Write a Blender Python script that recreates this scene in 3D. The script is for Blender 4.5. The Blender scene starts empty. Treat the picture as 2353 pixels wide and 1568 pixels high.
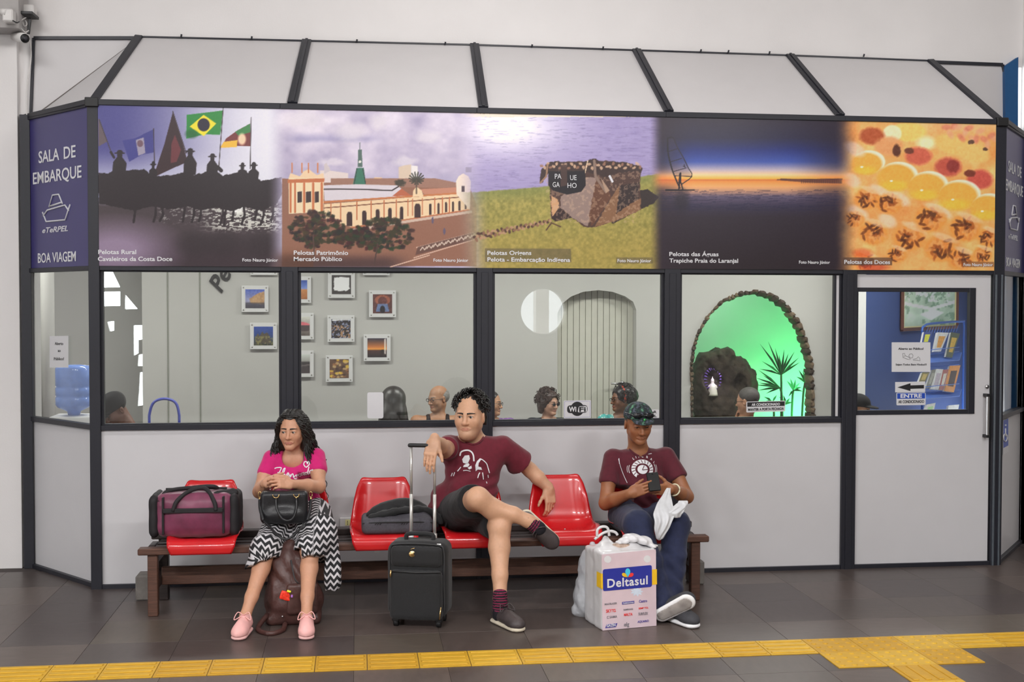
import bpy, bmesh, math, random
import numpy as np
from mathutils import Vector, Matrix
from mathutils.bvhtree import BVHTree
scene = bpy.context.scene
COL = scene.collection
random.seed(7); RNG = np.random.default_rng(7)

# ------------------------------------------------------------------ camera
F_PX = 2789.1
CAM = np.array([-.4994, -7.6839, 1.75]); YAW, PIT, ROL = .1268, -.0297, .0015
FWD = np.array([math.sin(YAW)*math.cos(PIT), math.cos(YAW)*math.cos(PIT), math.sin(PIT)])
_r = np.array([math.cos(YAW), -math.sin(YAW), 0]); _u = np.cross(_r, FWD)
RIGHT = math.cos(ROL)*_r + math.sin(ROL)*_u; UPV = -math.sin(ROL)*_r + math.cos(ROL)*_u
cam_data = bpy.data.cameras.new('camera'); cam = bpy.data.objects.new('camera', cam_data); COL.objects.link(cam)
cam_data.sensor_width = 36; cam_data.sensor_fit = 'HORIZONTAL'; cam_data.lens = 36*F_PX/2353
cam_data.clip_start = .05; cam_data.clip_end = 200
cam.matrix_world = Matrix(((RIGHT[0], UPV[0], -FWD[0], CAM[0]), (RIGHT[1], UPV[1], -FWD[1], CAM[1]), (RIGHT[2], UPV[2], -FWD[2], CAM[2]), (0, 0, 0, 1)))
scene.camera = cam

# ------------------------------------------------------------------ view, world, light
vs = scene.view_settings
vs.view_transform = 'Standard'; vs.look = 'None'; vs.exposure = 0.0; vs.gamma = 1.0; vs.use_curve_mapping = False
scene.cycles.use_denoising = True
scene.cycles.max_bounces = 5; scene.cycles.diffuse_bounces = 3; scene.cycles.glossy_bounces = 3; scene.cycles.transparent_max_bounces = 12; scene.cycles.use_adaptive_sampling = True; scene.cycles.adaptive_threshold = .05
scene.cycles.sample_clamp_indirect = 6.0; scene.cycles.caustics_reflective = False; scene.cycles.caustics_refractive = False
world = bpy.data.worlds.new('daylight'); scene.world = world; world.use_nodes = True
world.node_tree.nodes['Background'].inputs[0].default_value = (.93, .97, 1.0, 1)
world.node_tree.nodes['Background'].inputs[1].default_value = 7.0

def area_light(name, loc, rot, sx, sy, power, color=(1, 1, 1)):
    d = bpy.data.lights.new(name, 'AREA'); d.shape = 'RECTANGLE'; d.size = sx; d.size_y = sy; d.energy = power; d.color = color
    o = bpy.data.objects.new(name, d); COL.objects.link(o); o.location = loc; o.rotation_euler = rot
    return o
# fluorescent luminaires of the hall and an added wall-washing row: (x, y, z, watts); their housings are built with the hall
HALL_LAMPS = [(-4.2, -6.4, 4.15, 166, 0), (-1.6, -6.4, 4.15, 166, 0), (1.0, -6.4, 4.15, 166, 0), (3.6, -6.4, 4.15, 166, 0),
              (-3.0, -1.9, 4.45, 20, 50), (.45, -1.9, 4.45, 32, 50), (3.7, -1.9, 4.45, 21, 50)]      # this row is added, tilted to brighten the upper wall
for i, (x, y, z, w, tilt) in enumerate(HALL_LAMPS):
    a = math.radians(tilt); area_light('hall_light', (x, y+.07*math.sin(a), z-.07*math.cos(a)), (a, 0, 0), 1.25, .28, w, (1.0, .98, .975))
# ceiling lamps inside the waiting lounge; the last two added to brighten its ends
ROOM_LAMPS = [(-1.5, 2.0, 2.9, 40), (1.0, 2.0, 2.9, 46), (3.2, 2.3, 2.9, 40), (5.2, 2.6, 2.9, 44), (-4.0, 2.2, 2.9, 46)]
for (x, y, z, w) in ROOM_LAMPS:
    area_light('lounge_light', (x, y, z-.03), (0, 0, 0), 1.2, .3, w, (1.0, .98, .93))
# ------------------------------------------------------------------ implicit surfaces: organic shapes as one continuous mesh
def unit(v): v = np.asarray(v, float); return v/(np.linalg.norm(v)+1e-12)
class Shape:
    def __init__(s, M=None): s.p = []; s.M = M; s.inv = None
    def push(s, R, t, sc=1.): s.M = (np.asarray(R, float), np.asarray(t, float), sc)
    def pop(s): s.M = None
    def W(s, a):
        a = np.asarray(a, float)
        if s.M is None: return a
        R, t, sc = s.M; return R@(a*sc)+t
    def sc(s): return 1. if s.M is None else s.M[2]
    def cone(s, a, b, r1, r2=None, k=.02, op='u', flat=None):
        """capsule tapering r1 -> r2; flat = (axis, factor) squashes it across one world axis"""
        r2 = r1 if r2 is None else r2; A, B = s.W(a), s.W(b); q = s.sc(); r1 *= q; r2 *= q; k *= q; d = B-A; L2 = d@d+1e-12; rm = max(r1, r2)
        if flat is not None: ax = unit(flat[0] if s.M is None else s.M[0]@np.asarray(flat[0], float)); f = flat[1]
        def fn(Q):
            V = Q-A; t = np.clip(V@d/L2, 0, 1); E = V-t[..., None]*d
            if flat is not None: E = E+(E@ax)[..., None]*ax*(1/f-1)
            return np.sqrt((E*E).sum(-1))-(r1+(r2-r1)*t)
        s.p.append((op, k, fn, np.minimum(A, B)-rm, np.maximum(A, B)+rm)); return s
    def chain(s, pts, rs, k=.02, op='u', **kw):
        rs = np.broadcast_to(rs, (len(pts),))
        for i in range(len(pts)-1): s.cone(pts[i], pts[i+1], rs[i], rs[i+1], k, op, **kw)
        return s
    def ell(s, c, r, k=.02, op='u', R=None):
        C = s.W(c); q = s.sc(); r = np.broadcast_to(np.asarray(r, float), (3,))*q; k *= q; RR = np.eye(3) if R is None else np.asarray(R, float)
        if s.M is not None: RR = s.M[0]@RR
        e = np.abs(RR)@r
        def fn(Q):
            v = (Q-C)@RR; k0 = np.sqrt(((v/r)**2).sum(-1)); k1 = np.sqrt(((v/r**2)**2).sum(-1))+1e-9; return k0*(k0-1)/k1
        s.p.append((op, k, fn, C-e, C+e)); return s
    def box(s, c, h, rr=.01, k=.02, op='u', R=None):
        C = s.W(c); q = s.sc(); h = np.asarray(h, float)*q; k *= q; rr *= q; RR = np.eye(3) if R is None else np.asarray(R, float)
        if s.M is not None: RR = s.M[0]@RR
        e = np.abs(RR)@h
        def fn(Q):
            v = np.abs((Q-C)@RR)-(h-rr); return np.sqrt((np.maximum(v, 0)**2).sum(-1))+np.minimum(v.max(-1), 0)-rr
        s.p.append((op, k, fn, C-e, C+e)); return s
    def plane(s, c, n, lo, hi, k=.004):
        """cut everything on the n side of the plane through c inside the box lo..hi"""
        C = s.W(c); n_ = unit(n if s.M is None else s.M[0]@np.asarray(n, float))
        s.p.append(('s', k, lambda Q: -((Q-C)@n_), np.asarray(lo, float), np.asarray(hi, float))); return s
    def field(s, Q):
        D = np.full(Q.shape[:-1], 1.0, np.float32)
        for op, k, fn, lo, hi in s.p: D = comb(D, fn(Q), op, k)
        return D
def comb(a, b, op, k):
    if op == 'u':
        h = np.clip(.5+.5*(b-a)/k, 0, 1); return b*(1-h)+a*h-k*h*(1-h)
    h = np.clip(.5-.5*(b+a)/k, 0, 1); return a*(1-h)+(-b)*h+k*h*(1-h)
def nets(s, cell, lo=None, hi=None, disp=None):
    us = [p for p in s.p if p[0] == 'u']
    L0 = np.min([p[3] for p in us], 0)-3*cell; H0 = np.max([p[4] for p in us], 0)+3*cell
    if lo is not None: L0 = np.maximum(L0, lo); H0 = np.minimum(H0, hi)
    L0 = np.floor(L0/cell)*cell; n = np.ceil((H0-L0)/cell).astype(int)+1; ax = [L0[i]+cell*np.arange(n[i]) for i in range(3)]
    D = np.full(n, 1.0, np.float32)
    for op, k, fn, a, b in s.p:
        i0 = np.clip(np.floor((a-k-3*cell-L0)/cell).astype(int), 0, n); i1 = np.clip(np.ceil((b+k+3*cell-L0)/cell).astype(int)+1, 0, n)
        if (i1 <= i0).any(): continue
        sl = tuple(slice(p, q) for p, q in zip(i0, i1)); Q = np.stack(np.meshgrid(*[ax[j][sl[j]] for j in range(3)], indexing='ij'), -1)
        D[sl] = comb(D[sl], fn(Q).astype(np.float32), op, k)
    if disp is not None:
        near = np.abs(D) < 4*cell; ii = np.argwhere(near); Q = L0+ii*cell; D[near] += disp(Q).astype(np.float32)
    S = D < 0
    c8 = [(0, 0, 0), (1, 0, 0), (0, 1, 0), (1, 1, 0), (0, 0, 1), (1, 0, 1), (0, 1, 1), (1, 1, 1)]
    cnt = sum(S[a:n[0]-1+a, b:n[1]-1+b, c:n[2]-1+c].astype(np.int8) for a, b, c in c8); act = (cnt > 0) & (cnt < 8); idx = np.argwhere(act)
    if not len(idx): return np.zeros((0, 3)), np.zeros((0, 4), int)
    val = np.stack([D[idx[:, 0]+a, idx[:, 1]+b, idx[:, 2]+c] for a, b, c in c8], 1).astype(float); acc = np.zeros((len(idx), 3)); num = np.zeros(len(idx)); c8a = np.array(c8, float)
    for i in range(8):
        for j in range(i+1, 8):
            if np.abs(c8a[i]-c8a[j]).sum() != 1: continue
            va, vb = val[:, i], val[:, j]; m = (va < 0) != (vb < 0); t = va/(va-vb+1e-20); acc += np.where(m[:, None], c8a[i]+t[:, None]*(c8a[j]-c8a[i]), 0); num += m
    V = L0+(idx+acc/num[:, None])*cell
    mp = np.full(n-1, -1, np.int32); mp[act] = np.arange(len(idx)); Fs = []
    for A in range(3):
        B, C = (A+1) % 3, (A+2) % 3
        s0 = [slice(None)]*3; s1 = [slice(None)]*3; s0[A] = slice(0, n[A]-1); s1[A] = slice(1, n[A]); ch = S[tuple(s0)] != S[tuple(s1)]
        e = np.argwhere(ch); e = e[(e[:, B] > 0) & (e[:, C] > 0) & (e[:, B] < n[B]-1) & (e[:, C] < n[C]-1)]
        if not len(e): continue
        ins = S[e[:, 0], e[:, 1], e[:, 2]]; q = []
        for db, dc in ((-1, -1), (0, -1), (0, 0), (-1, 0)):
            f = e.copy(); f[:, B] += db; f[:, C] += dc; q.append(mp[f[:, 0], f[:, 1], f[:, 2]])
        q = np.stack(q, 1); q = np.where(ins[:, None], q, q[:, ::-1]); Fs.append(q[(q >= 0).all(1)])
    return V, np.concatenate(Fs)
def relax(V, Fq, it=2, f=.5):
    if not len(V): return V
    E = np.concatenate([Fq[:, [0, 1]], Fq[:, [1, 2]], Fq[:, [2, 3]], Fq[:, [3, 0]]])
    for k in range(it*2):
        S = np.zeros_like(V); n = np.zeros(len(V))
        for j in range(3): S[:, j] = np.bincount(E[:, 0], V[E[:, 1], j], len(V))+np.bincount(E[:, 1], V[E[:, 0], j], len(V))
        n = np.bincount(E.ravel(), minlength=len(V)); g = f if k % 2 == 0 else -f*1.02
        V = V+g*(S/np.maximum(n, 1)[:, None]-V)
    return V
def normals(V, Fq):
    nrm = np.cross(V[Fq[:, 2]]-V[Fq[:, 0]], V[Fq[:, 3]]-V[Fq[:, 1]]); N = np.zeros_like(V)
    for c in range(4):
        for j in range(3): N[:, j] += np.bincount(Fq[:, c], nrm[:, j], len(V))
    return N/(np.linalg.norm(N, axis=1, keepdims=True)+1e-12)
def skinmesh(s, cell, fine=(), disp=None, it=1):
    """mesh of a Shape; fine = [(lo, hi, cell)] regions meshed more closely"""
    V, Fq = nets(s, cell, disp=disp); V = relax(V, Fq, it); c = V[Fq].mean(1); keep = np.ones(len(Fq), bool); out = []
    for lo, hi, fc in fine:
        lo, hi = np.asarray(lo, float), np.asarray(hi, float); keep &= ~(((c > lo) & (c < hi)).all(1)); v, f = nets(s, fc, lo-cell*1.2, hi+cell*1.2, disp); v = relax(v, f, it)
        q = v[f].mean(1); f = f[((q > lo-cell*.6) & (q < hi+cell*.6)).all(1)]; out.append((v, f))
    Fq = Fq[keep]; VV = [V]; FF = [Fq]; o = len(V)
    for v, f in out: VV.append(v); FF.append(f+o); o += len(v)
    V = np.concatenate(VV); Fq = np.concatenate(FF); used = np.unique(Fq); m = np.zeros(len(V), int); m[used] = np.arange(len(used)); return V[used], m[Fq]
def n3(Q, s, seed=0):
    """cheap smooth 3-D noise in -1..1"""
    Q = np.asarray(Q, float)/s; a = 0
    for i, (w, f) in enumerate(((.5, 1.), (.3, 1.9), (.2, 3.7))):
        ph = seed*1.7+i*2.1; a = a+w*(np.sin(Q[..., 0]*f*2.1+1.3*np.sin(Q[..., 1]*f*1.7+ph)+ph)+np.sin(Q[..., 1]*f*2.3+1.3*np.sin(Q[..., 2]*f*1.9+ph*2)-ph)+np.sin(Q[..., 2]*f*1.9+1.3*np.sin(Q[..., 0]*f*2.2-ph)+ph*.5))/3
    return a
def shape_obj(name, s, cell, m, parent=None, fine=(), disp=None, it=1, col=None, fold=None, **kw):
    V, Fq = skinmesh(s, cell, fine, disp, it)
    if fold is not None: V = V+normals(V, Fq)*fold(V)[:, None]
    me = nmesh(V, Fq, name)
    if col is not None: set_col(me, col(V))
    return obj(name, me, parent, m, True, **kw)
# ------------------------------------------------------------------ layout helpers
def ray(x, y): return FWD + (x-1176.5)/F_PX*RIGHT - (y-784)/F_PX*UPV
def P(x, y, Y):
    """point of the plane y = Y seen at picture position (x, y)"""
    d = ray(x, y); return CAM + d*(Y-CAM[1])/d[1]
def G(x, y, Z=0.):
    d = ray(x, y); return CAM + d*(Z-CAM[2])/d[2]
def pj(A):
    v = np.asarray(A, float)-CAM; z = v@FWD
    return 1176.5+F_PX*(v@RIGHT)/z, 784-F_PX*(v@UPV)/z
def srgb(c):
    c = np.asarray(c, float)/255.; return np.where(c <= .04045, c/12.92, ((c+.055)/1.055)**2.4)
ILL = .62
def alb(r, g, b, k=ILL):
    """surface colour that shows as the sRGB value (r, g, b) under illumination k"""
    return tuple(np.clip(srgb((r, g, b))/k, 0, .92))

# ------------------------------------------------------------------ materials
MATS = {}
def mat(name, col, rough=.5, metal=0., var=.06, scale=30., bump=0., bscale=200., spec=.5, sheen=0., coat=0., emit=None, estr=0., sub=0., alpha=1., attr=None, stretch=None):
    if name in MATS: return MATS[name]
    m = bpy.data.materials.new(name); m.use_nodes = True; nt = m.node_tree; N = nt.nodes; L = nt.links
    b = N['Principled BSDF']; b.inputs['Roughness'].default_value = rough; b.inputs['Metallic'].default_value = metal
    b.inputs['Specular IOR Level'].default_value = spec; b.inputs['Sheen Weight'].default_value = sheen; b.inputs['Coat Weight'].default_value = coat
    if sub: b.inputs['Subsurface Weight'].default_value = sub; b.inputs['Subsurface Radius'].default_value = (.012, .005, .003); b.inputs['Subsurface Scale'].default_value = 1.
    if alpha < 1: b.inputs['Alpha'].default_value = alpha
    tc = N.new('ShaderNodeTexCoord'); src = tc.outputs['Object']
    if stretch:
        mp = N.new('ShaderNodeMapping'); mp.inputs['Scale'].default_value = stretch; L.new(src, mp.inputs[0]); src = mp.outputs[0]
    no = N.new('ShaderNodeTexNoise'); no.inputs['Scale'].default_value = scale; no.inputs['Detail'].default_value = 4; L.new(src, no.inputs['Vector'])
    mr = N.new('ShaderNodeMapRange'); mr.inputs[1].default_value = .25; mr.inputs[2].default_value = .75; mr.inputs[3].default_value = 1-var; mr.inputs[4].default_value = 1+var
    L.new(no.outputs[0], mr.inputs[0])
    mx = N.new('ShaderNodeMix'); mx.data_type = 'RGBA'; mx.blend_type = 'MULTIPLY'; mx.inputs[0].default_value = 1
    if attr:
        at = N.new('ShaderNodeAttribute'); at.attribute_name = attr; L.new(at.outputs['Color'], mx.inputs[6])
    else: mx.inputs[6].default_value = (*col[:3], 1)
    L.new(mr.outputs[0], mx.inputs[7]); L.new(mx.outputs[2], b.inputs['Base Color'])
    if bump:
        n2 = N.new('ShaderNodeTexNoise'); n2.inputs['Scale'].default_value = bscale; n2.inputs['Detail'].default_value = 3; L.new(src, n2.inputs['Vector'])
        bp = N.new('ShaderNodeBump'); bp.inputs['Strength'].default_value = bump; bp.inputs['Distance'].default_value = .004
        L.new(n2.outputs[0], bp.inputs['Height']); L.new(bp.outputs[0], b.inputs['Normal'])
    if emit is not None:
        b.inputs['Emission Color'].default_value = (*emit, 1); b.inputs['Emission Strength'].default_value = estr
    MATS[name] = m; return m
def glass_mat(name, tint=(.97, .985, .98), rough=0., refl=1.0):
    if name in MATS: return MATS[name]
    m = bpy.data.materials.new(name); m.use_nodes = True; nt = m.node_tree; N = nt.nodes; L = nt.links; N.clear()
    out = N.new('ShaderNodeOutputMaterial'); mix = N.new('ShaderNodeMixShader'); tr = N.new('ShaderNodeBsdfTransparent'); gl = N.new('ShaderNodeBsdfGlossy'); fr = N.new('ShaderNodeFresnel'); geo = N.new('ShaderNodeNewGeometry'); io = N.new('ShaderNodeMapRange'); io.inputs[3].default_value = 1.5; io.inputs[4].default_value = 1/1.5; L.new(geo.outputs['Backfacing'], io.inputs[0]); L.new(io.outputs[0], fr.inputs[0])
    tr.inputs[0].default_value = (*tint, 1); gl.inputs['Roughness'].default_value = rough; 
    mu = N.new('ShaderNodeMath'); mu.operation = 'MULTIPLY'; mu.inputs[1].default_value = refl
    no = N.new('ShaderNodeTexNoise'); no.inputs['Scale'].default_value = 1.3; tc = N.new('ShaderNodeTexCoord'); bp = N.new('ShaderNodeBump'); bp.inputs['Strength'].default_value = .004
    L.new(tc.outputs['Object'], no.inputs['Vector']); L.new(no.outputs[0], bp.inputs['Height']); L.new(bp.outputs[0], gl.inputs['Normal'])
    L.new(fr.outputs[0], mu.inputs[0]); L.new(mu.outputs[0], mix.inputs[0]); L.new(tr.outputs[0], mix.inputs[1]); L.new(gl.outputs[0], mix.inputs[2]); L.new(mix.outputs[0], out.inputs[0])
    MATS[name] = m; return m

# ------------------------------------------------------------------ objects
def setp(o, label=None, cat=None, group=None, kind=None):
    if label: o['label'] = label
    if cat: o['category'] = cat
    if group: o['group'] = group
    if kind: o['kind'] = kind
    return o
def link(o, parent=None):
    COL.objects.link(o)
    if parent is not None:
        o.parent = parent
        o.matrix_parent_inverse = parent.matrix_basis.inverted()
    return o
def empty(name, loc=(0, 0, 0), label=None, cat=None, group=None, kind=None, parent=None, rz=0):
    o = bpy.data.objects.new(name, None); o.empty_display_size = .1; o.location = loc; o.rotation_euler = (0, 0, rz)
    link(o, parent); return setp(o, label, cat, group, kind)
def obj(name, me, parent=None, m=None, smooth=False, **kw):
    """link mesh data as an object; m = material or list"""
    if m is not None:
        for k in (m if isinstance(m, (list, tuple)) else [m]): me.materials.append(k)
    if smooth: me.polygons.foreach_set('use_smooth', np.ones(len(me.polygons), bool))
    o = bpy.data.objects.new(name, me); link(o, parent); return setp(o, **kw)
def bm_mesh(bm, name='m'):
    bmesh.ops.recalc_face_normals(bm, faces=bm.faces[:])
    me = bpy.data.meshes.new(name); bm.to_mesh(me); bm.free(); return me
def pyd(verts, faces, name='m'):
    me = bpy.data.meshes.new(name); me.from_pydata([tuple(map(float, v)) for v in verts], [], faces); me.update(); return me
def nmesh(V, Fq, name='m'):
    """fast mesh from numpy vertices and quad/tri index array"""
    me = bpy.data.meshes.new(name); V = np.asarray(V, np.float32); Fq = np.asarray(Fq, np.int32); n, k = Fq.shape
    me.vertices.add(len(V)); me.vertices.foreach_set('co', V.ravel()); me.loops.add(n*k); me.loops.foreach_set('vertex_index', Fq.ravel())
    me.polygons.add(n); me.polygons.foreach_set('loop_start', np.arange(0, n*k, k, dtype=np.int32)); me.update(calc_edges=True); return me
def set_col(me, C, name='Col'):
    a = me.color_attributes.new(name, 'FLOAT_COLOR', 'POINT'); C = np.asarray(C, np.float32)
    a.data.foreach_set('color', np.concatenate([C, np.ones((len(C), 1), np.float32)], 1).ravel())
def bbox_bm(bm, x0, x1, y0, y1, z0, z1, bev=0., M=None, seg=1):
    r = bmesh.ops.create_cube(bm, size=1); vs_ = r['verts']
    for v in vs_: v.co = Vector((x0+(v.co.x+.5)*(x1-x0), y0+(v.co.y+.5)*(y1-y0), z0+(v.co.z+.5)*(z1-z0)))
    if bev:
        es = list({e for v in vs_ for e in v.link_edges}); r2 = bmesh.ops.bevel(bm, geom=es, offset=bev, segments=seg, affect='EDGES', profile=.6)
        vs_ = list({v for f in r2['faces'] for v in f.verts} | {v for v in vs_ if v.is_valid})
    if M is not None: bmesh.ops.transform(bm, matrix=M, verts=[v for v in vs_ if v.is_valid])
    return vs_
def box(name, x0, x1, y0, y1, z0, z1, m, parent=None, bev=.002, seg=1, M=None, **kw):
    bm = bmesh.new(); bbox_bm(bm, x0, x1, y0, y1, z0, z1, bev, M, seg); return obj(name, bm_mesh(bm, name), parent, m, **kw)
def frame_of(a, b, up=(0, 0, 1)):
    """matrix with x along a->b, z towards up, origin a"""
    a, b = Vector(a), Vector(b); x = (b-a).normalized(); u = Vector(up); y = u.cross(x)
    if y.length < 1e-5: y = Vector((0, 1, 0)).cross(x)
    y.normalize(); z = x.cross(y)
    return Matrix(((x.x, y.x, z.x, a.x), (x.y, y.y, z.y, a.y), (x.z, y.z, z.z, a.z), (0, 0, 0, 1)))
def beam(name, a, b, w, h, m, parent=None, up=(0, 0, 1), bev=.002, **kw):
    L_ = (Vector(b)-Vector(a)).length
    return box(name, 0, L_, -w/2, w/2, -h/2, h/2, m, parent, bev, M=frame_of(a, b, up), **kw)
def slab(name, pts, n, t, m, parent=None, **kw):
    """flat polygon pts (3-D) extruded by t along n"""
    n = np.asarray(n, float); n = n/np.linalg.norm(n); p = [np.asarray(q, float) for q in pts]; k = len(p)
    bm = bmesh.new(); A = [bm.verts.new(q) for q in p]; B = [bm.verts.new(q+n*t) for q in p]
    bm.faces.new(A); bm.faces.new(B[::-1])
    for i in range(k): bm.faces.new((A[i], A[(i+1) % k], B[(i+1) % k], B[i]))
    return obj(name, bm_mesh(bm, name), parent, m, **kw)
def tube_geo(pts, rad, seg=8, cap=True):
    """V, F of a tube along pts with radius per point"""
    pts = np.asarray(pts, float); n = len(pts); rad = np.broadcast_to(np.asarray(rad, float), (n,))
    T = np.gradient(pts, axis=0); T /= np.linalg.norm(T, axis=1, keepdims=True)+1e-12
    up = np.array([0, 0, 1.]) if abs(T[0][2]) < .9 else np.array([0, 1., 0]); Nn = np.cross(T[0], up); Nn /= np.linalg.norm(Nn)
    V = []; a = np.arange(seg)*2*math.pi/seg
    for i in range(n):
        Nn = Nn-T[i]*(Nn@T[i]); Nn /= np.linalg.norm(Nn)+1e-12; B = np.cross(T[i], Nn)
        V.append(pts[i]+rad[i]*(np.cos(a)[:, None]*Nn+np.sin(a)[:, None]*B))
    V = np.concatenate(V); Fc = []
    for i in range(n-1):
        for j in range(seg): Fc.append((i*seg+j, i*seg+(j+1) % seg, (i+1)*seg+(j+1) % seg, (i+1)*seg+j))
    if cap: Fc.append(tuple(range(seg))[::-1]); Fc.append(tuple((n-1)*seg+j for j in range(seg)))
    return V, Fc
def tube(name, pts, rad, m, parent=None, seg=8, smooth=True, **kw):
    V, Fc = tube_geo(pts, rad, seg); return obj(name, pyd(V, Fc, name), parent, m, smooth, **kw)
def tubes(name, lst, m, parent=None, seg=6, **kw):
    """several tubes that make up one part"""
    V, Fc, o = [], [], 0
    for pts, rad in lst:
        v, f = tube_geo(pts, rad, seg); V.append(v); Fc += [tuple(i+o for i in q) for q in f]; o += len(v)
    return obj(name, pyd(np.concatenate(V), Fc, name), parent, m, True, **kw)
def spline(pts, n=24):
    """Catmull-Rom through pts"""
    p = np.asarray(pts, float); p = np.vstack([2*p[0]-p[1], p, 2*p[-1]-p[-2]]); out = []
    k = len(p)-3; ts = np.linspace(0, k, n)
    for t in ts:
        i = min(int(t), k-1); u = t-i; a, b, c, d = p[i:i+4]
        out.append(.5*((2*b)+(-a+c)*u+(2*a-5*b+4*c-d)*u*u+(-a+3*b-3*c+d)*u**3))
    return np.array(out)
def lathe(name, prof, m, parent=None, seg=24, M=None, smooth=True, **kw):
    """prof = [(r, z)...] turned about z"""
    a = np.arange(seg)*2*math.pi/seg; V = []; Fc = []
    for r, z in prof: V += [(r*math.cos(t), r*math.sin(t), z) for t in a]
    for i in range(len(prof)-1):
        for j in range(seg): Fc.append((i*seg+j, i*seg+(j+1) % seg, (i+1)*seg+(j+1) % seg, (i+1)*seg+j))
    Fc.append(tuple(range(seg))[::-1]); Fc.append(tuple((len(prof)-1)*seg+j for j in range(seg)))
    me = pyd(V, Fc, name)
    if M is not None: me.transform(M)
    return obj(name, me, parent, m, smooth, **kw)
def uvsphere(c, r, seg=16, rings=10):
    V = []; Fc = []
    for i in range(rings+1):
        t = math.pi*i/rings
        for j in range(seg): p = 2*math.pi*j/seg; V.append((c[0]+r*math.sin(t)*math.cos(p), c[1]+r*math.sin(t)*math.sin(p), c[2]+r*math.cos(t)))
    for i in range(rings):
        for j in range(seg): Fc.append((i*seg+j, (i+1)*seg+j, (i+1)*seg+(j+1) % seg, i*seg+(j+1) % seg))
    return V, Fc
_dg = None
def text_mesh(body, size=.1, bold=0., shear=0., align='CENTER', sx=1., spacing=1., line=.9, extrude=.0006):
    cu = bpy.data.curves.new('txt', 'FONT'); cu.body = body; cu.size = size; cu.offset = bold*size; cu.shear = shear; cu.align_x = align; cu.space_character = spacing; cu.space_line = line; cu.resolution_u = 3; cu.extrude = extrude
    o = bpy.data.objects.new('txt', cu); COL.objects.link(o); bpy.context.view_layer.update()
    me = bpy.data.meshes.new_from_object(o.evaluated_get(bpy.context.evaluated_depsgraph_get())); bpy.data.objects.remove(o); bpy.data.curves.remove(cu)
    if sx != 1: me.transform(Matrix.Diagonal((sx, 1, 1, 1)))
    me.materials.clear(); return me
def text(name, body, size, origin, xdir, m, parent=None, updir=(0, 0, 1), **kw):
    """flat lettering whose baseline starts at / is centred on origin and runs along xdir"""
    lk = {k: kw.pop(k) for k in ('label', 'cat', 'group', 'kind') if k in kw}
    me = text_mesh(body, size, **kw); x = Vector(xdir).normalized(); u = Vector(updir); z = x.cross(u).normalized(); y = z.cross(x)
    o = Vector(origin); me.transform(Matrix(((x.x, y.x, z.x, o.x), (x.y, y.y, z.y, o.y), (x.z, y.z, z.z, o.z), (0, 0, 0, 1))))
    return obj(name, me, parent, m, **lk)
def text_fit(name, body, p0, p1, cap, m, parent=None, off=.0, Y=0., **kw):
    """lettering fitted to the width between two points p0 -> p1 with capital height cap"""
    p0, p1 = Vector(p0), Vector(p1); me = text_mesh(body, cap/.70, align='LEFT', **kw); xs = [v.co.x for v in me.vertices]; w = max(xs)-min(xs); L_ = (p1-p0).length
    me.transform(Matrix.Diagonal((L_/w, 1, 1, 1)) @ Matrix.Translation((-min(xs), 0, 0)))
    x = (p1-p0).normalized(); u = Vector((0, 0, 1)); z = x.cross(u).normalized(); y = z.cross(x); o = p0+z*off
    me.transform(Matrix(((x.x, y.x, z.x, o.x), (x.y, y.y, z.y, o.y), (x.z, y.z, z.z, o.z), (0, 0, 0, 1))))
    return obj(name, me, parent, m)

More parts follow.
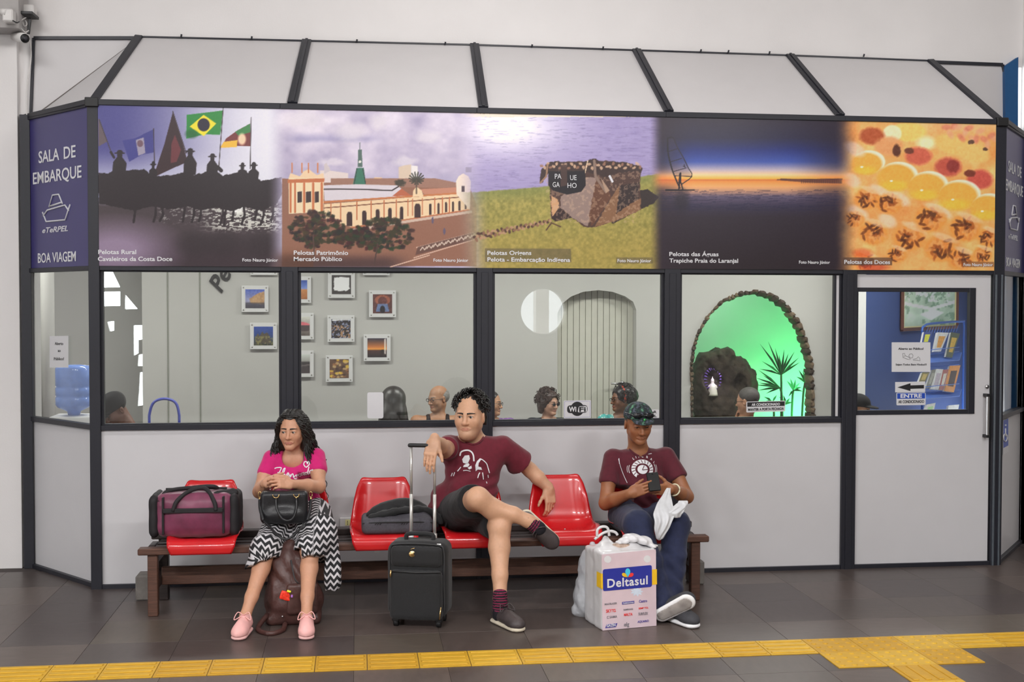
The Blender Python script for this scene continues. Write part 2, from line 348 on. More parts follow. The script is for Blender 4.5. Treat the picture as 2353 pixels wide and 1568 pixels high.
# ------------------------------------------------------------------ printed pictures: vertex-coloured sheets
def vnoise(x, y, s, seed=0):
    """smooth value noise, several octaves"""
    out = 0; amp = 1; tot = 0; x = np.asarray(x, float)/s; y = np.asarray(y, float)/s
    for o in range(4):
        xi = np.floor(x).astype(int); yi = np.floor(y).astype(int); fx = x-xi; fy = y-yi; fx = fx*fx*(3-2*fx); fy = fy*fy*(3-2*fy)
        def h(a, b): 
            n = np.sin(a*127.1+b*311.7+seed*74.7+o*19.3)*43758.5453; return n-np.floor(n)
        v = (h(xi, yi)*(1-fx)+h(xi+1, yi)*fx)*(1-fy)+(h(xi, yi+1)*(1-fx)+h(xi+1, yi+1)*fx)*fy
        out = out+amp*v; tot += amp; amp *= .5; x = x*2; y = y*2
    return out/tot
class Print:
    """picture painted in flat 2-D coordinates (X right, Y down) at the vertices of a sheet"""
    def __init__(s, X, Y, base=(128, 128, 128)): s.X = X; s.Y = Y; s.C = np.tile(np.array(base, float), (len(X), 1))
    def mix(s, a, col):
        a = np.clip(a, 0, 1)[:, None]; s.C = s.C*(1-a)+np.asarray(col, float)*a
    def sel(s, x0, x1, y0, y1): return np.where((s.X > x0) & (s.X < x1) & (s.Y > y0) & (s.Y < y1))[0]
    def mixi(s, i, a, col): a = np.clip(a, 0, 1)[:, None]; s.C[i] = s.C[i]*(1-a)+np.asarray(col, float)*a
    def poly(s, pts, col, al=1., jag=0., js=4.):
        p = np.asarray(pts, float); i = s.sel(p[:, 0].min()-1-jag, p[:, 0].max()+1+jag, p[:, 1].min()-1-jag, p[:, 1].max()+1+jag)
        if not len(i): return
        x, y = s.X[i], s.Y[i]
        if jag: x, y = x+(vnoise(x, y, js, 3)-.5)*2*jag, y+(vnoise(x, y, js, 9)-.5)*2*jag
        cov = np.zeros(len(i))
        for ox, oy in ((-.45, -.2), (.2, -.45), (.45, .2), (-.2, .45)):
            ins = np.zeros(len(i), bool); q = p[-1]; xx, yy = x+ox, y+oy
            for r in p:
                c = ((r[1] > yy) != (q[1] > yy)); ins ^= c & (xx < (q[0]-r[0])*(yy-r[1])/((q[1]-r[1]) if q[1] != r[1] else 1e-9)+r[0]); q = r
            cov += ins*.25
        s.mixi(i, cov*al, col)
    def ell(s, cx, cy, rx, ry, col, al=1., soft=.15, rot=0., jag=0., js=4.):
        e = max(rx, ry)*(1+soft/2)+jag+1; ex, ey = (e, e) if rot else (rx*(1+soft/2)+jag+1, ry*(1+soft/2)+jag+1); i = s.sel(cx-ex, cx+ex, cy-ey, cy+ey)
        if not len(i): return
        X, Y = s.X[i], s.Y[i]
        if jag: X, Y = X+(vnoise(X, Y, js, 5)-.5)*2*jag, Y+(vnoise(X, Y, js, 8)-.5)*2*jag
        c, n = math.cos(rot), math.sin(rot); dx = (X-cx)*c+(Y-cy)*n; dy = -(X-cx)*n+(Y-cy)*c
        d = np.sqrt((dx/rx)**2+(dy/ry)**2); s.mixi(i, np.clip((1-d)/max(soft, 1e-3)+.5, 0, 1)*al, col)
    def line(s, pts, w, col, al=1.):
        for a, b in zip(pts[:-1], pts[1:]):
            a = np.array(a, float); b = np.array(b, float); d = b-a; L2 = d@d+1e-9
            i = np.where((s.X > min(a[0], b[0])-w-2) & (s.X < max(a[0], b[0])+w+2) & (s.Y > min(a[1], b[1])-w-2) & (s.Y < max(a[1], b[1])+w+2))[0]
            if not len(i): continue
            t = np.clip(((s.X[i]-a[0])*d[0]+(s.Y[i]-a[1])*d[1])/L2, 0, 1); q = np.hypot(s.X[i]-a[0]-t*d[0], s.Y[i]-a[1]-t*d[1])
            k = np.clip((w/2-q)/.8+.5, 0, 1)[:, None]*al; s.C[i] = s.C[i]*(1-k)+np.asarray(col, float)*k
    def vgrad(s, stops, mask=None):
        ys = [a for a, _ in stops]; c = np.stack([np.interp(s.Y, ys, [k[1][j] for k in stops]) for j in range(3)], 1)
        if mask is None: s.C = c
        else: s.C = s.C*(1-mask[:, None])+c*mask[:, None]
    def noise(s, sc, amt, seed=0, mask=None, sy=1.):
        n = (vnoise(s.X, s.Y*sy, sc, seed)-.5)*2*amt
        if mask is not None: n = n*mask
        s.C = s.C+n[:, None]
def sheet(O, U, V, nx, ny):
    """grid over the parallelogram O + u U + v V -> (points, quads)"""
    u, v = np.meshgrid(np.linspace(0, 1, nx+1), np.linspace(0, 1, ny+1)); Pn = np.asarray(O)+u.reshape(-1, 1)*np.asarray(U)+v.reshape(-1, 1)*np.asarray(V)
    j, i = np.meshgrid(np.arange(ny), np.arange(nx), indexing='ij'); a = (j*(nx+1)+i).ravel()
    return Pn, np.stack([a, a+1, a+nx+2, a+nx+1], 1), u.ravel(), v.ravel()
def print_obj(name, Pn, Fq, C, m, parent=None, k=ILL, **kw):
    me = nmesh(Pn, Fq, name); set_col(me, np.clip(srgb(np.clip(C, 0, 255))/k, 0, .95)); return obj(name, me, parent, m, **kw)
# ------------------------------------------------------------------ shared materials
M_FRAME = mat('dark_anodised_frame', alb(43, 44, 54, 1.5), .42, var=.08, scale=60, bump=.05)
M_PANEL = mat('white_laminate_panel', (.66, .65, .665), .38, var=.015, scale=6)
M_ROOFP = mat('white_canopy_panel', (.64, .62, .625), .5, var=.02, scale=5)
M_WALL = mat('warm_white_plaster', (.82, .795, .785), .8, var=.025, scale=3, bump=.12, bscale=90)
M_GLASS = glass_mat('window_glass')
M_WHITE = mat('white_paint', (.75, .75, .74), .5, var=.03)
M_BLACK = mat('black_plastic', (.012, .012, .013), .45)
M_CHROME = mat('brushed_steel', (.6, .6, .6), .28, metal=1.)
M_TXT = mat('white_lettering', (.80, .80, .82), .5, var=.02)
M_TXTK = mat('black_lettering', (.015, .015, .017), .5, var=.02)

# ------------------------------------------------------------------ floor: grey slab with square stone tiles
M_GROUT = mat('floor_grout', alb(70, 62, 60, 1.1), .8, var=.1, scale=8)
floor = box('floor', -7, 9, -11, 4.6, -.12, 0, M_GROUT, bev=0, kind='structure', label='dark grey stone tile floor of the station hall')
TCOL = [(92, 80, 75), (82, 72, 68), (98, 86, 80), (87, 77, 72), (78, 68, 66), (94, 84, 75)]
M_TILE = [mat('stone_tile_%d' % i, alb(*c, 1.12), .36, var=.14, scale=9, bump=.10, bscale=160, stretch=(1, 3, 1)) for i, c in enumerate(TCOL)]
_tb = bmesh.new(); bbox_bm(_tb, -.2243, .2243, -.2243, .2243, -.006, .003, .0008); _tm = bm_mesh(_tb, 'floor_tile')
_tmesh = []
for m_ in M_TILE:
    k = _tm.copy(); k.materials.append(m_); _tmesh.append(k)
for i in range(-11, 8):
    for j in range(-5, 3):
        cx, cy = 1.73+.45*i+.225, -.37+.45*j-.225
        if cy > .69 or (cy > .1 and -1.9 < cx < 3.6): continue
        o = bpy.data.objects.new('floor_tile', random.choice(_tmesh)); o.location = (cx, cy, 0); o.rotation_euler = (0, 0, random.choice((0, 1, 2, 3))*math.pi/2); link(o, floor)

# yellow tactile paving, 25 cm tiles
M_YEL = [mat('yellow_tactile_%d' % i, alb(*c, 1.25), .55, var=.10, scale=14, bump=.06) for i, c in enumerate([(226, 176, 42), (232, 184, 52), (218, 166, 36)])]
def bar_tile():
    bm = bmesh.new(); bbox_bm(bm, -.1235, .1235, -.1235, .1235, 0, .006, .001)
    for k in range(4): bbox_bm(bm, -.112, .112, -.1235+.031+k*.0618-.014, -.1235+.031+k*.0618+.014, .004, .0105, .004)
    return bm_mesh(bm, 'bar_tile')
def dome_tile():
    bm = bmesh.new(); bbox_bm(bm, -.1235, .1235, -.1235, .1235, 0, .006, .001)
    for a in range(4):
        for b in range(4):
            r = bmesh.ops.create_cone(bm, cap_ends=True, segments=10, radius1=.0155, radius2=.009, depth=.005); bmesh.ops.translate(bm, verts=r['verts'], vec=(-.0927+a*.0618, -.0927+b*.0618, .0085))
    return bm_mesh(bm, 'dome_tile')
tact = empty('tactile_paving', (0, -1.77, .003), 'yellow tactile paving strip set in the floor in front of the bench', 'paving')
_bt = bar_tile(); _dt = dome_tile(); _bts = []; _dts = []
for m_ in M_YEL:
    for src, lst in ((_bt, _bts), (_dt, _dts)):
        k = src.copy(); k.materials.append(m_); lst.append(k)
TX0, TY0 = -.7056, -1.64
for i in range(-9, 21):
    for j in range(2):
        dome = 10 <= i <= 12
        if j == 1 and not dome: continue
        o = bpy.data.objects.new('warning_tile' if dome else 'guide_tile', random.choice(_dts if dome else _bts)); o.location = (TX0+.25*i+.125, TY0-.25*j-.125, .002); link(o, tact)
for j in range(2, 5):
    o = bpy.data.objects.new('guide_tile', random.choice(_bts)); o.location = (TX0+.25*11+.125, TY0-.25*j-.125, .002); o.rotation_euler = (0, 0, math.pi/2); link(o, tact)

# ------------------------------------------------------------------ building walls around the bay
YW = .70
wb = bmesh.new()
bbox_bm(wb, -7, 9, YW, YW+.15, 3.49, 4.8); bbox_bm(wb, -7, -2.62, YW, YW+.15, 0, 3.49); bbox_bm(wb, 4.32, 9, YW, YW+.15, 0, 3.49)
obj('wall_back', bm_mesh(wb, 'wall_back'), None, M_WALL, kind='structure', label='warm white plaster wall of the station above the lounge')
box('trim_1', -7, -2.705, .655, YW+.01, 0, 3.72, M_WALL, kind='structure', label='white plaster pilaster left of the lounge front')
slab('trim_2', [P(2309, 152, .66), P(2340, 131, .66), (P(2348, 345, .66)[0], .66, 0), (P(2330, 345, .66)[0], .66, 0)], (0, 1, 0), .04, mat('blue_paint', alb(18, 66, 108, .62), .5, var=.05), kind='structure', label='blue painted strip on the wall beside the right sign')
box('trim_3', 4.325, 9, .64, YW+.01, 0, 4.8, M_WALL, kind='structure', label='white plaster pillar right of the lounge front')
M_HALL = mat('hall_plaster', (.70, .67, .64), .85, var=.03, scale=2)
box('ceiling', -7, 9, -11, YW, 4.8, 4.95, mat('ceiling_paint', (.78, .77, .75), .9, var=.02), kind='structure', bev=0, label='white hall ceiling')
# left hall wall with a wide gateway to daylight, right wall closed
lw = bmesh.new(); bbox_bm(lw, -7.15, -7, -11, -7.6, 0, 4.8); bbox_bm(lw, -7.15, -7, -5.0, YW, 0, 4.8); bbox_bm(lw, -7.15, -7, -7.6, -5.0, 2.7, 4.8)
obj('wall_left', bm_mesh(lw, 'wall_left'), None, M_HALL, kind='structure', label='plaster hall wall with a gateway to the street')
box('wall_right', 9, 9.15, -11, YW, 0, 4.8, M_HALL, kind='structure', bev=0, label='plaster hall wall on the right')
# opposite wall with the round window that mirrors in the lounge glazing
RWX, RWZ, RWR = 2.37, 1.65, .36
ow = bmesh.new()
for (x0, x1, z0, z1) in ((-7, RWX-.6, 0, 4.8), (RWX+.6, 9, 0, 4.8), (RWX-.6, RWX+.6, 0, RWZ-.6), (RWX-.6, RWX+.6, RWZ+.6, 4.8)): bbox_bm(ow, x0, x1, -11.2, -11, z0, z1)
n_ = 48
for y_ in (-11, -11.2):
    pass
ring = []
for i in range(n_):
    t = 2*math.pi*i/n_; c, s = math.cos(t), math.sin(t); q = .6/max(abs(c), abs(s))
    ring.append([ow.verts.new((RWX+c*r, y_, RWZ+s*r)) for y_ in (-11, -11.2) for r in (RWR, q)])
for i in range(n_):
    a, b = ring[i], ring[(i+1) % n_]
    ow.faces.new((a[0], b[0], b[1], a[1])); ow.faces.new((a[2], a[3], b[3], b[2])); ow.faces.new((a[0], a[2], b[2], b[0]))
obj('wall_front', bm_mesh(ow, 'wall_front'), None, M_HALL, kind='structure', label='plaster wall opposite the lounge with a round window')
tor = tube('window_7', [(RWX+math.cos(t)*(RWR+.01), -10.99, RWZ+math.sin(t)*(RWR+.01)) for t in np.linspace(0, 2*math.pi, 49)], .022, M_WHITE, kind='structure', label='round window ring in the opposite hall wall')
box('trim_4', RWX-.02, RWX+.19, -11.9, -11.6, 0, 3, M_HALL, kind='structure', label='pillar outside the round window')
# luminaire housings; the tilted row is added with its lights
M_TUBE = mat('lamp_diffuser', (.9, .9, .9), .4, emit=(1, .97, .93), estr=6.)
for i, (x, y, z, w, tilt) in enumerate(HALL_LAMPS):
    e = empty('ceiling_lamp', (x, y, z), ('flat' if not tilt else 'added tilted')+' white hall ceiling lamp, '+(['leftmost', 'second from the left', 'third from the left', 'rightmost'][i] if i < 4 else ['leftmost', 'middle', 'rightmost'][i-4])+' in its row', 'lamp', 'hall ceiling lamps'); ca, sa_ = math.cos(math.radians(tilt)), math.sin(math.radians(tilt))
    box('housing', -.66, .66, -.16, .16, -.02, .04, M_WHITE, e, M=Matrix.Translation((x, y, z)) @ Matrix.Rotation(math.radians(tilt), 4, 'X'))
    for s in (-.08, .08): q = (y+s*ca+.04*sa_, z+s*sa_-.04*ca); tube('lamp_tube', [(x-.6, *q), (x+.6, *q)], .016, M_TUBE, e)
    for s in (-.45, .45): tube('hanger', [(x+s, y, z+.04), (x+s, y, 4.8)], .006, M_FRAME, e, seg=6)

# ------------------------------------------------------------------ bay front of the waiting lounge
PX = [(-2.12, -2.055), (-.968, -.864), (.25, .353), (1.469, 1.574), (2.672, 2.769), (3.722, 3.80)]
Z_SILL0, Z_SILL1, Z_HEAD0, Z_HEAD1, Z_TOP0, Z_TOP1 = .978, 1.009, 1.957, 1.986, 2.957, 2.992
bay = empty('wall_lounge', (0, 0, 0), 'white panelled lounge front with dark metal frame', kind='structure')
for i, (a, b) in enumerate(PX):
    box('post', a, b, -.035, .05, .0, Z_TOP0, M_FRAME, bay)
    if 0 < i: box('post_cover', (a+b)/2-.022, (a+b)/2+.022, -.041, -.034, .0, Z_HEAD0, M_FRAME, bay)
for x_ in (-2.09, 3.765): box('corner_cap', x_-.04, x_+.04, -.052, .05, Z_TOP0-.012, Z_TOP1+.010, M_BLACK, bay, bev=.004)
CH = [((-2.085, .01), (-2.655, .70)), ((3.79, .01), (4.36, .70))]      # chamfered ends
for (a, b) in CH:
    for z0, z1 in ((0, .03), (Z_SILL0, Z_SILL1), (Z_HEAD0, Z_HEAD1), (Z_TOP0, Z_TOP1)):
        beam('rail', (a[0], a[1], (z0+z1)/2), (b[0], b[1], (z0+z1)/2), .05, z1-z0, M_FRAME, bay)
    box('post', b[0]-.035, b[0]+.03, b[1]-.06, b[1]+.01, 0, Z_TOP1, M_FRAME, bay)
for z0, z1, nm in ((0, .03, 'base_rail'), (Z_SILL0, Z_SILL1, 'sill_rail'), (Z_HEAD0, Z_HEAD1, 'head_rail'), (Z_TOP0, Z_TOP1, 'top_rail')):
    for i in range(5):
        if i == 4 and nm == 'sill_rail': continue
        box(nm, PX[i][1] if nm != 'top_rail' else PX[i][0], PX[i+1][0], -.03 if nm != 'top_rail' else -.045, .04, z0, z1, M_FRAME, bay)
for i in range(4): box('wall_panel', PX[i][1]-.005, PX[i+1][0]+.005, -.012, .01, .028, Z_SILL0+.002, M_PANEL, bay)
def chamfer_quad(k, z0, z1, off=0., ins=.03):
    a, b = np.array(CH[k][0]), np.array(CH[k][1]); d = (b-a)/np.linalg.norm(b-a); n = np.array([d[1], -d[0]]); n = n if (n[1] < 0) else -n
    a = a+d*ins+n*off; b = b-d*(ins+.02)+n*off
    return [(a[0], a[1], z0), (b[0], b[1], z0), (b[0], b[1], z1), (a[0], a[1], z1)], (-n[0], -n[1], 0), d, n
for k in (0, 1):
    q, n, d, nn = chamfer_quad(k, .03, Z_SILL0); slab('wall_panel', q, n, .012, M_PANEL, bay)
# glazing: windows 1-4 in the front, 5 and 6 in the chamfers
for i in range(4):
    x0, x1 = PX[i][1], PX[i+1][0]; w = empty('window_%d' % (i+1), ((x0+x1)/2, 0, Z_SILL1), 'dark framed lounge window, pane %d from the left of the long front' % (i+1), kind='structure')
    e = .016
    for (a, b, c, d) in ((x0, x0+e, Z_SILL1, Z_HEAD0), (x1-e, x1, Z_SILL1, Z_HEAD0), (x0+e, x1-e, Z_SILL1, Z_SILL1+.008), (x0+e, x1-e, Z_HEAD0-.008, Z_HEAD0)): box('window_frame', a, b, -.008, .03, c, d, M_FRAME, w, bev=.001)
    box('pane', x0+.006, x1-.006, .008, .013, Z_SILL1, Z_HEAD0, M_GLASS, w, bev=0)
    if i == 3:
        box('sash_stile', x1-.05, x1-.035, -.004, .03, Z_SILL1, Z_HEAD0, M_FRAME, w, bev=.001); box('jamb_strip', x1-.035, x1-.016, -.002, .03, Z_SILL1, Z_HEAD0, M_PANEL, w, bev=.001)
for k in (0, 1):
    w = empty('window_%d' % (5+k), (*CH[k][0], Z_SILL1), ('left', 'right')[k]+' angled lounge window in the chamfered end', kind='structure')
    q, n, d, nn = chamfer_quad(k, Z_SILL1, Z_HEAD0, -.005); slab('pane', q, n, .005, M_GLASS, w)

# canopy: sloped roof panels, rafters, end triangles
roof = empty('roof_canopy', (0, 0, Z_TOP1), 'sloped white panel canopy with dark ribs above the photo banner', kind='structure')
RB = [(-2.075, -.02, 2.99), (-.895, -.02, 2.99), (.293, -.02, 2.99), (1.493, -.02, 2.99), (2.645, -.02, 2.99), (3.745, -.02, 2.99)]
RT = [(-1.935, .69, 3.525), (-.834, .69, 3.53), (.304, .69, 3.535), (1.442, .69, 3.53), (2.558, .69, 3.525), (3.61, .69, 3.515)]
RN = (0, -.61, .79)
for i in range(5): slab('roof_panel', [RB[i], RB[i+1], RT[i+1], RT[i]], (0, .61, -.79), .012, M_ROOFP, roof)
for i in range(6):
    w_ = .062 if 0 < i < 5 else .05
    o_ = np.array(RN)*.004; beam('rafter', np.array(RB[i])+o_, np.array(RT[i])+o_, w_, .03, M_FRAME, roof, up=RN)
    if 0 < i < 5: beam('rafter_cap', np.array(RB[i])+np.array(RN)*.022, np.array(RT[i])+np.array(RN)*.022, .018, .008, M_FRAME, roof, up=RN)
EL, ER = (-2.63, .69, 2.97), (4.30, .69, 2.965)
for (e, b, t, nrm) in ((EL, RB[0], RT[0], (.6, .4, -.6)), (ER, RB[5], RT[5], (-.6, .4, -.6))): slab('roof_panel', [e, b, t], nrm, .01, M_ROOFP, roof)
for (e, t, c) in ((EL, RT[0], (-2.605, .69, 3.50)), (ER, RT[5], (4.165, .69, 3.505))):
    slab('gable_panel', [np.array(e)+(0, .003, 0), np.array(t)+(0, .003, 0), np.array(c)+(0, .003, 0)], (0, 1, 0), .008, M_ROOFP, roof)
    beam('gable_rail', np.array(t)+(0, -.004, -.005), np.array(c)+(0, -.004, 0), .02, .022, M_FRAME, roof); beam('gable_rail', np.array(c)+(0, -.004, 0), np.array(e)+(0, -.004, 0), .02, .018, M_FRAME, roof, up=(1, 0, 0))
for (e, t) in ((EL, RT[0]), (ER, RT[5])): beam('valley_strip', np.array(e)+(0, -.012, 0), np.array(t)+(0, -.012, -.01), .008, .006, mat('valley_grey', alb(110, 104, 100, .8), .6), roof)
for i in range(5): beam('ridge_rail', np.array(RT[i])+(0, -.002, .004), np.array(RT[i+1])+(0, -.002, .004), .012, .012, M_FRAME, roof)
for x_ in (-1.66, -1.2, -.5, .1, .7, 1.2, 1.9, 2.1, 2.4, 3.1): tube('screw', [(x_, .675, 3.53), (x_+.004, .67, 3.55)], .006, M_FRAME, roof, seg=6)
for (a, b) in CH: beam('eaves_rail', (a[0], a[1]-.02, 2.985), (b[0], b[1], 2.985), .05, .03, M_FRAME, roof)

# sliding door with a window
door = empty('door_1', (3.25, 0, 0), 'white sliding lounge door with a dark framed window and chrome pull', kind='structure')
DX0, DX1, DZ1 = 2.772, 3.712, 1.955
a = P(1966, 660, 0); b = P(2236, 951, 0); wx0, wx1, wz1, wz0 = 2.772, b[0], a[2]-.003, b[2]
db = bmesh.new(); y0, y1 = -.014, .012
for (p, q, r, s) in ((wx1, DX1, .022, DZ1), (DX0, wx1, .022, wz0), (DX0, wx1, wz1, DZ1)): bbox_bm(db, p, q, y0, y1, r, s)
obj('door_leaf', bm_mesh(db, 'door_leaf'), door, M_PANEL)
for (p, q, r, s) in ((wx0, wx0+.012, wz0, wz1), (wx1-.045, wx1, wz0, wz1), (wx0, wx1, wz0, wz0+.03), (wx0, wx1, wz1-.028, wz1)): box('window_frame', p, q, -.02 if q-p < .1 else -.0185, .016 if q-p < .1 else .0145, r, s, M_FRAME, door)
box('pane', wx0+.01, wx1-.04, -.002, .003, wz0+.02, wz1-.02, M_GLASS, door, bev=0)
hx = P(2268, 950, -.05)[0]; hz1 = P(2268, 908, -.05)[2]; hz0 = P(2268, 1002, -.05)[2]
hd = empty('door_handle', (hx, -.05, hz0), parent=door)
box('grip', hx-.009, hx+.009, -.065, -.05, hz0, hz1, M_CHROME, hd, bev=.003)
for z_ in (hz0, hz1): box('bracket', hx-.012, hx+.013, -.066, -.014, z_-.012, z_+.008, M_BLACK, hd)
lk = P(2268, 889, -.02); lathe('lock_cylinder', [(.001, 0), (.012, 0), (.012, .012), (.001, .014)], M_CHROME, door, M=Matrix.Translation((lk[0], -.014, lk[2])) @ Matrix.Rotation(math.pi/2, 4, 'X'))
for x_ in (3.735, 3.775): box('door_track', x_-.006, x_+.006, -.05, -.03, 0, Z_HEAD0, mat('frame_edge', alb(70, 76, 82, .7), .3), door)
# ------------------------------------------------------------------ photo banner on the fascia
M_PRINT = mat('printed_vinyl', (1, 1, 1), .30, var=.0, attr='Col', spec=.45)
M_PRINTM = mat('printed_paper', (1, 1, 1), .6, var=.0, attr='Col')
BX0, BX1, BZ0, BZ1 = -2.055, 3.722, 1.984, 2.958
ban = empty('photo_banner', (.83, -.03, BZ0), 'long printed banner of five landscape and food photos above the windows', 'banner')
box('backing_board', PX[0][0], PX[5][1], -.005, .03, BZ0-.004, BZ1+.004, M_FRAME, ban)
def smooth(a, b, x): t = np.clip((x-a)/(b-a), 0, 1); return t*t*(3-2*t)
Pn, Fq, u_, v_ = sheet((BX0, -.037, BZ0), (BX1-BX0, 0, 0), (0, 0, BZ1-BZ0), 1440, 244)
X, Y = pj(Pn); B = Print(X, Y)
def cv2(pts): return [(600+a/3.361, 200+b/3.361) for a, b in pts]
def cv3(pts): return [(1050+a/3.361, 200+b/3.361) for a, b in pts]
def cv1(pts): return [(a/2.376, b/2.376) for a, b in pts]
def cv4(pts): return [(1700+a/2.8, 100+b/2.8) for a, b in pts]
DK = (38, 30, 34)
# -- 1: riders with flags
t = smooth(226, 620, X); sky = np.stack([70+t*150, 68+t*150, 128+t*100], 1); w = smooth(330, 420, Y)[:, None]*.65; B.C = sky*(1-w)+np.array([214, 214, 224])*w
lo = smooth(455, 475, Y+6*(vnoise(X, Y, 20)-.5)); B.mix(lo, (66, 56, 60)); B.mix(lo*smooth(520, 600, Y), (52, 40, 46))
B.ell(265, 575, 110, 55, (158, 138, 166), .8, 1.2)
n = vnoise(X, Y*2.5, 7, 4); B.mix((n > .53)*smooth(440, 520, X)*smooth(462, 476, Y)*(1-smooth(520, 540, Y))*.85, (214, 214, 204)); B.mix((n > .6)*smooth(350, 380, X)*smooth(462, 476, Y)*(1-smooth(500, 520, Y))*.5, (190, 190, 184))
B.ell(540, 478, 24, 12, (246, 246, 240), .9, 1.)
B.poly([(226, 272), (247, 325), (226, 337)], (92, 78, 84))
B.poly([(281, 323), (310, 318), (353, 297), (355, 350), (325, 356), (297, 372)], (62, 62, 128)); B.poly([(312, 322), (330, 316), (334, 352), (318, 358)], (150, 142, 160)); B.ell(322, 330, 7, 8, (110, 84, 96))
B.poly([(397, 258), (420, 330), (431, 372), (395, 388), (352, 408), (378, 330)], (52, 34, 38)); B.poly([(402, 310), (416, 345), (406, 372), (392, 375), (394, 330)], (112, 50, 56), .8)
B.poly([(429, 264), (512, 254), (506, 310), (470, 309), (428, 319)], (36, 128, 54)); B.poly([(436, 291), (468, 264), (497, 284), (468, 313)], (232, 212, 40)); B.ell(468, 287, 14, 15, (30, 26, 46), 1, .1); B.ell(440, 308, 14, 10, (22, 80, 40), .6, .6)
B.poly([(506, 340), (520, 318), (545, 300), (575, 284), (575, 336), (540, 336)], (110, 44, 44)); B.poly([(540, 303), (575, 284), (575, 304), (548, 312)], (52, 120, 62)); B.poly([(506, 340), (514, 326), (546, 322), (544, 338)], (226, 176, 52)); B.ell(556, 320, 9, 13, (250, 214, 176), .9, .5)
for l in ([(513, 246), (503, 382)], [(577, 270), (575, 388)], [(353, 296), (355, 378)], [(397, 256), (428, 352)], [(228, 275), (260, 362)]): B.line(l, 2.2, (62, 52, 56))
B.poly([(226, 397), (250, 398), (262, 388), (292, 392), (325, 390), (338, 398), (360, 404), (400, 402), (420, 396), (446, 402), (470, 396), (492, 390), (512, 404), (540, 398), (560, 392), (600, 416), (646, 408), (649, 445), (636, 470), (600, 484), (560, 476), (530, 486), (500, 478), (460, 484), (430, 474), (390, 482), (350, 474), (310, 484), (226, 468)], DK, 1, 2.5, 8)
for hx, hy, bw, bh in ((275, 352, 17, 46), (437, 348, 16, 54), (488, 360, 14, 42), (557, 381, 11, 24), (583, 380, 13, 32), (352, 378, 10, 30)):
    B.ell(hx, hy, bw*.72, 2.6, DK, 1, .2); B.ell(hx+.5, hy-3, bw*.38, 4.5, DK, 1, .2); B.ell(hx, hy+5, bw*.36, 6.5, DK, 1, .2)
    B.poly([(hx-bw*.3, hy+8), (hx+bw*.3, hy+8), (hx+bw*.95, hy+bh*.5), (hx+bw*.8, hy+bh), (hx-bw, hy+bh), (hx-bw*.9, hy+bh*.45)], DK)
B.line([(262, 362), (255, 350)], 6, DK); B.line([(330, 392), (338, 398)], 7, DK); B.line([(500, 384), (508, 392)], 9, DK)
for x0 in (312, 358, 372, 425, 446, 462, 512, 520, 538, 560, 590, 604, 628): B.line([(x0, 474), (x0+3*math.sin(x0), 494), (x0-5, 512+6*math.sin(x0*3))], 5.5, DK, .95)
for x0, x1 in ((420, 470), (470, 560), (560, 648)): B.ell((x0+x1)/2, 560, 40, 26, (40, 32, 36), .55, .9)
# -- 2: market hall
s2 = smooth(612, 662, X)
c = vnoise(X, Y*1.3, 60, 2); sk = np.stack([150+c*85, 140+c*85, 172+c*62], 1); d = smooth(300, 322, Y)*(1-smooth(318, 332, Y))*smooth(640, 700, X)*(1-smooth(820, 900, X)); sk = sk*(1-.4*d[:, None])+np.array([96, 92, 150])*.4*d[:, None]
w = smooth(390, 425, Y)[:, None]; sk = sk*(1-w*.6)+np.array([164, 158, 186])*w*.6; B.C = B.C*(1-s2[:, None])+sk*s2[:, None]
for x0, y0, rx, ry in ((805, 305, 34, 22), (870, 280, 20, 16), (760, 374, 30, 9), (930, 372, 26, 10), (700, 275, 45, 18), (985, 315, 26, 14)): B.ell(x0, y0, rx, ry, (214, 206, 214), .7, .8, jag=7, js=16)
B.poly([(648, 410), (648, 612), (1095, 612), (1095, 470), (1080, 432), (1000, 424), (820, 420)], (140, 98, 80))
B.mix(smooth(575, 605, Y)*s2*(1-smooth(880, 960, X))*.8, (64, 46, 48)); B.mix(smooth(560, 600, Y)*(X < 720)*s2*.5, (96, 60, 40))
for q, col in (([(735, 408), (735, 392), (745, 392), (745, 380), (757, 384), (757, 392), (800, 398), (800, 420), (735, 420)], (214, 200, 196)), ([(745, 378), (750, 374), (760, 392), (745, 400)], (196, 184, 186)), ([(916, 384), (930, 380), (945, 378), (945, 410), (916, 410)], (206, 186, 166)), ([(945, 380), (960, 382), (960, 410), (945, 410)], (224, 218, 216)), ([(853, 424), (860, 408), (878, 408), (880, 424)], (222, 190, 150)), ([(760, 410), (1000, 410), (1050, 420), (1050, 432), (760, 428)], (150, 112, 96))): B.poly(q, col)
B.poly([(823, 344), (831.5, 344), (833, 384), (822, 384)], (84, 104, 98)); B.line([(827, 328), (827, 345)], 1.6, (90, 100, 104)); B.poly([(819, 386), (836, 386), (841, 424), (811, 424)], (60, 112, 92)); B.line([(820, 388), (814, 422)], 2, (48, 62, 60)); B.line([(834, 388), (840, 422)], 2, (48, 62, 60)); B.ell(827, 372, 3, 3, (214, 214, 206))
B.poly(cv2([(480, 760), (740, 752), (1050, 760), (1160, 845), (490, 880)]), (206, 198, 204)); B.line(cv2([(485, 790), (750, 790), (1010, 800), (1060, 770)]), 3, (58, 48, 50)); B.poly(cv2([(1010, 845), (1085, 785), (1160, 840)]), (176, 98, 70)); B.poly(cv2([(1230, 790), (1610, 770), (1610, 820), (1260, 830)]), (186, 128, 104))
FAC = cv2([(485, 905), (1160, 852), (1610, 820), (1610, 950), (1090, 1035), (700, 1085), (485, 1010)]); B.poly(FAC, (226, 198, 160))
B.line(cv2([(485, 890), (1160, 845), (1610, 815)]), 4, (188, 116, 72)); B.line(cv2([(485, 935), (1160, 882), (1610, 845)]), 2.5, (120, 72, 52)); B.line(cv2([(700, 1085), (1090, 1030), (1610, 948)]), 3, (182, 110, 74))
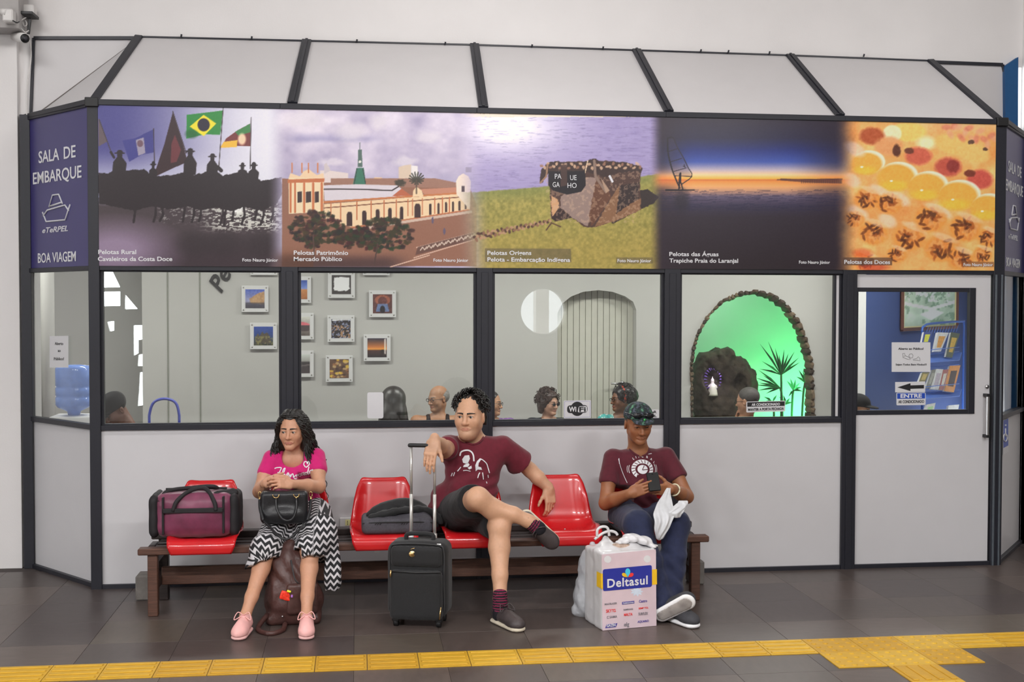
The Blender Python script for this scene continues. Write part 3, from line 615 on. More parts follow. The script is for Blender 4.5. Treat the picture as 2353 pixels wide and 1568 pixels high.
for x0, a, b, hw in ((683, 965, 1075, 22), (797, 955, 1066, 17), (900, 945, 1040, 16), (995, 935, 1032, 14), (1085, 925, 1022, 13), (1208, 902, 1010, 24), (1307, 902, 988, 10), (1370, 896, 982, 8), (1428, 890, 968, 9), (1482, 885, 962, 8), (1532, 880, 955, 8), (1580, 874, 945, 7)):
    B.poly(cv2([(x0-hw, b), (x0-hw, a+hw), (x0-hw*.6, a), (x0+hw*.6, a), (x0+hw, a+hw), (x0+hw, b)]), (62, 44, 44))
for x0 in (540, 615, 740, 850, 950, 1045, 1135, 1170, 1245, 1340, 1400, 1455): B.line(cv2([(x0, 925-x0*.05), (x0, 1085-x0*.08)]), 2.6, (188, 112, 74))
B.poly(cv2([(1170, 850), (1175, 800), (1200, 770), (1240, 800), (1255, 845)]), (226, 198, 160)); 
B.poly(cv2([(212, 700), (485, 680), (480, 965), (215, 980)]), (232, 206, 170)); B.poly(cv2([(205, 715), (490, 705), (488, 735), (205, 742)]), (186, 108, 68))
for x0 in (228, 262, 332, 402, 468): B.line(cv2([(x0, 745), (x0, 965)]), 5, (190, 112, 72))
for a, b in ((280, 315), (345, 386), (415, 446)): B.poly(cv2([(a, 895), (a, 810), (b, 806), (b, 890)]), (60, 46, 46))
B.poly(cv2([(215, 700), (225, 665), (300, 690), (330, 650), (370, 635), (400, 660), (430, 680), (480, 665), (485, 705)]), (226, 196, 160))
for x0 in (238, 316, 366, 438): B.line(cv2([(x0, 590), (x0, 660)]), 3.2, (196, 124, 84))
B.poly(cv2([(1505, 730), (1525, 690), (1560, 668), (1600, 690), (1620, 730), (1612, 950), (1510, 830)]), (232, 214, 196)); B.poly(cv2([(1548, 765), (1572, 765), (1572, 810), (1548, 810)]), (70, 54, 56)); B.poly(cv2([(1580, 620), (1625, 620), (1625, 660), (1580, 660)]), (150, 140, 156))
for k in range(14):
    a = k/14*math.pi*2; B.line([(957, 416), (957+17*math.cos(a), 410+14*math.sin(a))], 3.4, (64, 62, 54), .9)
B.line([(957, 414), (957, 445)], 3, (84, 70, 60)); B.ell(920, 420, 12, 8, (60, 58, 50), .9, .4, jag=4)
B.line(cv2([(690, 1110), (1090, 1045), (1620, 965)]), 6, (196, 172, 156))
for l in ([(1200, 1240), (1700, 1110)], [(1180, 1320), (1640, 1180)], [(1000, 1390), (1300, 1300)]): B.line(cv2(l), 2.4, (206, 172, 152))
B.poly(cv2([(1210, 1235), (1690, 1110), (1640, 1180), (1190, 1300)]), (84, 60, 56), .7)
for k in range(9): xx = 1230+k*50; B.line(cv2([(xx, 1262-k*13), (xx+16, 1238-k*13), (xx+34, 1258-k*13), (xx+48, 1235-k*13)]), 2.2, (206, 186, 170))
for x0, y0 in ((1325, 1030), (1415, 1115)): B.ell(*cv2([(x0, y0)])[0], 2.6, 8, (96, 84, 104))
for (cx_, cy_, rx, ry, n_) in ((728, 528, 64, 42, 190), (880, 540, 70, 38, 190), (800, 548, 30, 22, 60)):
    for k in range(n_): a = RNG.uniform(0, 6.28); r = RNG.uniform(0, 1)**.5; B.ell(cx_+rx*r*math.cos(a), cy_+ry*r*math.sin(a), RNG.uniform(3, 9), RNG.uniform(2.5, 6), (44+RNG.uniform(-10, 26), 38+RNG.uniform(-8, 22), 36), .85, .5, jag=3, js=4)
B.line([(722, 600), (720, 540)], 3, (84, 62, 56)); B.line([(860, 608), (868, 560)], 3, (74, 56, 52))
# -- 3: leather boat on the grass
s3 = smooth(1045, 1125, X+(Y-430)*-.05)
lake = np.stack([146+20*vnoise(X, Y*6, 24, 6), 134+20*vnoise(X, Y*6, 24, 6), 180+14*vnoise(X, Y*6, 24, 6)], 1); g = np.exp(-(((X-1160)/130)**2+((Y-292)/62)**2))[:, None]; lake = lake*(1-g)+np.array([250, 244, 252])*g  # white glare painted into the lake colour
dkn = smooth(.58, .75, vnoise(X*.5, Y*5, 10, 11))[:, None]*.25; lake = lake*(1-dkn)+np.array([84, 76, 124])*dkn
B.C = B.C*(1-s3[:, None])+lake*s3[:, None]
B.mix(s3*smooth(1040, 1110, X)*((Y < 268+2*vnoise(X, Y, 4)).astype(float))*(X < 1505), (232, 214, 196)); B.mix(s3*(Y < 262)*(vnoise(X, Y*.3, 3, 2) > .55)*.5, (170, 140, 116))
gl = np.interp(X, [1090, 1264, 1466, 1512], [440, 426, 405, 398]); gm = s3*smooth(0, 4, Y-gl+3*(vnoise(X, Y, 5)-.5)); gn = vnoise(X, Y, 6, 12)[:, None]; gc = np.array([112, 112, 52])*(1-gn)+np.array([184, 166, 92])*gn; tt = smooth(470, 590, Y)[:, None]; gc = gc*(1-.35*tt)+np.array([176, 146, 74])*.35*tt; far = (1-smooth(0, 40, Y-gl))[:, None]*.5; gc = gc*(1-far)+np.array([108, 122, 66])*far
B.C = B.C*(1-gm[:, None])+gc*gm[:, None]
B.poly(cv3([(1390, 800), (1470, 790), (1560, 850), (1520, 900), (1330, 990), (1200, 1060), (1180, 1000)]), (44, 34, 36), .95, 2)
B.poly(cv3([(705, 640), (760, 580), (1150, 570), (1420, 610), (1415, 800), (1418, 950), (1240, 1030), (1060, 1085), (990, 1085), (890, 1010), (730, 1020), (718, 800)]), (74, 52, 46), 1, 2.5, 7)
B.poly(cv3([(800, 850), (1000, 700), (1080, 700), (1030, 1000), (1010, 1080), (890, 1010), (800, 930)]), (142, 120, 112), 1, 2); B.poly(cv3([(1080, 690), (1180, 820), (1190, 850), (1040, 1080), (1020, 1000)]), (96, 62, 46), 1, 2); B.poly(cv3([(1190, 860), (1250, 760), (1260, 950), (1420, 860), (1418, 950), (1240, 1030), (1060, 1085)]), (128, 92, 66), 1, 2.5); B.poly(cv3([(1260, 760), (1405, 740), (1400, 860), (1230, 980)]), (48, 36, 36), 1, 2)
B.poly(cv3([(730, 840), (780, 870), (790, 930), (740, 1000), (725, 920)]), (196, 150, 110), 1, 3); B.poly(cv3([(790, 930), (890, 1010), (760, 1040), (730, 1015)]), (50, 34, 34))
B.mix((vnoise(X, Y, 5, 21) > .58)*(X > 1255)*(X < 1470)*(Y > 375)*(Y < 515)*(np.abs(vnoise(X, Y, 30, 3)-.5) < .3)*.35*((Y-375)/140 < .98), (196, 164, 136))
B.poly(cv3([(650, 640), (700, 590), (760, 570), (850, 590), (960, 580), (1060, 555), (1150, 590), (1200, 570), (1330, 590), (1430, 620), (1420, 660), (1380, 650), (1250, 660), (1150, 700), (1020, 660), (860, 650), (720, 650), (660, 740), (640, 740)]), (58, 42, 40), 1, 3, 6)
for k in range(34): x0 = 655+k*23; B.ell(*cv3([(x0, 610+18*math.sin(k*2.3))])[0], 4.4, 3.0, (206, 170, 140) if k % 3 else (150, 110, 88), .85, .3, rot=k, jag=1.5)
B.line(cv3([(700, 600), (690, 690), (645, 740)]), 4, (150, 116, 92)); B.line(cv3([(1060, 570), (1070, 690), (1150, 810)]), 6, (132, 110, 98)); B.line(cv3([(1010, 570), (990, 660), (870, 750)]), 2.4, (214, 190, 160)); B.poly(cv3([(1110, 700), (1180, 800), (1150, 820)]), (168, 140, 118)); B.line(cv3([(1180, 690), (1200, 730)]), 5, (214, 214, 220))
B.poly(cv3([(705, 650), (990, 650), (995, 760), (960, 810), (850, 832), (740, 800), (705, 760)]), (30, 26, 32)); B.poly(cv3([(800, 600), (850, 600), (850, 760), (800, 770)]), (72, 52, 48), .9)
for k in range(60): a = k/60; x0 = 140+a*590; y0 = 1160-a*125+22*math.sin(k*1.7)*(1-a*.6); B.ell(*cv3([(x0, y0)])[0], 6-3*a, 3.2, [(72, 48, 42), (134, 96, 76), (176, 138, 108)][k % 3], .9, .3, rot=k*1.1)
B.line(cv3([(690, 1105), (730, 1050), (800, 1080)]), 3, (86, 58, 48))
# -- 4: sunset with windsurfer
s4 = smooth(1492, 1524, X); st = [(255, (48, 38, 48)), (318, (38, 36, 64)), (345, (34, 46, 112)), (372, (62, 84, 164)), (392, (196, 178, 184)), (402, (250, 206, 150)), (411, (253, 178, 70)), (414, (210, 110, 60)), (416, (226, 140, 64)), (428, (236, 168, 104)), (440, (190, 142, 116)), (452, (96, 84, 106)), (475, (52, 46, 68)), (500, (46, 38, 48)), (622, (40, 31, 36))]
p4 = Print(X, Y); p4.vgrad(st); e = np.clip(smooth(1500, 1600, X)*(1-smooth(1800, 1945, X)*.75), 0, 1); dk4 = (1-e)*(1-np.exp(-((Y-412)/16)**2)); p4.mix(dk4*.85, (46, 36, 46)); p4.mix((1-e)*np.exp(-((Y-412)/15)**2)*.6, (196, 96, 60)); p4.mix(((vnoise(X*.3, Y*5, 6, 5) > .56) & (Y > 436) & (Y < 485))*.4, (36, 34, 60))
B.C = B.C*(1-s4[:, None])+p4.C*s4[:, None]
K4 = (30, 26, 34); B.line([(1786, 413.5), (1935, 412)], 2.6, (110, 62, 52)); B.poly([(1793, 410), (1840, 412), (1935, 410), (1935, 422), (1860, 420), (1793, 415)], (92, 56, 52), .8); 
for k in range(22): B.line([(1842+k*4.2, 414), (1842+k*4.2, 421)], 1.4, (60, 42, 46), .8)
B.line([tuple(p) for p in spline([(1534, 318), (1535, 350), (1543, 385), (1553, 412), (1562, 432)], 14)], 3.4, K4); B.line([tuple(p) for p in spline([(1534, 318), (1546, 316), (1556, 338), (1570, 362), (1581, 385), (1590, 405), (1566, 424)], 20)], 2.2, K4)
for l in ([(1538, 348), (1556, 342)], [(1541, 372), (1567, 364)], [(1549, 394), (1577, 386)], [(1552, 404), (1590, 406)], [(1570, 382), (1574, 384), (1572, 378)]): B.line(l, 1.8, K4)
B.poly([(1536, 320), (1548, 318), (1570, 362), (1589, 404), (1553, 406), (1541, 372)], (70, 60, 80), .25)
B.ell(1563.5, 399, 2.6, 3, K4); B.line([(1563, 402), (1562, 420)], 6, K4); B.line([(1562, 418), (1560, 435)], 3, K4); B.line([(1564, 418), (1569, 435)], 3, K4); B.line([(1530, 437), (1595, 437)], 3.6, K4); B.ell(1566, 462, 17, 24, (38, 33, 42), .7, .9, jag=4)
# -- 5: sweets
s5 = smooth(1918, 1972, X+(vnoise(X, Y, 20)-.5)*10); p5 = Print(X, Y); h = vnoise(X, Y, 40, 14); p5.C = np.stack([222+30*h, 140+70*h, 74+60*h], 1); p5.mix(smooth(330, 270, Y)*smooth(2050, 2200, X)*.5, (236, 196, 160))
def E5(x, y, rx, ry, col, al=1., soft=.2, rot=0., jag=0): xx, yy = cv4([(x, y)])[0]; p5.ell(xx, yy, rx/2.8, ry/2.8, col, al, soft, rot, jag, 6)
E5(1080, 570, 120, 60, (248, 200, 110)); E5(1200, 640, 60, 40, (255, 240, 190), .9, .8); E5(980, 580, 60, 55, (250, 226, 180)); E5(1360, 650, 110, 60, (240, 190, 110), 1, .3, .3); E5(1500, 700, 110, 60, (240, 190, 112), 1, .3, .3)
for k in range(14): E5(1330+k*24, 540+40*math.sin(k*1.9)+k*7, 30, 18, (226, 160, 130) if k % 2 else (206, 110, 96), .6, .7, k)
for x, y, rx, ry, c_ in ((850, 595, 80, 55, (176, 84, 52)), (960, 660, 90, 60, (226, 158, 104)), (1010, 690, 26, 40, (90, 54, 44)), (1150, 725, 85, 58, (204, 98, 78)), (1090, 690, 30, 20, (110, 64, 52)), (1340, 795, 85, 62, (190, 86, 72)), (1370, 790, 40, 40, (140, 60, 56)), (1545, 875, 82, 62, (198, 84, 74)), (1480, 835, 36, 24, (120, 60, 48)), (1490, 635, 20, 14, (96, 70, 60)), (1580, 680, 16, 12, (96, 70, 60))): E5(x, y, rx, ry, c_, .95, .35, 0, 2.2)
for x, y, rx, ry in ((815, 775, 100, 72), (1005, 865, 122, 88), (1200, 925, 122, 88), (1400, 985, 130, 92), (1590, 1060, 110, 80)):
    E5(x+18, y-14, rx*1.02, ry*1.02, (250, 232, 206), .95, .1); E5(x, y, rx, ry, (240, 172, 76), 1, .2); E5(x-10, y+ry*.55, rx*.7, ry*.35, (246, 196, 70), .7, .8); E5(x-30, y+20, 10, 6, (255, 250, 220), .9, .6)
for x, y, rx, ry in ((740, 680, 70, 40), (720, 880, 60, 40), (900, 950, 70, 30), (1030, 1000, 70, 36), (1290, 1080, 80, 30), (760, 1090, 70, 40), (1130, 1210, 70, 50), (950, 1140, 60, 40)): E5(x, y, rx, ry, (244, 206, 176), .8, .5, .5)
for x, y, r in ((820, 1000, 80), (960, 1030, 80), (740, 1130, 60), (860, 1220, 90), (1090, 1250, 100), (1230, 1130, 100), (1450, 1190, 100), (1290, 1320, 100), (1420, 1390, 80), (1600, 1250, 70), (1560, 1360, 60), (1010, 1360, 60), (800, 1400, 70)):
    E5(x, y, r*1.05, r*.85, (232, 150, 70), .9, .3, 0, 2)
    for k in range(26): rr_ = (k/26)**.6*.8; E5(x+r*rr_*math.cos(k*2.4+x), y+r*.85*rr_*math.sin(k*2.4+x), r*.26, r*.10, [(104, 54, 34), (160, 84, 42), (216, 134, 66), (78, 44, 34), (226, 160, 96)][k % 5], .75, .6, RNG.uniform(0, 3.1), 1.5)
    E5(x+r*.3, y-r*.7, r*.8, r*.22, (246, 206, 168), .55, .5, .35)
E5(790, 1350, 60, 30, (226, 96, 50), .7, .7); E5(860, 1440, 90, 26, (196, 70, 50), .7, .7)
p5.noise(5, 10, 3); B.C = B.C*(1-s5[:, None])+p5.C*s5[:, None]
for q, col, al in (([(1114, 571), (1312, 572), (1313, 603), (1114, 602)], (84, 74, 62), .55), ([(1416, 592), (1500, 592), (1500, 606), (1416, 606)], (84, 74, 62), .5), ([(1936, 592), (2050, 592), (2050, 610), (1936, 610)], (84, 64, 56), .7), ([(2212, 601), (2284, 602), (2284, 614), (2212, 614)], (110, 70, 50), .6)): B.poly(q, col, al)
B.noise(3, 3, 9)
print_obj('photo_print', Pn, Fq, B.C, M_PRINT, ban, k=.80)
def cap(body, x0, y0, x1, y1, h, **kw): text_fit('caption', body, P(x0, y0, -.038), P(x1, y1, -.038), h, M_TXT, ban, .0006, bold=.018, **kw)
for a in (('Pelotas Rural', 226, 584, 313, 584), ('Cavaleiros da Costa Doce', 225, 600, 396, 600), ('Pelotas Patrimônio', 675, 585.5, 800, 586), ('Mercado Público', 675, 600, 786, 600), ('Pelotas Origens', 1120, 586, 1221, 586), ('Pelota - Embarcação Indígena', 1120, 601, 1310, 602), ('Pelotas das Águas', 1538, 588.5, 1651, 589), ('Trapiche Praia do Laranjal', 1538, 603.5, 1696, 604), ('Pelotas dos Doces', 1940, 606.5, 2045, 607)): cap(*a, .026)
for a in (('Foto Nauro Júnior', 557, 601, 639, 601.5), ('Foto Nauro Júnior', 996, 601.5, 1076, 602), ('Foto Nauro Júnior', 1419, 602.5, 1496, 603), ('Foto Nauro Júnior', 1836, 606, 1907, 606.5), ('Foto Nauro Júnior', 2214, 611.5, 2281, 612)): cap(*a, .0195)
for a in (('PA', 1275, 411, 1290, 411), ('UE', 1310, 414, 1325, 414), ('GA', 1270, 430, 1286, 430), ('HO', 1304, 432, 1325, 432)): text_fit('caption', a[0], P(a[1], a[2], -.038), P(a[3], a[4], -.038), .032, M_TXT, ban, .0006)

# ------------------------------------------------------------------ navy signs on the chamfers
M_NAVY = mat('navy_vinyl', alb(50, 46, 92, .62), .3, var=.04, scale=4)
M_LOGO = mat('grey_white_lettering', (.72, .72, .76), .5)
for k in (0, 1):
    sg = empty('boarding_lounge_sign', (*CH[k][0], Z_HEAD1), ('navy boarding lounge sign with white lettering on the left angled end', 'navy boarding lounge sign seen at a steep angle on the far right')[k], 'sign', 'boarding lounge signs')
    q, n, d, nn = chamfer_quad(k, Z_HEAD1, Z_TOP0, .012, .025); slab('sign_panel', q, n, .02, M_NAVY, sg)
    dd = d if k == 1 else -d                                    # reading direction, left to right for the viewer
    a = np.array([q[1][0], q[1][1]]) if k == 0 else np.array([q[0][0], q[0][1]]); W = float(np.hypot(q[1][0]-q[0][0], q[1][1]-q[0][1])); nn = np.asarray(nn)
    def S(u, z): p = a+dd*u*W+nn*.002; return Vector((p[0], p[1], z))
    H = lambda f: Z_HEAD1+f*(Z_TOP0-Z_HEAD1)
    for body, u0, u1, f, h in (('SALA', .17, .51, .70, .075), ('DE', .585, .77, .70, .075), ('EMBARQUE', .07, .86, .565, .075), ('BOA VIAGEM', .14, .76, .035, .062)):
        text_fit('lettering', body, S(u0, H(f)), S(u1, H(f)), h, M_TXT, sg, 0., bold=.012)
    text_fit('lettering', 'eTeRPEL', S(.22, H(.232)), S(.64, H(.232)), .034, M_LOGO, sg, 0., bold=.02, shear=.25)
    def stroke(pts, w=.011): return ([np.array(S(u, H(f)))+np.array([nn[0], nn[1], 0])*.001 for u, f in pts], w/2)
    tubes('emblem', [stroke([(.23, .37), (.29, .305), (.60, .305), (.68, .40)]), stroke([(.24, .345), (.31, .38), (.60, .40), (.66, .36)]), stroke([(.34, .40), (.40, .475), (.50, .475), (.56, .41)]), stroke([(.36, .405), (.54, .42)])], M_LOGO, sg, seg=6)
# ------------------------------------------------------------------ waiting lounge behind the glass
YB = 3.70
M_INW = mat('lounge_grey_wall', (.56, .555, .525), .8, var=.02, scale=3, bump=.08, bscale=80)
M_INW2 = mat('lounge_dark_wall', alb(150, 150, 147, .66), .8, var=.03, scale=3)
M_CREAM = mat('cream_wood_paint', (.62, .615, .53), .6, var=.04, scale=12)
from mathutils.geometry import tessellate_polygon
def pierced(name, outer, holes, y, th, m, **kw):
    """wall in the plane y with holes; outer / holes are (x, z) loops"""
    loops = [[Vector((p[0], p[1], 0)) for p in l] for l in [outer]+holes]; tris = tessellate_polygon(loops); flat = [p for l in loops for p in l]; n = len(flat)
    V = [(p.x, y, p.y) for p in flat]+[(p.x, y+th, p.y) for p in flat]; Fc = [t for t in tris]+[tuple(i+n for i in t[::-1]) for t in tris]; o = 0
    for l in loops:
        k = len(l)
        for i in range(k): Fc.append((o+i, o+(i+1) % k, n+o+(i+1) % k, n+o+i))
        o += k
    me = pyd(V, Fc, name); bm = bmesh.new(); bm.from_mesh(me); me2 = bm_mesh(bm, name); return obj(name, me2, None, m, **kw)
def xz(pts, Y): return [(P(a, b, Y)[0], P(a, b, Y)[2]) for a, b in pts]
XL = P(327, 800, YB)[0]
arch = [(1281, 1040), (1281, 720), (1292, 698), (1312, 682), (1340, 671), (1375, 667), (1408, 671), (1436, 681), (1455, 694), (1462, 712), (1462, 1040)]
grot = [(1589, 1040), (1587, 842), (1592, 800), (1603, 765), (1625, 727), (1658, 692), (1698, 673), (1738, 668), (1776, 678), (1810, 703), (1836, 740), (1856, 790), (1866, 832), (1870, 1040)]
def down(l): 
    l = [list(p) for p in l]; l[0][1] = l[-1][1] = .02; return l
XR = P(1925, 800, YB)[0]
pierced('wall_inner_back', [(XL, 0), (XR+.3, 0), (XR+.3, 3.0), (XL, 3.0)], [down(xz(arch, YB)), down(xz(grot, YB))], YB, .14, M_INW, kind='structure', label='grey back wall of the lounge with picture frames, arched door and grotto')
# left end: dark wall, openings cut in the shapes of bright street reflections
YL = 4.4
hol = [[(236, 610), (252, 610), (276, 660), (236, 661)], [(236, 671), (276, 670), (276, 703), (236, 704)], [(287, 676), (316, 710), (287, 711)], [(307, 748), (328, 748), (328, 780), (318, 782), (318, 812), (307, 818)], [(318, 816), (328, 814), (328, 842), (316, 842)], [(321, 856), (329, 856), (328, 932), (316, 934), (319, 900)], [(246, 740), (262, 738), (262, 760), (252, 762)], [(126, 850), (134, 846), (133, 935), (127, 930)]]
pierced('wall_inner_left', [(-6.9, 0), (XL+.1, 0), (XL+.1, 3.0), (-6.9, 3.0)], [xz(h, YL) for h in hol], YL, .06, M_INW2, kind='structure', label='dim lounge end wall with openings cut as bright street reflections')
box('wall_inner_side', -7, -6.9, .85, 4.5, 0, 3.0, M_INW2, kind='structure', bev=0, label='side wall of the lounge on the left')
box('wall_inner_return', XL, XL+.10, YB+.138, YL, 0, 3.0, M_INW, kind='structure', bev=0, label='short return wall of the lounge')
_c = bmesh.new(); bbox_bm(_c, -7, 8, .72, 6.3, 3.0, 3.06); bbox_bm(_c, -2.0, 3.7, .06, .72, 2.93, 2.96)
obj('ceiling_lounge', bm_mesh(_c, 'ceiling_lounge'), None, mat('lounge_ceiling', (.8, .8, .78), .9), kind='structure', label='white lounge ceiling')
for x_ in (386, 460): xx = P(x_, 800, YB)[0]; box('trim_%d' % (5 if x_ == 386 else 6), xx-.006, xx+.006, YB-.006, YB+.01, 0, 3.0, mat('seam_grey', alb(110, 112, 104, .6), .7), kind='structure', bev=.001, label='thin vertical joint strip on the lounge wall')
# lettering on the wall, turned on its side
pe = P(512, 648, YB-.012); pw = empty('wall_lettering', (pe[0], YB-.01, pe[2]), 'black script letters mounted sideways on the grey lounge wall', 'lettering')
_m = text_mesh('Pe', .21, bold=.02, shear=.3, extrude=.006); _m.transform(Matrix.Translation((pe[0]+.03, YB-.012, pe[2]-.02)) @ Matrix.Rotation(-math.radians(62), 4, 'Y') @ Matrix.Rotation(math.pi/2, 4, 'X')); obj('script_letters', _m, pw, M_TXTK)

# arched plank door in its recess
dr = empty('door_2', (P(1370, 960, YB)[0], YB+.1, 0), 'cream plank door with an arched head in the lounge wall', kind='structure')
ax0, ax1 = P(1281, 800, YB)[0], P(1462, 800, YB)[0]; nb = 13; yd = YB+.13
apx = [(p[0], p[1]) for p in xz(arch[1:-1], YB)]
for k in range(nb):
    a, b = ax0+(ax1-ax0)*k/nb, ax0+(ax1-ax0)*(k+1)/nb; zt = np.interp((a+b)/2, [p[0] for p in apx], [p[1] for p in apx])+.05
    box('plank', a+.002, b-.002, yd, yd+.03, .02, zt, M_CREAM, dr, bev=.003)
box('door_backing', ax0-.05, ax1+.05, yd+.03, yd+.05, 0, 2.3, M_CREAM, dr)  # unseen board added to stop daylight through the plank gaps
hp = P(1425, 882, YB+.08); tube('door_lever', [(hp[0]+.03, yd, hp[2]), (hp[0]+.03, yd-.05, hp[2]), (hp[0]-.09, yd-.055, hp[2]+.002)], .01, M_CHROME, dr)
lathe('rose', [(.001, 0), (.024, 0), (.024, .01), (.001, .012)], M_CHROME, dr, M=Matrix.Translation((hp[0]+.03, yd, hp[2])) @ Matrix.Rotation(math.pi/2, 4, 'X'))

# picture frames on stand-off studs
M_MAT = mat('white_picture_board', (.76, .76, .75), .35, var=.01); M_STUD = mat('frame_stud', (.6, .58, .52), .3, metal=1.)
def pic(kind):
    n = 28; Pn, Fq, u, v = sheet((0, 0, 0), (1, 0, 0), (0, 0, 1), n, n); Q = Print(u*100, (1-v)*100)
    if kind == 'square':
        Q.vgrad([(0, (70, 90, 170)), (60, (150, 150, 180)), (100, (60, 56, 66))]); Q.poly([(20, 50), (60, 25), (100, 8), (100, 80), (30, 75)], (170, 134, 96), 1, 3, 10); Q.noise(8, 22, 2); Q.mix((Q.Y > 70)*.6, (52, 50, 60))
    elif kind == 'palace':
        Q.vgrad([(0, (40, 70, 150)), (45, (30, 60, 120)), (100, (50, 52, 36))]); Q.poly([(10, 60), (20, 35), (30, 50), (45, 25), (55, 40), (70, 30), (85, 55), (90, 90), (8, 90)], (74, 66, 52), 1, 2, 8); Q.mix((vnoise(Q.X, Q.Y, 8) > .55)*(Q.Y > 50)*.7, (130, 126, 70)); Q.noise(8, 16, 3)
    elif kind == 'market':
        Q.vgrad([(0, (40, 70, 150)), (45, (120, 140, 200)), (50, (190, 130, 80)), (100, (150, 90, 50))]); Q.noise(8, 14, 4); Q.poly([(55, 60), (65, 58), (66, 75), (55, 76)], (60, 40, 40))
    elif kind == 'glare':
        Q.C[:] = (60, 56, 56); Q.poly([(10, 12), (90, 10), (92, 70), (75, 85), (15, 80)], (245, 246, 250), 1, 6, 14)  # white glare patch painted over the dark picture
    elif kind == 'bus':
        Q.vgrad([(0, (200, 200, 190)), (100, (80, 70, 66))]); Q.ell(50, 45, 50, 18, (200, 100, 110)); Q.poly([(0, 45), (100, 45), (96, 75), (4, 78)], (70, 58, 60)); Q.noise(9, 14, 5)
    elif kind == 'night':
        Q.C[:] = (34, 30, 34); Q.mix((vnoise(Q.X, Q.Y, 9, 6) > .58)*(Q.Y > 35)*.9, (170, 130, 90)); Q.mix((vnoise(Q.X, Q.Y, 7, 8) > .63)*.8, (150, 160, 190)); Q.poly([(5, 0), (100, 0), (100, 6), (5, 8)], (220, 220, 220))
    elif kind == 'road':
        Q.vgrad([(0, (190, 196, 190)), (35, (150, 150, 144)), (42, (44, 40, 42)), (100, (60, 50, 54))]); Q.line([(0, 90), (60, 60), (100, 55)], 8, (92, 84, 84))
    elif kind == 'tarts':
        Q.C[:] = (92, 66, 50)
        for k in range(40): Q.ell(RNG.uniform(0, 100), RNG.uniform(0, 100), RNG.uniform(6, 13), RNG.uniform(5, 9), [(56, 34, 30), (190, 160, 110), (150, 100, 60), (214, 178, 60)][k % 4], .85, .4, jag=3)
    elif kind == 'altar':
        Q.C[:] = (86, 50, 48); Q.ell(50, 30, 40, 26, (150, 86, 66)); Q.ell(50, 35, 24, 22, (96, 52, 50)); Q.poly([(25, 50), (75, 50), (85, 90), (15, 90)], (96, 130, 180), .8); Q.ell(50, 80, 14, 20, (26, 22, 30)); Q.noise(7, 26, 7)
    else:
        Q.vgrad([(0, (40, 40, 60)), (45, (190, 110, 50)), (58, (226, 150, 60)), (64, (70, 40, 36)), (100, (30, 24, 30))]); Q.ell(80, 70, 14, 10, (34, 24, 26)); Q.line([(92, 5), (92, 80)], 6, (250, 240, 230), .8)
    return Pn, Fq, Q.C
FR = [(586, 687, 'square', 'white framed photo of a sunlit building beside the black script letters'), (605.5, 772.5, 'palace', 'white framed photo of a turreted building under blue sky'), (606, 602, 'palace', 'white frame in the first window, only its lower edge in view'), (684, 666, 'market', 'white framed photo of an orange building, partly behind the second post'), (690, 750, 'bus', 'white framed photo of a pink canopy, partly behind the second post'), (690, 836.5, 'road', 'white framed photo of a dark road, partly behind the second post'), (784.5, 654.5, 'glare', 'white framed photo with white glare painted on'), (783.5, 755.5, 'night', 'white framed dark night scene above the photo of sweets'), (779.5, 847.5, 'tarts', 'white framed photo of brown and yellow sweets'), (864.5, 602, 'night', 'white frame in the second window, only its lower edge in view'), (879, 698.5, 'altar', 'white framed photo of a red and blue church interior'), (866.5, 799.5, 'sunset', 'white framed photo of an orange sunset')]
for (px, py, kd, lab) in FR:
    c = P(px, py, YB-.03); s = P(px+31, py, YB-.03)[0]-c[0]
    f = empty('picture_frame', (c[0], YB-.03, c[2]-s), lab, 'picture', 'white picture frames on the lounge wall')
    box('board', c[0]-s, c[0]+s, YB-.036, YB-.024, c[2]-s, c[2]+s, M_MAT, f, bev=.002)
    Pn, Fq, C = pic(kd); k = s*.71; print_obj('photograph', Pn*np.array([2*k, 1, 2*k])+np.array([c[0]-k, YB-.0375, c[2]-k]), Fq, C, M_PRINT, f, k=.75)
    for a in (-1, 1):
        for b in (-1, 1): tube('stud', [(c[0]+a*s*.84, YB, c[2]+b*s*.84), (c[0]+a*s*.84, YB-.04, c[2]+b*s*.84)], .006, M_STUD, f, seg=8)

# ------------------------------------------------------------------ grotto niche
NY = YB+.95
gx0, gx1 = P(1575, 800, YB)[0]-.15, P(1885, 800, YB)[0]+.35
M_NICHE = mat('niche_white_plaster', (.78, .80, .76), .8, var=.05, scale=3, bump=.3, bscale=12)
nb_ = bmesh.new(); bbox_bm(nb_, gx0-.1, gx1+.1, NY, NY+.06, 0, 2.6); bbox_bm(nb_, gx0-.1, gx0, YB+.14, NY, 0, 2.6); bbox_bm(nb_, gx1, gx1+.1, YB+.14, NY, 0, 2.6); bbox_bm(nb_, gx0-.1, gx1+.1, YB+.14, NY, 2.55, 2.62)
obj('wall_niche', bm_mesh(nb_, 'wall_niche'), None, M_NICHE, kind='structure', label='white plaster niche behind the stone arch, lit green')
gl_ = area_light('niche_lamp', (gx1-.35, YB+.35, .35), (math.radians(155), math.radians(20), 0), .3, .3, 22, (.10, 1.0, .28))
area_light('niche_lamp_top', (gx0+.55, YB+.3, 2.35), (math.radians(25), 0, 0), .3, .3, 5, (.55, 1.0, .70))
lp = empty('garden_spotlight', (gx1-.35, YB+.35, 0), 'small green spotlight on the niche floor', 'lamp'); lathe('lamp_body', [(.02, 0), (.08, .0), (.1, .25), (.09, .26), (.02, .2)], M_BLACK, lp, M=Matrix.Translation((gx1-.35, YB+.35, .02)))
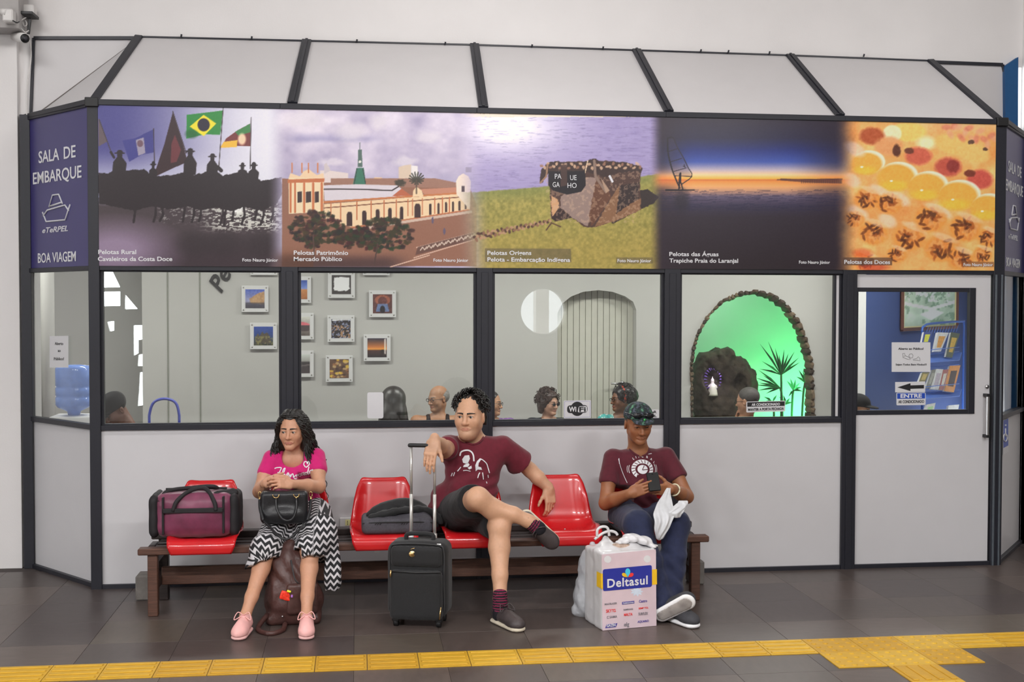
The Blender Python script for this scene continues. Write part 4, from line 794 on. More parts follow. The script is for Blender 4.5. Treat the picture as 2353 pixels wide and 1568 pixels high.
# stone edging of the grotto arch
M_STONE = [mat('arch_stone_%d' % i, alb(*c, .6), .85, var=.3, scale=30, bump=.8, bscale=60) for i, c in enumerate([(92, 76, 60), (74, 60, 48), (108, 92, 74), (62, 52, 44)])]
_g = random.Random(3)
def rock_piece(sx, sy, sz, jit):
    bm = bmesh.new(); bmesh.ops.create_icosphere(bm, subdivisions=2, radius=1)
    for v in bm.verts:
        c = v.co; m_ = max(abs(c.x), abs(c.y), abs(c.z)); c *= (1/m_)*.55+.45; c += Vector((_g.uniform(-jit, jit), _g.uniform(-jit, jit), _g.uniform(-jit, jit))); v.co = Vector((c.x*sx, c.y*sy, c.z*sz))
    return bm_mesh(bm, 'stone')
_rp = []
for k in range(8):
    me = rock_piece(1, 1, 1, .14); me.materials.append(M_STONE[k % 4]); _rp.append(me)
sa = empty('stone_arch', (P(1728, 900, YB)[0], YB, 0), 'rough brown stone edging around the grotto opening', 'stone arch')
gp = np.array(xz(grot, YB)); gp[0][1] = gp[-1][1] = .55
cum = np.concatenate([[0], np.cumsum(np.hypot(*np.diff(gp, axis=0).T))]); s_ = 0.
while s_ < cum[-1]:
    f = s_/cum[-1]; ln = _g.uniform(.05, .085)*(.75 if f < .45 else 1.15); mid = s_+ln/2; x = np.interp(mid, cum, gp[:, 0]); z = np.interp(mid, cum, gp[:, 1]); x2 = np.interp(mid+.02, cum, gp[:, 0]); z2 = np.interp(mid+.02, cum, gp[:, 1])
    tang = math.atan2(z2-z, x2-x) if mid+.02 < cum[-1] else -math.pi/2
    th = (.018 if f < .42 else .03)*_g.uniform(.8, 1.3)
    o = bpy.data.objects.new('stone', _g.choice(_rp)); o.scale = (ln*.56, .095, th); o.location = (x+th*.3*math.sin(tang), YB+.06+_g.uniform(-.015, .02), z-th*.3*math.cos(tang)); o.rotation_euler = (0, -tang, 0); link(o, sa); s_ += ln*.98
# rock grotto with a lit shrine
gr = empty('rock_grotto', (P(1660, 960, 4.05)[0], 4.05, 0), 'dark rock grotto with a lit hollow inside the green niche', 'grotto')
rk = Shape(); cc = lambda a, b, y=4.08: P(a, b, y)
for (a, b, rx, rz) in ((1625, 850, .14, .17), (1660, 835, .12, .12), (1690, 860, .17, .18), (1712, 890, .12, .2), (1612, 900, .12, .22), (1660, 940, .30, .28), (1660, 1010, .34, .4), (1650, 815, .05, .07), (1625, 822, .06, .06), (1672, 812, .06, .06)): rk.ell(cc(a, b), (rx, .15, rz), .05)
rk.ell(cc(1636, 872, 3.92), (.085, .13, .125), .02, 's'); rk.ell(cc(1700, 885, 3.95), (.07, .08, .10), .03, 's')
shape_obj('rock', rk, .018, mat('grotto_rock', alb(56, 47, 36, .9), .9, var=.5, scale=14, bump=1., bscale=40), gr, disp=lambda Q: .03*n3(Q, .05, 2)+.008*n3(Q, .03, 5))
cry = cc(1636, 872, 4.0); M_AMY = mat('amethyst', alb(120, 90, 170, .6), .15, var=.5, scale=60)
for k in range(22):
    a = k/22*2*math.pi; q = np.array([cry[0]+.085*math.cos(a), 3.97+_g.uniform(-.01, .03), cry[2]+.115*math.sin(a)]); tube('crystal', [q, q+np.array([-.02*math.cos(a), -.03, -.02*math.sin(a)])], [.010, .002], M_AMY, gr, seg=6, smooth=False)
st = P(1637, 905, 3.97); stt = empty('shrine_statue', st, 'small pale crowned shrine figure in the grotto hollow', 'statue'); M_STAT = mat('pale_ceramic', (.85, .80, .68), .4)
lathe('figure', [(.001, 0), (.055, .0), (.05, .02), (.042, .08), (.03, .11), (.016, .125), (.018, .14), (.015, .16), (.004, .175), (.001, .19)], M_STAT, stt, M=Matrix.Translation((st[0], 3.97, st[2]-.02)))
for s in (-1, 1): tube('wing', spline([(st[0], 3.965, st[2]+.04), (st[0]+s*.03, 3.965, st[2]+.08), (st[0]+s*.045, 3.965, st[2]+.055)], 8), .008, M_STAT, stt)
area_light('shrine_lamp', (cry[0], 3.93, cry[2]+.085), (math.radians(-20), 0, 0), .05, .05, .35, (.75, .6, 1.0))
# palm
M_PALM = mat('palm_leaf', alb(34, 62, 40, .6), .5, var=.25, scale=20); M_STEM = mat('palm_stem', alb(46, 66, 40, .6), .7, var=.3)
pl = empty('palm_plant', (P(1795, 960, 4.15)[0], 4.15, 0), 'slender fan palm growing in the green lit niche', 'plant')
def blade(bm, a, b, w, up=(0, -1, 0)):
    a, b = Vector(a), Vector(b); d = (b-a); s = d.cross(Vector(up)).normalized()*w; m1 = a+d*.45+Vector((0, -.008, .01)); v = [bm.verts.new(p) for p in (a-s*.3, a+s*.3, m1+s, b, m1-s)]; bm.faces.new(v)
    v2 = [bm.verts.new(p+Vector((0, .002, 0))) for p in (a-s*.3, a+s*.3, m1+s, b, m1-s)]; bm.faces.new(v2[::-1])
FANS = [((1795, 862), 4.12, [(1746, 790), (1765, 785), (1781, 800), (1790, 815), (1802, 803), (1812, 812), (1826, 808), (1836, 822), (1838, 833), (1750, 830), (1744, 848)]), ((1793, 892), 4.08, [(1742, 850), (1752, 862), (1735, 868), (1742, 880), (1734, 885), (1740, 898), (1760, 905)]), ((1823, 898), 4.2, [(1808, 875), (1816, 870), (1828, 872), (1838, 880), (1842, 890), (1845, 900), (1812, 912)]), ((1850, 880), 4.0, [(1835, 850), (1845, 852), (1852, 850), (1862, 868), (1866, 892), (1858, 908), (1830, 866)]), ((1775, 925), 4.1, [(1755, 912), (1760, 922), (1752, 930), (1762, 938), (1785, 908)]), ((1805, 930), 4.25, [(1790, 912), (1800, 908), (1815, 915), (1822, 925), (1790, 940)]), ((1720, 890), 4.3, [(1700, 880), (1712, 872), (1735, 878), (1742, 900), (1735, 905)])]
for (c, y, tips) in FANS:
    bm = bmesh.new()
    for t_ in tips: blade(bm, P(*c, y), P(*t_, y+_g.uniform(-.12, .12)), .011)
    obj('frond', bm_mesh(bm, 'frond'), pl, M_PALM)
for (c, y, x1) in ((FANS[0][0], 4.12, 1794), (FANS[2][0], 4.2, 1816), (FANS[3][0], 4.0, 1838), (FANS[1][0], 4.08, 1800), (FANS[4][0], 4.1, 1780)): a = P(*c, y); b = P(x1, 960, y); tube('stem', spline([a, (a+b)/2+np.array([.004, 0, 0]), (b[0], y, 0.02)], 8), .011, M_STEM, pl)

# ------------------------------------------------------------------ blue corner behind the door: wall, painting, book rack
BA = P(1981, 800, 3.5)[:2]; BD = np.array([.67, .742])
def PV(x, y, off=0.):
    """point on the blue wall (moved off towards the viewer) seen at (x, y)"""
    n = np.array([BD[1], -BD[0]]); a = BA+n*off; d = ray(x, y); t = ((a-CAM[:2])@n)/(d[:2]@n); return CAM+d*t
M_BLUEW = mat('royal_blue_wall', alb(58, 80, 136, .95), .7, var=.03, scale=4, bump=.06)
e = BA+BD*4.0; nB = np.array([BD[1], -BD[0]])
slab('wall_inner_blue', [(BA[0], BA[1], 0), (e[0], e[1], 0), (e[0], e[1], 3.0), (BA[0], BA[1], 3.0)], (-nB[0], -nB[1], 0), .08, M_BLUEW, kind='structure', label='royal blue lounge wall behind the door window')
w0 = P(1955, 800, 3.5)[0]; box('trim_7', w0, BA[0]+.002, 3.42, YB+.1, 0, 3.0, M_WHITE, kind='structure', label='white edge of the partition beside the blue wall')
box('wall_inner_right', e[0]-.05, e[0]+.1, .8, e[1]+.1, 0, 3.0, M_INW, kind='structure', bev=0, label='side wall of the lounge on the right')
q = [PV(2072, 760, .02), PV(2198, 746, .02)]; zb = (q[0][2]+q[1][2])/2-.01; zt = zb+.72; u0 = q[0][:2]; u1 = q[1][:2]
pf = empty('framed_painting', (u0[0], u0[1], zb), 'brown framed aerial view of a town hanging on the blue wall', 'painting')
M_BRF = mat('brown_frame_wood', alb(84, 50, 40, .6), .4, var=.2, scale=20, stretch=(1, 1, 6))
for (a, b) in (((u0[0], u0[1], zb), (u1[0], u1[1], zb)), ((u0[0], u0[1], zt), (u1[0], u1[1], zt)), ((u0[0], u0[1], zb), (u0[0], u0[1], zt)), ((u1[0], u1[1], zb), (u1[0], u1[1], zt))): beam('frame_bar', a, b, .035, .035, M_BRF, pf)
dv = (u1-u0); Pn, Fq, u, v = sheet((u0[0]+nB[0]*.0, u0[1]+nB[1]*.0, zb), (dv[0], dv[1], 0), (0, 0, zt-zb), 60, 60); Q = Print(u*100, (1-v)*100)
Q.C[:] = (176, 196, 176); Q.noise(16, 40, 3); Q.mix((vnoise(Q.X, Q.Y, 9, 6) > .55)*.6, (96, 132, 104)); Q.mix((vnoise(Q.X, Q.Y, 6, 2) > .6)*(Q.Y < 60)*.8, (226, 232, 236)); Q.poly([(20, 20), (35, 8), (55, 14), (66, 22), (64, 34), (24, 36)], (150, 120, 140), .8, 4, 9); Q.line([(5, 62), (50, 70), (100, 58)], 5, (232, 232, 220)); Q.poly([(30, 78), (55, 70), (75, 76), (50, 88)], (230, 234, 230), .9); Q.mix(((Q.X < 5) | (Q.X > 95) | (Q.Y < 5) | (Q.Y > 95)).astype(float), (220, 204, 150)); print_obj('painting', Pn, Fq, Q.C, M_PRINTM, pf, k=.7)
# book rack
rkk = empty('book_rack', PV(2165, 940, .2), 'blue wire book rack standing in the blue corner', 'book rack')
M_BTUBE = mat('blue_tube', alb(48, 82, 150, .55), .35); M_BWIRE = mat('blue_wire', alb(70, 100, 170, .55), .4)
R_ = lambda x, y, o=.25: PV(x, y, o)
tube('rack_frame', spline([(*R_(2120, 960)[:2], .02), R_(2119, 800), R_(2119, 758), R_(2124, 750), R_(2140, 744), R_(2208, 739), R_(2215, 744), R_(2214, 800), (*R_(2212, 960)[:2], .02)], 40), .012, M_BTUBE, rkk)
for k in range(12): x_ = 2133+k*6.3; tube('wire', [R_(x_, 752-.06*(x_-2133), .25), R_(x_-5, 766-.05*(x_-2133), .3)], .003, M_BWIRE, rkk, seg=5)
for (y0, y1) in ((800, 812), (828, 842), (884, 900)): 
    tube('shelf_wire', [R_(2122, y0+6, .36), R_(2204, y0-2, .36)], .004, M_BWIRE, rkk, seg=5); tube('shelf_wire', [R_(2122, y1+4, .30), R_(2204, y1-4, .30)], .004, M_BWIRE, rkk, seg=5)
for (y0, y1) in ((815, 832), (900, 915)): slab('shelf', [R_(2118, y0+2, .25), R_(2210, y0-5, .25), R_(2205, y1-5, .37), R_(2120, y1+2, .37)], (0, 0, -1), .008, M_BWIRE, rkk)
BK = [('blue and white book', (40, 60, 130), [(2124, 763), (2143, 763), (2133, 792), (2118, 792)], .33, 'thin blue book, first in the upper rack row', (226, 200, 60)), ('white', (236, 232, 220), [(2155, 764), (2180, 765), (2162, 808), (2146, 808)], .34, 'white book with orange and green cover in the upper rack row', (222, 140, 60)), ('dark', (66, 74, 50), [(2186, 764), (2206, 767), (2188, 822), (2174, 820)], .35, 'dark green book leaning at the right of the upper rack row', (200, 160, 60)), ('olive', (120, 110, 60), [(2120, 856), (2136, 856), (2126, 878), (2112, 877)], .33, 'olive book half hidden by the open to public notice', (180, 160, 90)), ('grey', (110, 110, 100), [(2142, 850), (2152, 849), (2138, 892), (2128, 892)], .335, 'slim grey book in the middle rack row', (150, 150, 140)), ('white2', (226, 222, 224), [(2152, 848), (2168, 849), (2156, 896), (2140, 895)], .34, 'white book in the middle rack row', (170, 160, 170)), ('wine', (150, 80, 76), [(2168, 850), (2180, 849), (2168, 897), (2158, 896)], .345, 'wine red book between white and orange books', (210, 190, 180)), ('orange', (222, 128, 50), [(2183, 841), (2207, 840), (2192, 902), (2170, 899)], .35, 'large orange book in the middle rack row', (60, 40, 30)), ('pale', (206, 226, 190), [(2130, 930), (2150, 926), (2142, 962), (2122, 962)], .35, 'pale green book low in the rack behind the entry sign', (150, 190, 130)), ('pale2', (226, 232, 200), [(2180, 932), (2204, 930), (2198, 962), (2176, 962)], .35, 'pale yellow book low in the rack at the right', (240, 240, 220))]
for i, (nm, c, pts, o_, lab, c2) in enumerate(BK):
    pp = [R_(a, b, o_) for a, b in pts]; b = empty('book', pp[3], lab, 'book', 'books in the blue rack'); n_ = (nB[0]*.9, nB[1]*.9, .3)
    slab('cover', pp, [-a for a in n_], .004, mat('book_cover_%d' % i, alb(*c, .6), .35, var=.15, scale=25), b); slab('pages', [p-np.array(n_)*.004 for p in pp], [-a for a in n_], .02, M_WHITE, b)
    cx_ = sum(pp)/4; slab('cover_print', [cx_+(p-cx_)*.6+np.array(n_)*.0006 for p in pp], n_, .0004, mat('book_print_%d' % i, alb(*c2, .6), .4, var=.3, scale=60), b)

# ------------------------------------------------------------------ water dispenser and tube chair at the left
wj = P(170, 945, 1.5); wd = empty('water_dispenser', (wj[0], 1.5, 0), 'white water dispenser with a large blue bottle behind the left angled window', 'water dispenser')
box('cabinet', wj[0]-.15, wj[0]+.15, 1.36, 1.66, 0.003, wj[2]-.03, M_WHITE, wd, bev=.02, seg=3)
M_JUG = mat('blue_translucent_bottle', alb(96, 126, 190, .6), .12, var=.08, coat=.3); zj = wj[2]-.03
lathe('bottle', [(.02, 0), (.04, .0), (.05, .03), (.115, .06), (.128, .08), (.128, .13), (.122, .14), (.128, .15), (.128, .2), (.122, .21), (.128, .22), (.128, .34), (.12, .36), (.05, .37)], M_JUG, wd, M=Matrix.Translation((wj[0], 1.5, zj)), seg=32)
M_CHB = mat('blue_chair_tube', alb(58, 66, 140, .6), .35)
cb = [P(x, y, 2.3) for x, y in ((343, 985), (344, 950), (352, 927), (368, 918), (388, 918), (404, 927), (411, 950), (412, 985))]
bc = empty('tube_chair', (*P(378, 975, 2.3)[:2], 0), 'chair with a rounded blue tube back inside the lounge', 'chair')
tube('back_tube', spline([(cb[0][0], 2.3, .0)]+cb+[(cb[-1][0], 2.3, .0)], 40), .011, M_CHB, bc)
box('seat', cb[0][0]-.03, cb[-1][0]+.03, 1.9, 2.3, .42, .45, M_CHB, bc, bev=.01)
for s in (cb[0][0], cb[-1][0]): tube('leg', [(s, 1.92, .42), (s, 1.9, 0)], .011, M_CHB, bc)
# white curtain column seen through the left angled window
cc_ = P(110, 800, 2.6); tube('trim_8', [(cc_[0], 2.6, 0), (cc_[0], 2.6, 3)], .055, M_INW, kind='structure', label='pale round column inside the lounge on the left')
# ------------------------------------------------------------------ stickers and notices on the glazing
def rounded(pts, r, n=4):
    """round the corners of a 3-D polygon"""
    pts = [np.asarray(p, float) for p in pts]; out = []
    for i in range(len(pts)):
        a, b, c = pts[i-1], pts[i], pts[(i+1) % len(pts)]; u, w = unit(a-b), unit(c-b); p, q = b+u*r, b+w*r
        for t in np.linspace(0, 1, n+1): out.append((1-t)**2*p+2*t*(1-t)*b+t*t*q)
    return out
M_STK = mat('white_sticker', (.72, .72, .74), .4, var=.01); M_STKB = mat('blue_sticker', alb(28, 62, 150, .62), .4, var=.02)
def sticker(name, quad, Y, label, cat='sign', r=.008, m=None, group=None):
    pts = [P(a, b, Y) for a, b in quad]; c = sum(pts)/4; e = empty(name, c, label, cat, group); slab('plate', rounded(pts, r), (0, 1, 0), .001, m or M_STK, e); return e
YS = .002
def on(pts, d=.0006, Y=YS): return [P(a, b, Y)-np.array([0, d, 0]) for a, b in pts]
def fit(e, body, x0, y0, x1, y1, cap_px, m, Y=YS, d=.0008, **kw): text_fit('lettering', body, P(x0, y0, Y)-np.array([0, d, 0]), P(x1, y1, Y)-np.array([0, d, 0]), cap_px/360., m, e, 0., **kw)
sticker('blank_sticker', [(844, 962), (881, 962), (881, 902), (844, 902)], YS, 'blank white rounded sticker on the second window', 'sticker', .014)
e = sticker('wifi_sign', [(1295, 962), (1358, 961), (1358, 920), (1295, 921)], YS, 'white wifi sticker on the third window')
slab('border', rounded(on([(1296.5, 960.5), (1356.5, 959.5), (1356.5, 921.5), (1296.5, 922.5)], .0003), .006), (0, 1, 0), .0002, mat('sticker_grey_border', alb(150, 150, 165, .62), .4), e); slab('field', rounded(on([(1298, 959), (1355, 958), (1355, 923), (1298, 924)], .0005), .005), (0, 1, 0), .0002, M_STK, e)
def disc(cx, cy, rx, ry, d, n=28): return [P(cx+rx*math.cos(t), cy-ry*math.sin(t), YS)-np.array([0, d, 0]) for t in np.linspace(0, 2*math.pi, n, endpoint=False)]
slab('emblem_disc', disc(1326.5, 940, 15.5, 16.5, .0008), (0, 1, 0), .0002, M_TXTK, e); slab('emblem_pill', rounded(on([(1303, 950), (1350, 949), (1350, 931), (1303, 932)], .0009), .022), (0, 1, 0), .0002, M_TXTK, e); slab('emblem_tab', rounded(on([(1327, 948), (1348.5, 947), (1348.5, 933.5), (1330, 934)], .0011), .01), (0, 1, 0), .0002, M_STK, e)
fit(e, 'Wi', 1307, 946, 1324, 946, 11, M_TXT, d=.0014, bold=.03); fit(e, 'Fi', 1331, 946.5, 1346, 946, 11, M_TXTK, d=.0014, bold=.03)
e = sticker('no_smoking_sign', [(1462, 962.5), (1514.5, 962), (1514.5, 941.5), (1462, 942)], YS, 'small white notice at the corner of the third window, partly behind the cap'); fit(e, 'FUMAR', 1471, 950.5, 1509, 950, 6, M_TXTK, bold=.02); fit(e, 'LOCAL', 1474, 959.5, 1509, 959, 6, M_TXTK, bold=.02)
e = sticker('air_conditioning_sign', [(1715, 948.5), (1804.5, 946), (1804.5, 921), (1715, 923.5)], YS, 'black and white keep door closed sticker on the fourth window'); slab('black_band', on([(1717, 935.3), (1803, 933), (1803, 922.7), (1717, 925)]), (0, 1, 0), .0002, M_TXTK, e)
fit(e, 'AR CONDICIONADO', 1727, 933.3, 1792, 931.6, 5.8, M_TXT, d=.001, bold=.03); fit(e, 'MANTER A PORTA FECHADA', 1719, 944.6, 1801, 942, 5.8, M_TXTK, d=.001, bold=.03)
YD = -.006
e = sticker('open_notice', [(2049, 855), (2138, 855), (2138, 787), (2049, 787)], YD, 'white open to public notice with a handshake drawing on the door window', 'notice', .001)
fit(e, 'Aberto ao Público!', 2064, 804, 2122, 804, 5, M_TXTK, Y=YD, bold=.02); fit(e, 'Sejam Todos Bem-Vindos!!!', 2058, 840, 2129, 840, 4.2, M_TXTK, Y=YD, bold=.02)
dr_ = lambda pts: ([np.array(P(a, b, YD))-np.array([0, .001, 0]) for a, b in pts], .0012)
tubes('handshake_drawing', [dr_([(2074, 813), (2078, 812), (2080, 817), (2075, 823), (2074, 813)]), dr_([(2080, 818), (2088, 821), (2092, 826), (2086, 826), (2078, 823)]), dr_([(2088, 818), (2090, 814), (2095, 813), (2098, 817), (2097, 822), (2091, 823), (2088, 818)]), dr_([(2098, 826), (2106, 824), (2110, 820), (2113, 823), (2114, 830), (2108, 828), (2098, 828)])], mat('pencil_grey', (.2, .2, .2), .6), e, seg=5)
e = sticker('arrow_sign', [(2057, 902), (2126, 901.5), (2126, 877), (2057, 878.5)], YD, 'white sticker with a black left arrow on the door window', r=.001); slab('arrow', on([(2062, 890.5), (2092, 881), (2092, 886), (2123, 885), (2123, 893), (2092, 894), (2092, 899)], .0006, YD), (0, 1, 0), .0003, M_TXTK, e)
e = sticker('entrance_sign', [(2060, 932), (2127, 931), (2127, 902.5), (2060, 903)], YD, 'blue and white entrance sticker below the arrow on the door window'); slab('blue_band', on([(2061.5, 917), (2125.5, 916), (2125.5, 903.7), (2061.5, 904.2)], .0006, YD), (0, 1, 0), .0003, M_STKB, e)
fit(e, 'ENTRE', 2069, 914.5, 2118, 914, 9, M_TXT, Y=YD, d=.0014, bold=.03); fit(e, 'AR CONDICIONADO', 2064, 927, 2123, 926, 7, M_TXTK, Y=YD, d=.0012, bold=.015)
# paper notice on the left angled window, accessibility sticker on the right angled panel
def PC(k, x, y, off):
    q, n, d, nn = chamfer_quad(k, 0, 1, off); n_ = np.array([nn[0], nn[1]]); a = np.array([q[0][0], q[0][1]]); dd = ray(x, y); t = ((a-CAM[:2])@n_)/(dd[:2]@n_); return CAM+dd*t
nL = np.array([*chamfer_quad(0, 0, 1)[3], 0]); pp = [PC(0, a, b, .004) for a, b in ((114, 845), (157, 845), (157, 772), (114, 773))]
e = empty('paper_notice', sum(pp)/4, 'white paper open to public notice on the left angled window', 'notice'); slab('paper', pp, -nL, .0008, M_STK, e)
for body, x0, x1, y in (('Aberto', 126, 145, 793), ('ao', 133, 139, 809), ('Público!', 124, 147, 828)): text_fit('lettering', body, Vector(PC(0, x0, y, .0045)), Vector(PC(0, x1, y, .0045)), .018, M_TXTK, e, 0., bold=.01)
nR = np.array([*chamfer_quad(1, 0, 1)[3], 0]); pp = [PC(1, a, b, .004) for a, b in ((2305, 1046), (2318, 1038), (2318, 960), (2305, 966))]
e = empty('accessibility_sticker', sum(pp)/4, 'blue and white wheelchair sticker on the right angled panel', 'sticker'); slab('plate', pp, -nR, .001, M_STK, e); slab('blue_field', [PC(1, a, b, .0052) for a, b in ((2306, 1030), (2317, 1024), (2317, 962), (2306, 967))], -nR, .0004, M_STKB, e)
w_ = lambda pts, r: ([PC(1, a, b, .007) for a, b in pts], r)
tubes('wheelchair_symbol', [w_([(2310, 985), (2310, 1002), (2314, 1001), (2315, 1012)], .006), w_([(2310+4*math.cos(t), 1006+9*math.sin(t)) for t in np.linspace(-1.2, 4.4, 14)], .004), w_([(2310, 976), (2310, 979)], .009)], M_TXT, e)
# ------------------------------------------------------------------ wooden bench with six red shell seats
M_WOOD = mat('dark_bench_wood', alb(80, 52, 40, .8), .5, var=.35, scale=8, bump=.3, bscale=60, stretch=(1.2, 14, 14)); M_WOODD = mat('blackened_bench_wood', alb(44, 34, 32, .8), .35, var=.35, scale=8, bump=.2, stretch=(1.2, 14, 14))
M_RED = mat('red_fibreglass', alb(200, 26, 32, .95), .25, var=.06, scale=8, coat=.4)
bench = empty('wooden_bench', (-.07, -.52, 0), 'long dark wooden bench carrying six red shell seats', 'bench')
box('front_plank', -1.715, 1.558, -.765, -.69, .352, .388, M_WOOD, bench, bev=.005)
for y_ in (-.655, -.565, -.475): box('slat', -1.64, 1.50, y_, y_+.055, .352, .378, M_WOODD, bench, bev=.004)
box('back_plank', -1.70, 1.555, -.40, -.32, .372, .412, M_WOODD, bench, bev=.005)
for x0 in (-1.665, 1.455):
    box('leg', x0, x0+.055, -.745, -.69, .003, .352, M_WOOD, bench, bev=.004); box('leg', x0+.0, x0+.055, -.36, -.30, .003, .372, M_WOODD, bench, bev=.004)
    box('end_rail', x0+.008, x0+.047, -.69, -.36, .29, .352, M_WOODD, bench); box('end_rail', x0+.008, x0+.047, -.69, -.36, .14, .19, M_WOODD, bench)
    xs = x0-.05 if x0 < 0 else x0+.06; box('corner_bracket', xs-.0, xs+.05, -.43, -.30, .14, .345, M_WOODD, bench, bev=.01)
a = P(500, 1299, -.53); b = P(500, 1340, -.53); box('stretcher', -1.62, 1.46, -.545, -.515, b[2], a[2], M_WOOD, bench, bev=.004)
tg = P(866, 1266, -.766); box('price_tag', tg[0]-.014, tg[0]+.014, -.768, -.765, tg[2]-.012, tg[2]+.012, M_WHITE, bench, bev=.0005)
M_BLK = mat('grey_stone_block', alb(96, 92, 88, .6), .9, var=.2, scale=20, bump=.5)
for x0 in (-1.80, 1.565): box('stone_block', x0, x0+.085, -.36, -.22, .003, .15, M_BLK, None, bev=.008, label=('grey stone block under the left end of the bench', 'grey stone block under the right end of the bench')[x0 > 0], cat='block', group='stone blocks beside the bench')
def shell_mesh():
    prof = np.array([(-.80, .356), (-.803, .385), (-.797, .412), (-.775, .432), (-.735, .436), (-.66, .424), (-.58, .412), (-.51, .407), (-.455, .412), (-.415, .435), (-.392, .475), (-.375, .53), (-.357, .59), (-.34, .645), (-.328, .682), (-.318, .698), (-.306, .702), (-.298, .69)])
    C = spline(np.c_[np.zeros(len(prof)), prof], 44); nu = 25; rows = []
    L_ = np.concatenate([[0], np.cumsum(np.linalg.norm(np.diff(C, axis=0), axis=1))]); L_ /= L_[-1]
    for i, t in enumerate(L_):
        w = np.interp(t, [0, .06, .2, .5, .62, .8, .9, .96, 1], [.165, .185, .198, .203, .198, .176, .158, .135, .105])
        T = C[min(i+1, len(C)-1)]-C[max(i-1, 0)]; T = T/np.linalg.norm(T); N = np.array([0, -T[2], T[1]]); N = N if N[2] >= 0 or N[1] < 0 else -N
        N = np.array([0, -T[2], T[1]])
        for u in np.linspace(-1, 1, nu):
            cup = (max(0, abs(u)-.45)/.55)**2; mid = np.interp(t, [0, .12, .3, .8, .95, 1], [0, .1, 1, .8, .25, 0]); roll = max(0, (abs(u)-.93)/.07)
            p = C[i]+N*(.052*cup*mid-.018*roll*mid)+np.array([u*w*(1+.0*roll), 0, 0]); rows.append(p)
    V = np.array(rows); n = len(C); Fc = [(i*nu+j, i*nu+j+1, (i+1)*nu+j+1, (i+1)*nu+j) for i in range(n-1) for j in range(nu-1)]; Fq = np.array(Fc); Nn = normals(V, Fq); V2 = V-Nn*.006; o = len(V)
    F2 = Fq[:, ::-1]+o; rim = []; loop = [j for j in range(nu)]+[i*nu+nu-1 for i in range(1, n)]+[(n-1)*nu+j for j in range(nu-2, -1, -1)]+[i*nu for i in range(n-2, 0, -1)]
    for k in range(len(loop)): a, b = loop[k], loop[(k+1) % len(loop)]; rim.append((b, a, a+o, b+o))
    me = nmesh(np.concatenate([V, V2]), np.concatenate([Fq, F2, np.array(rim)]), 'seat_shell'); bm = bmesh.new(); bm.from_mesh(me); me2 = bm_mesh(bm, 'seat_shell'); me2.materials.append(M_RED); me2.polygons.foreach_set('use_smooth', np.ones(len(me2.polygons), bool)); return me2
SEATX = [-1.365, -.852, -.345, .185, .722, 1.215]; _sm = shell_mesh()
for i, x_ in enumerate(SEATX):
    o = bpy.data.objects.new('seat_shell', _sm); o.location = (x_, 0, 0); link(o, bench)
bl = P(1281, 1225, -.62); lathe('bolt', [(.001, 0), (.007, 0), (.006, .004), (.001, .005)], M_CHROME, bench, M=Matrix.Translation((SEATX[4], -.60, .416)), seg=10)
# wall sockets on the panel behind the seats
for nm, (x0, x1, y0, y1), lab in (('wall_socket', (781, 803, 1190, 1212), 'white wall socket box with a beige outlet beside the third red seat'),):
    a = P(x0, y1, -.03); b = P(x1, y0, -.03); so = empty(nm, (a[0], -.03, a[2]), lab, 'socket'); box('socket_box', a[0], b[0]+.02, -.045, -.013, a[2], b[2], M_WHITE, so, bev=.003); box('outlet', (a[0]+b[0])/2+.004, b[0]+.016, -.047, -.044, a[2]+.012, b[2]-.010, mat('beige_outlet', alb(200, 196, 140, .62), .5), so, bev=.001)
    for k in (-1, 0, 1): lathe('pin_hole', [(.0005, 0), (.003, 0), (.003, .001), (.0005, .001)], M_BLACK, so, M=Matrix.Translation(((a[0]+b[0])/2+.018+.0*k, -.0465, (a[2]+b[2])/2+.009*k)) @ Matrix.Rotation(math.pi/2, 4, 'X'), seg=8)
# ------------------------------------------------------------------ luggage
def rotz(a): c, s = math.cos(a), math.sin(a); return np.array([[c, -s, 0], [s, c, 0], [0, 0, 1.]])
M_BKF = mat('black_fabric', (.009, .009, .010), .75, var=.25, scale=120, bump=.35, bscale=600, sheen=.15); M_GOLD = mat('gold_metal', (.72, .50, .22), .25, metal=1.); M_BLEA = mat('black_leather', (.014, .014, .016), .34, var=.2, scale=40, bump=.25, bscale=160); M_ZIP = mat('zipper_tape', (.03, .03, .032), .6)
# duffel on the first seat
ctr = P(452, 1186, -.60); hx_ = .250; dz0, dz1 = .437, P(452, 1131, -.60)[2]+.012
du = empty('duffel_bag', (ctr[0], -.60, .437), 'burgundy and black duffel bag lying on the first red seat', 'bag')
M_BUR = mat('burgundy_fabric', alb(112, 46, 74, .95), .42, var=.5, scale=9, bump=.3, bscale=30, sheen=.3); M_BURD = mat('black_bag_trim', (.013, .011, .013), .7, var=.2)
zc = (dz0+dz1)/2; hz = (dz1-dz0)/2
s = Shape().box((ctr[0], -.60, zc), (hx_-.03, .14, hz), .06, .01).ell((ctr[0], -.60, zc-.01), (hx_-.02, .15, hz*.98), .04)
shape_obj('body', s, .011, M_BUR, du, disp=lambda Q: .006*n3(Q, .07, 3))
for sg in (-1, 1):
    s = Shape().box((ctr[0]+sg*(hx_-.03), -.60, zc-.004), (.03, .142, hz*1.0), .045, .01); shape_obj('end_panel', s, .010, M_BURD, du, disp=lambda Q: .004*n3(Q, .05, 4))
    box('seam_strap', ctr[0]+sg*(hx_-.085)-.006, ctr[0]+sg*(hx_-.085)+.006, -.752, -.60, zc-hz*.8, zc+hz*.86, M_BURD, du, bev=.003)
def around(x, a0, a1, n=16, ry=.152, rz=1.02): return [(x, -.60-ry*math.cos(t), zc+hz*rz*math.sin(t)) for t in np.linspace(a0, a1, n)]
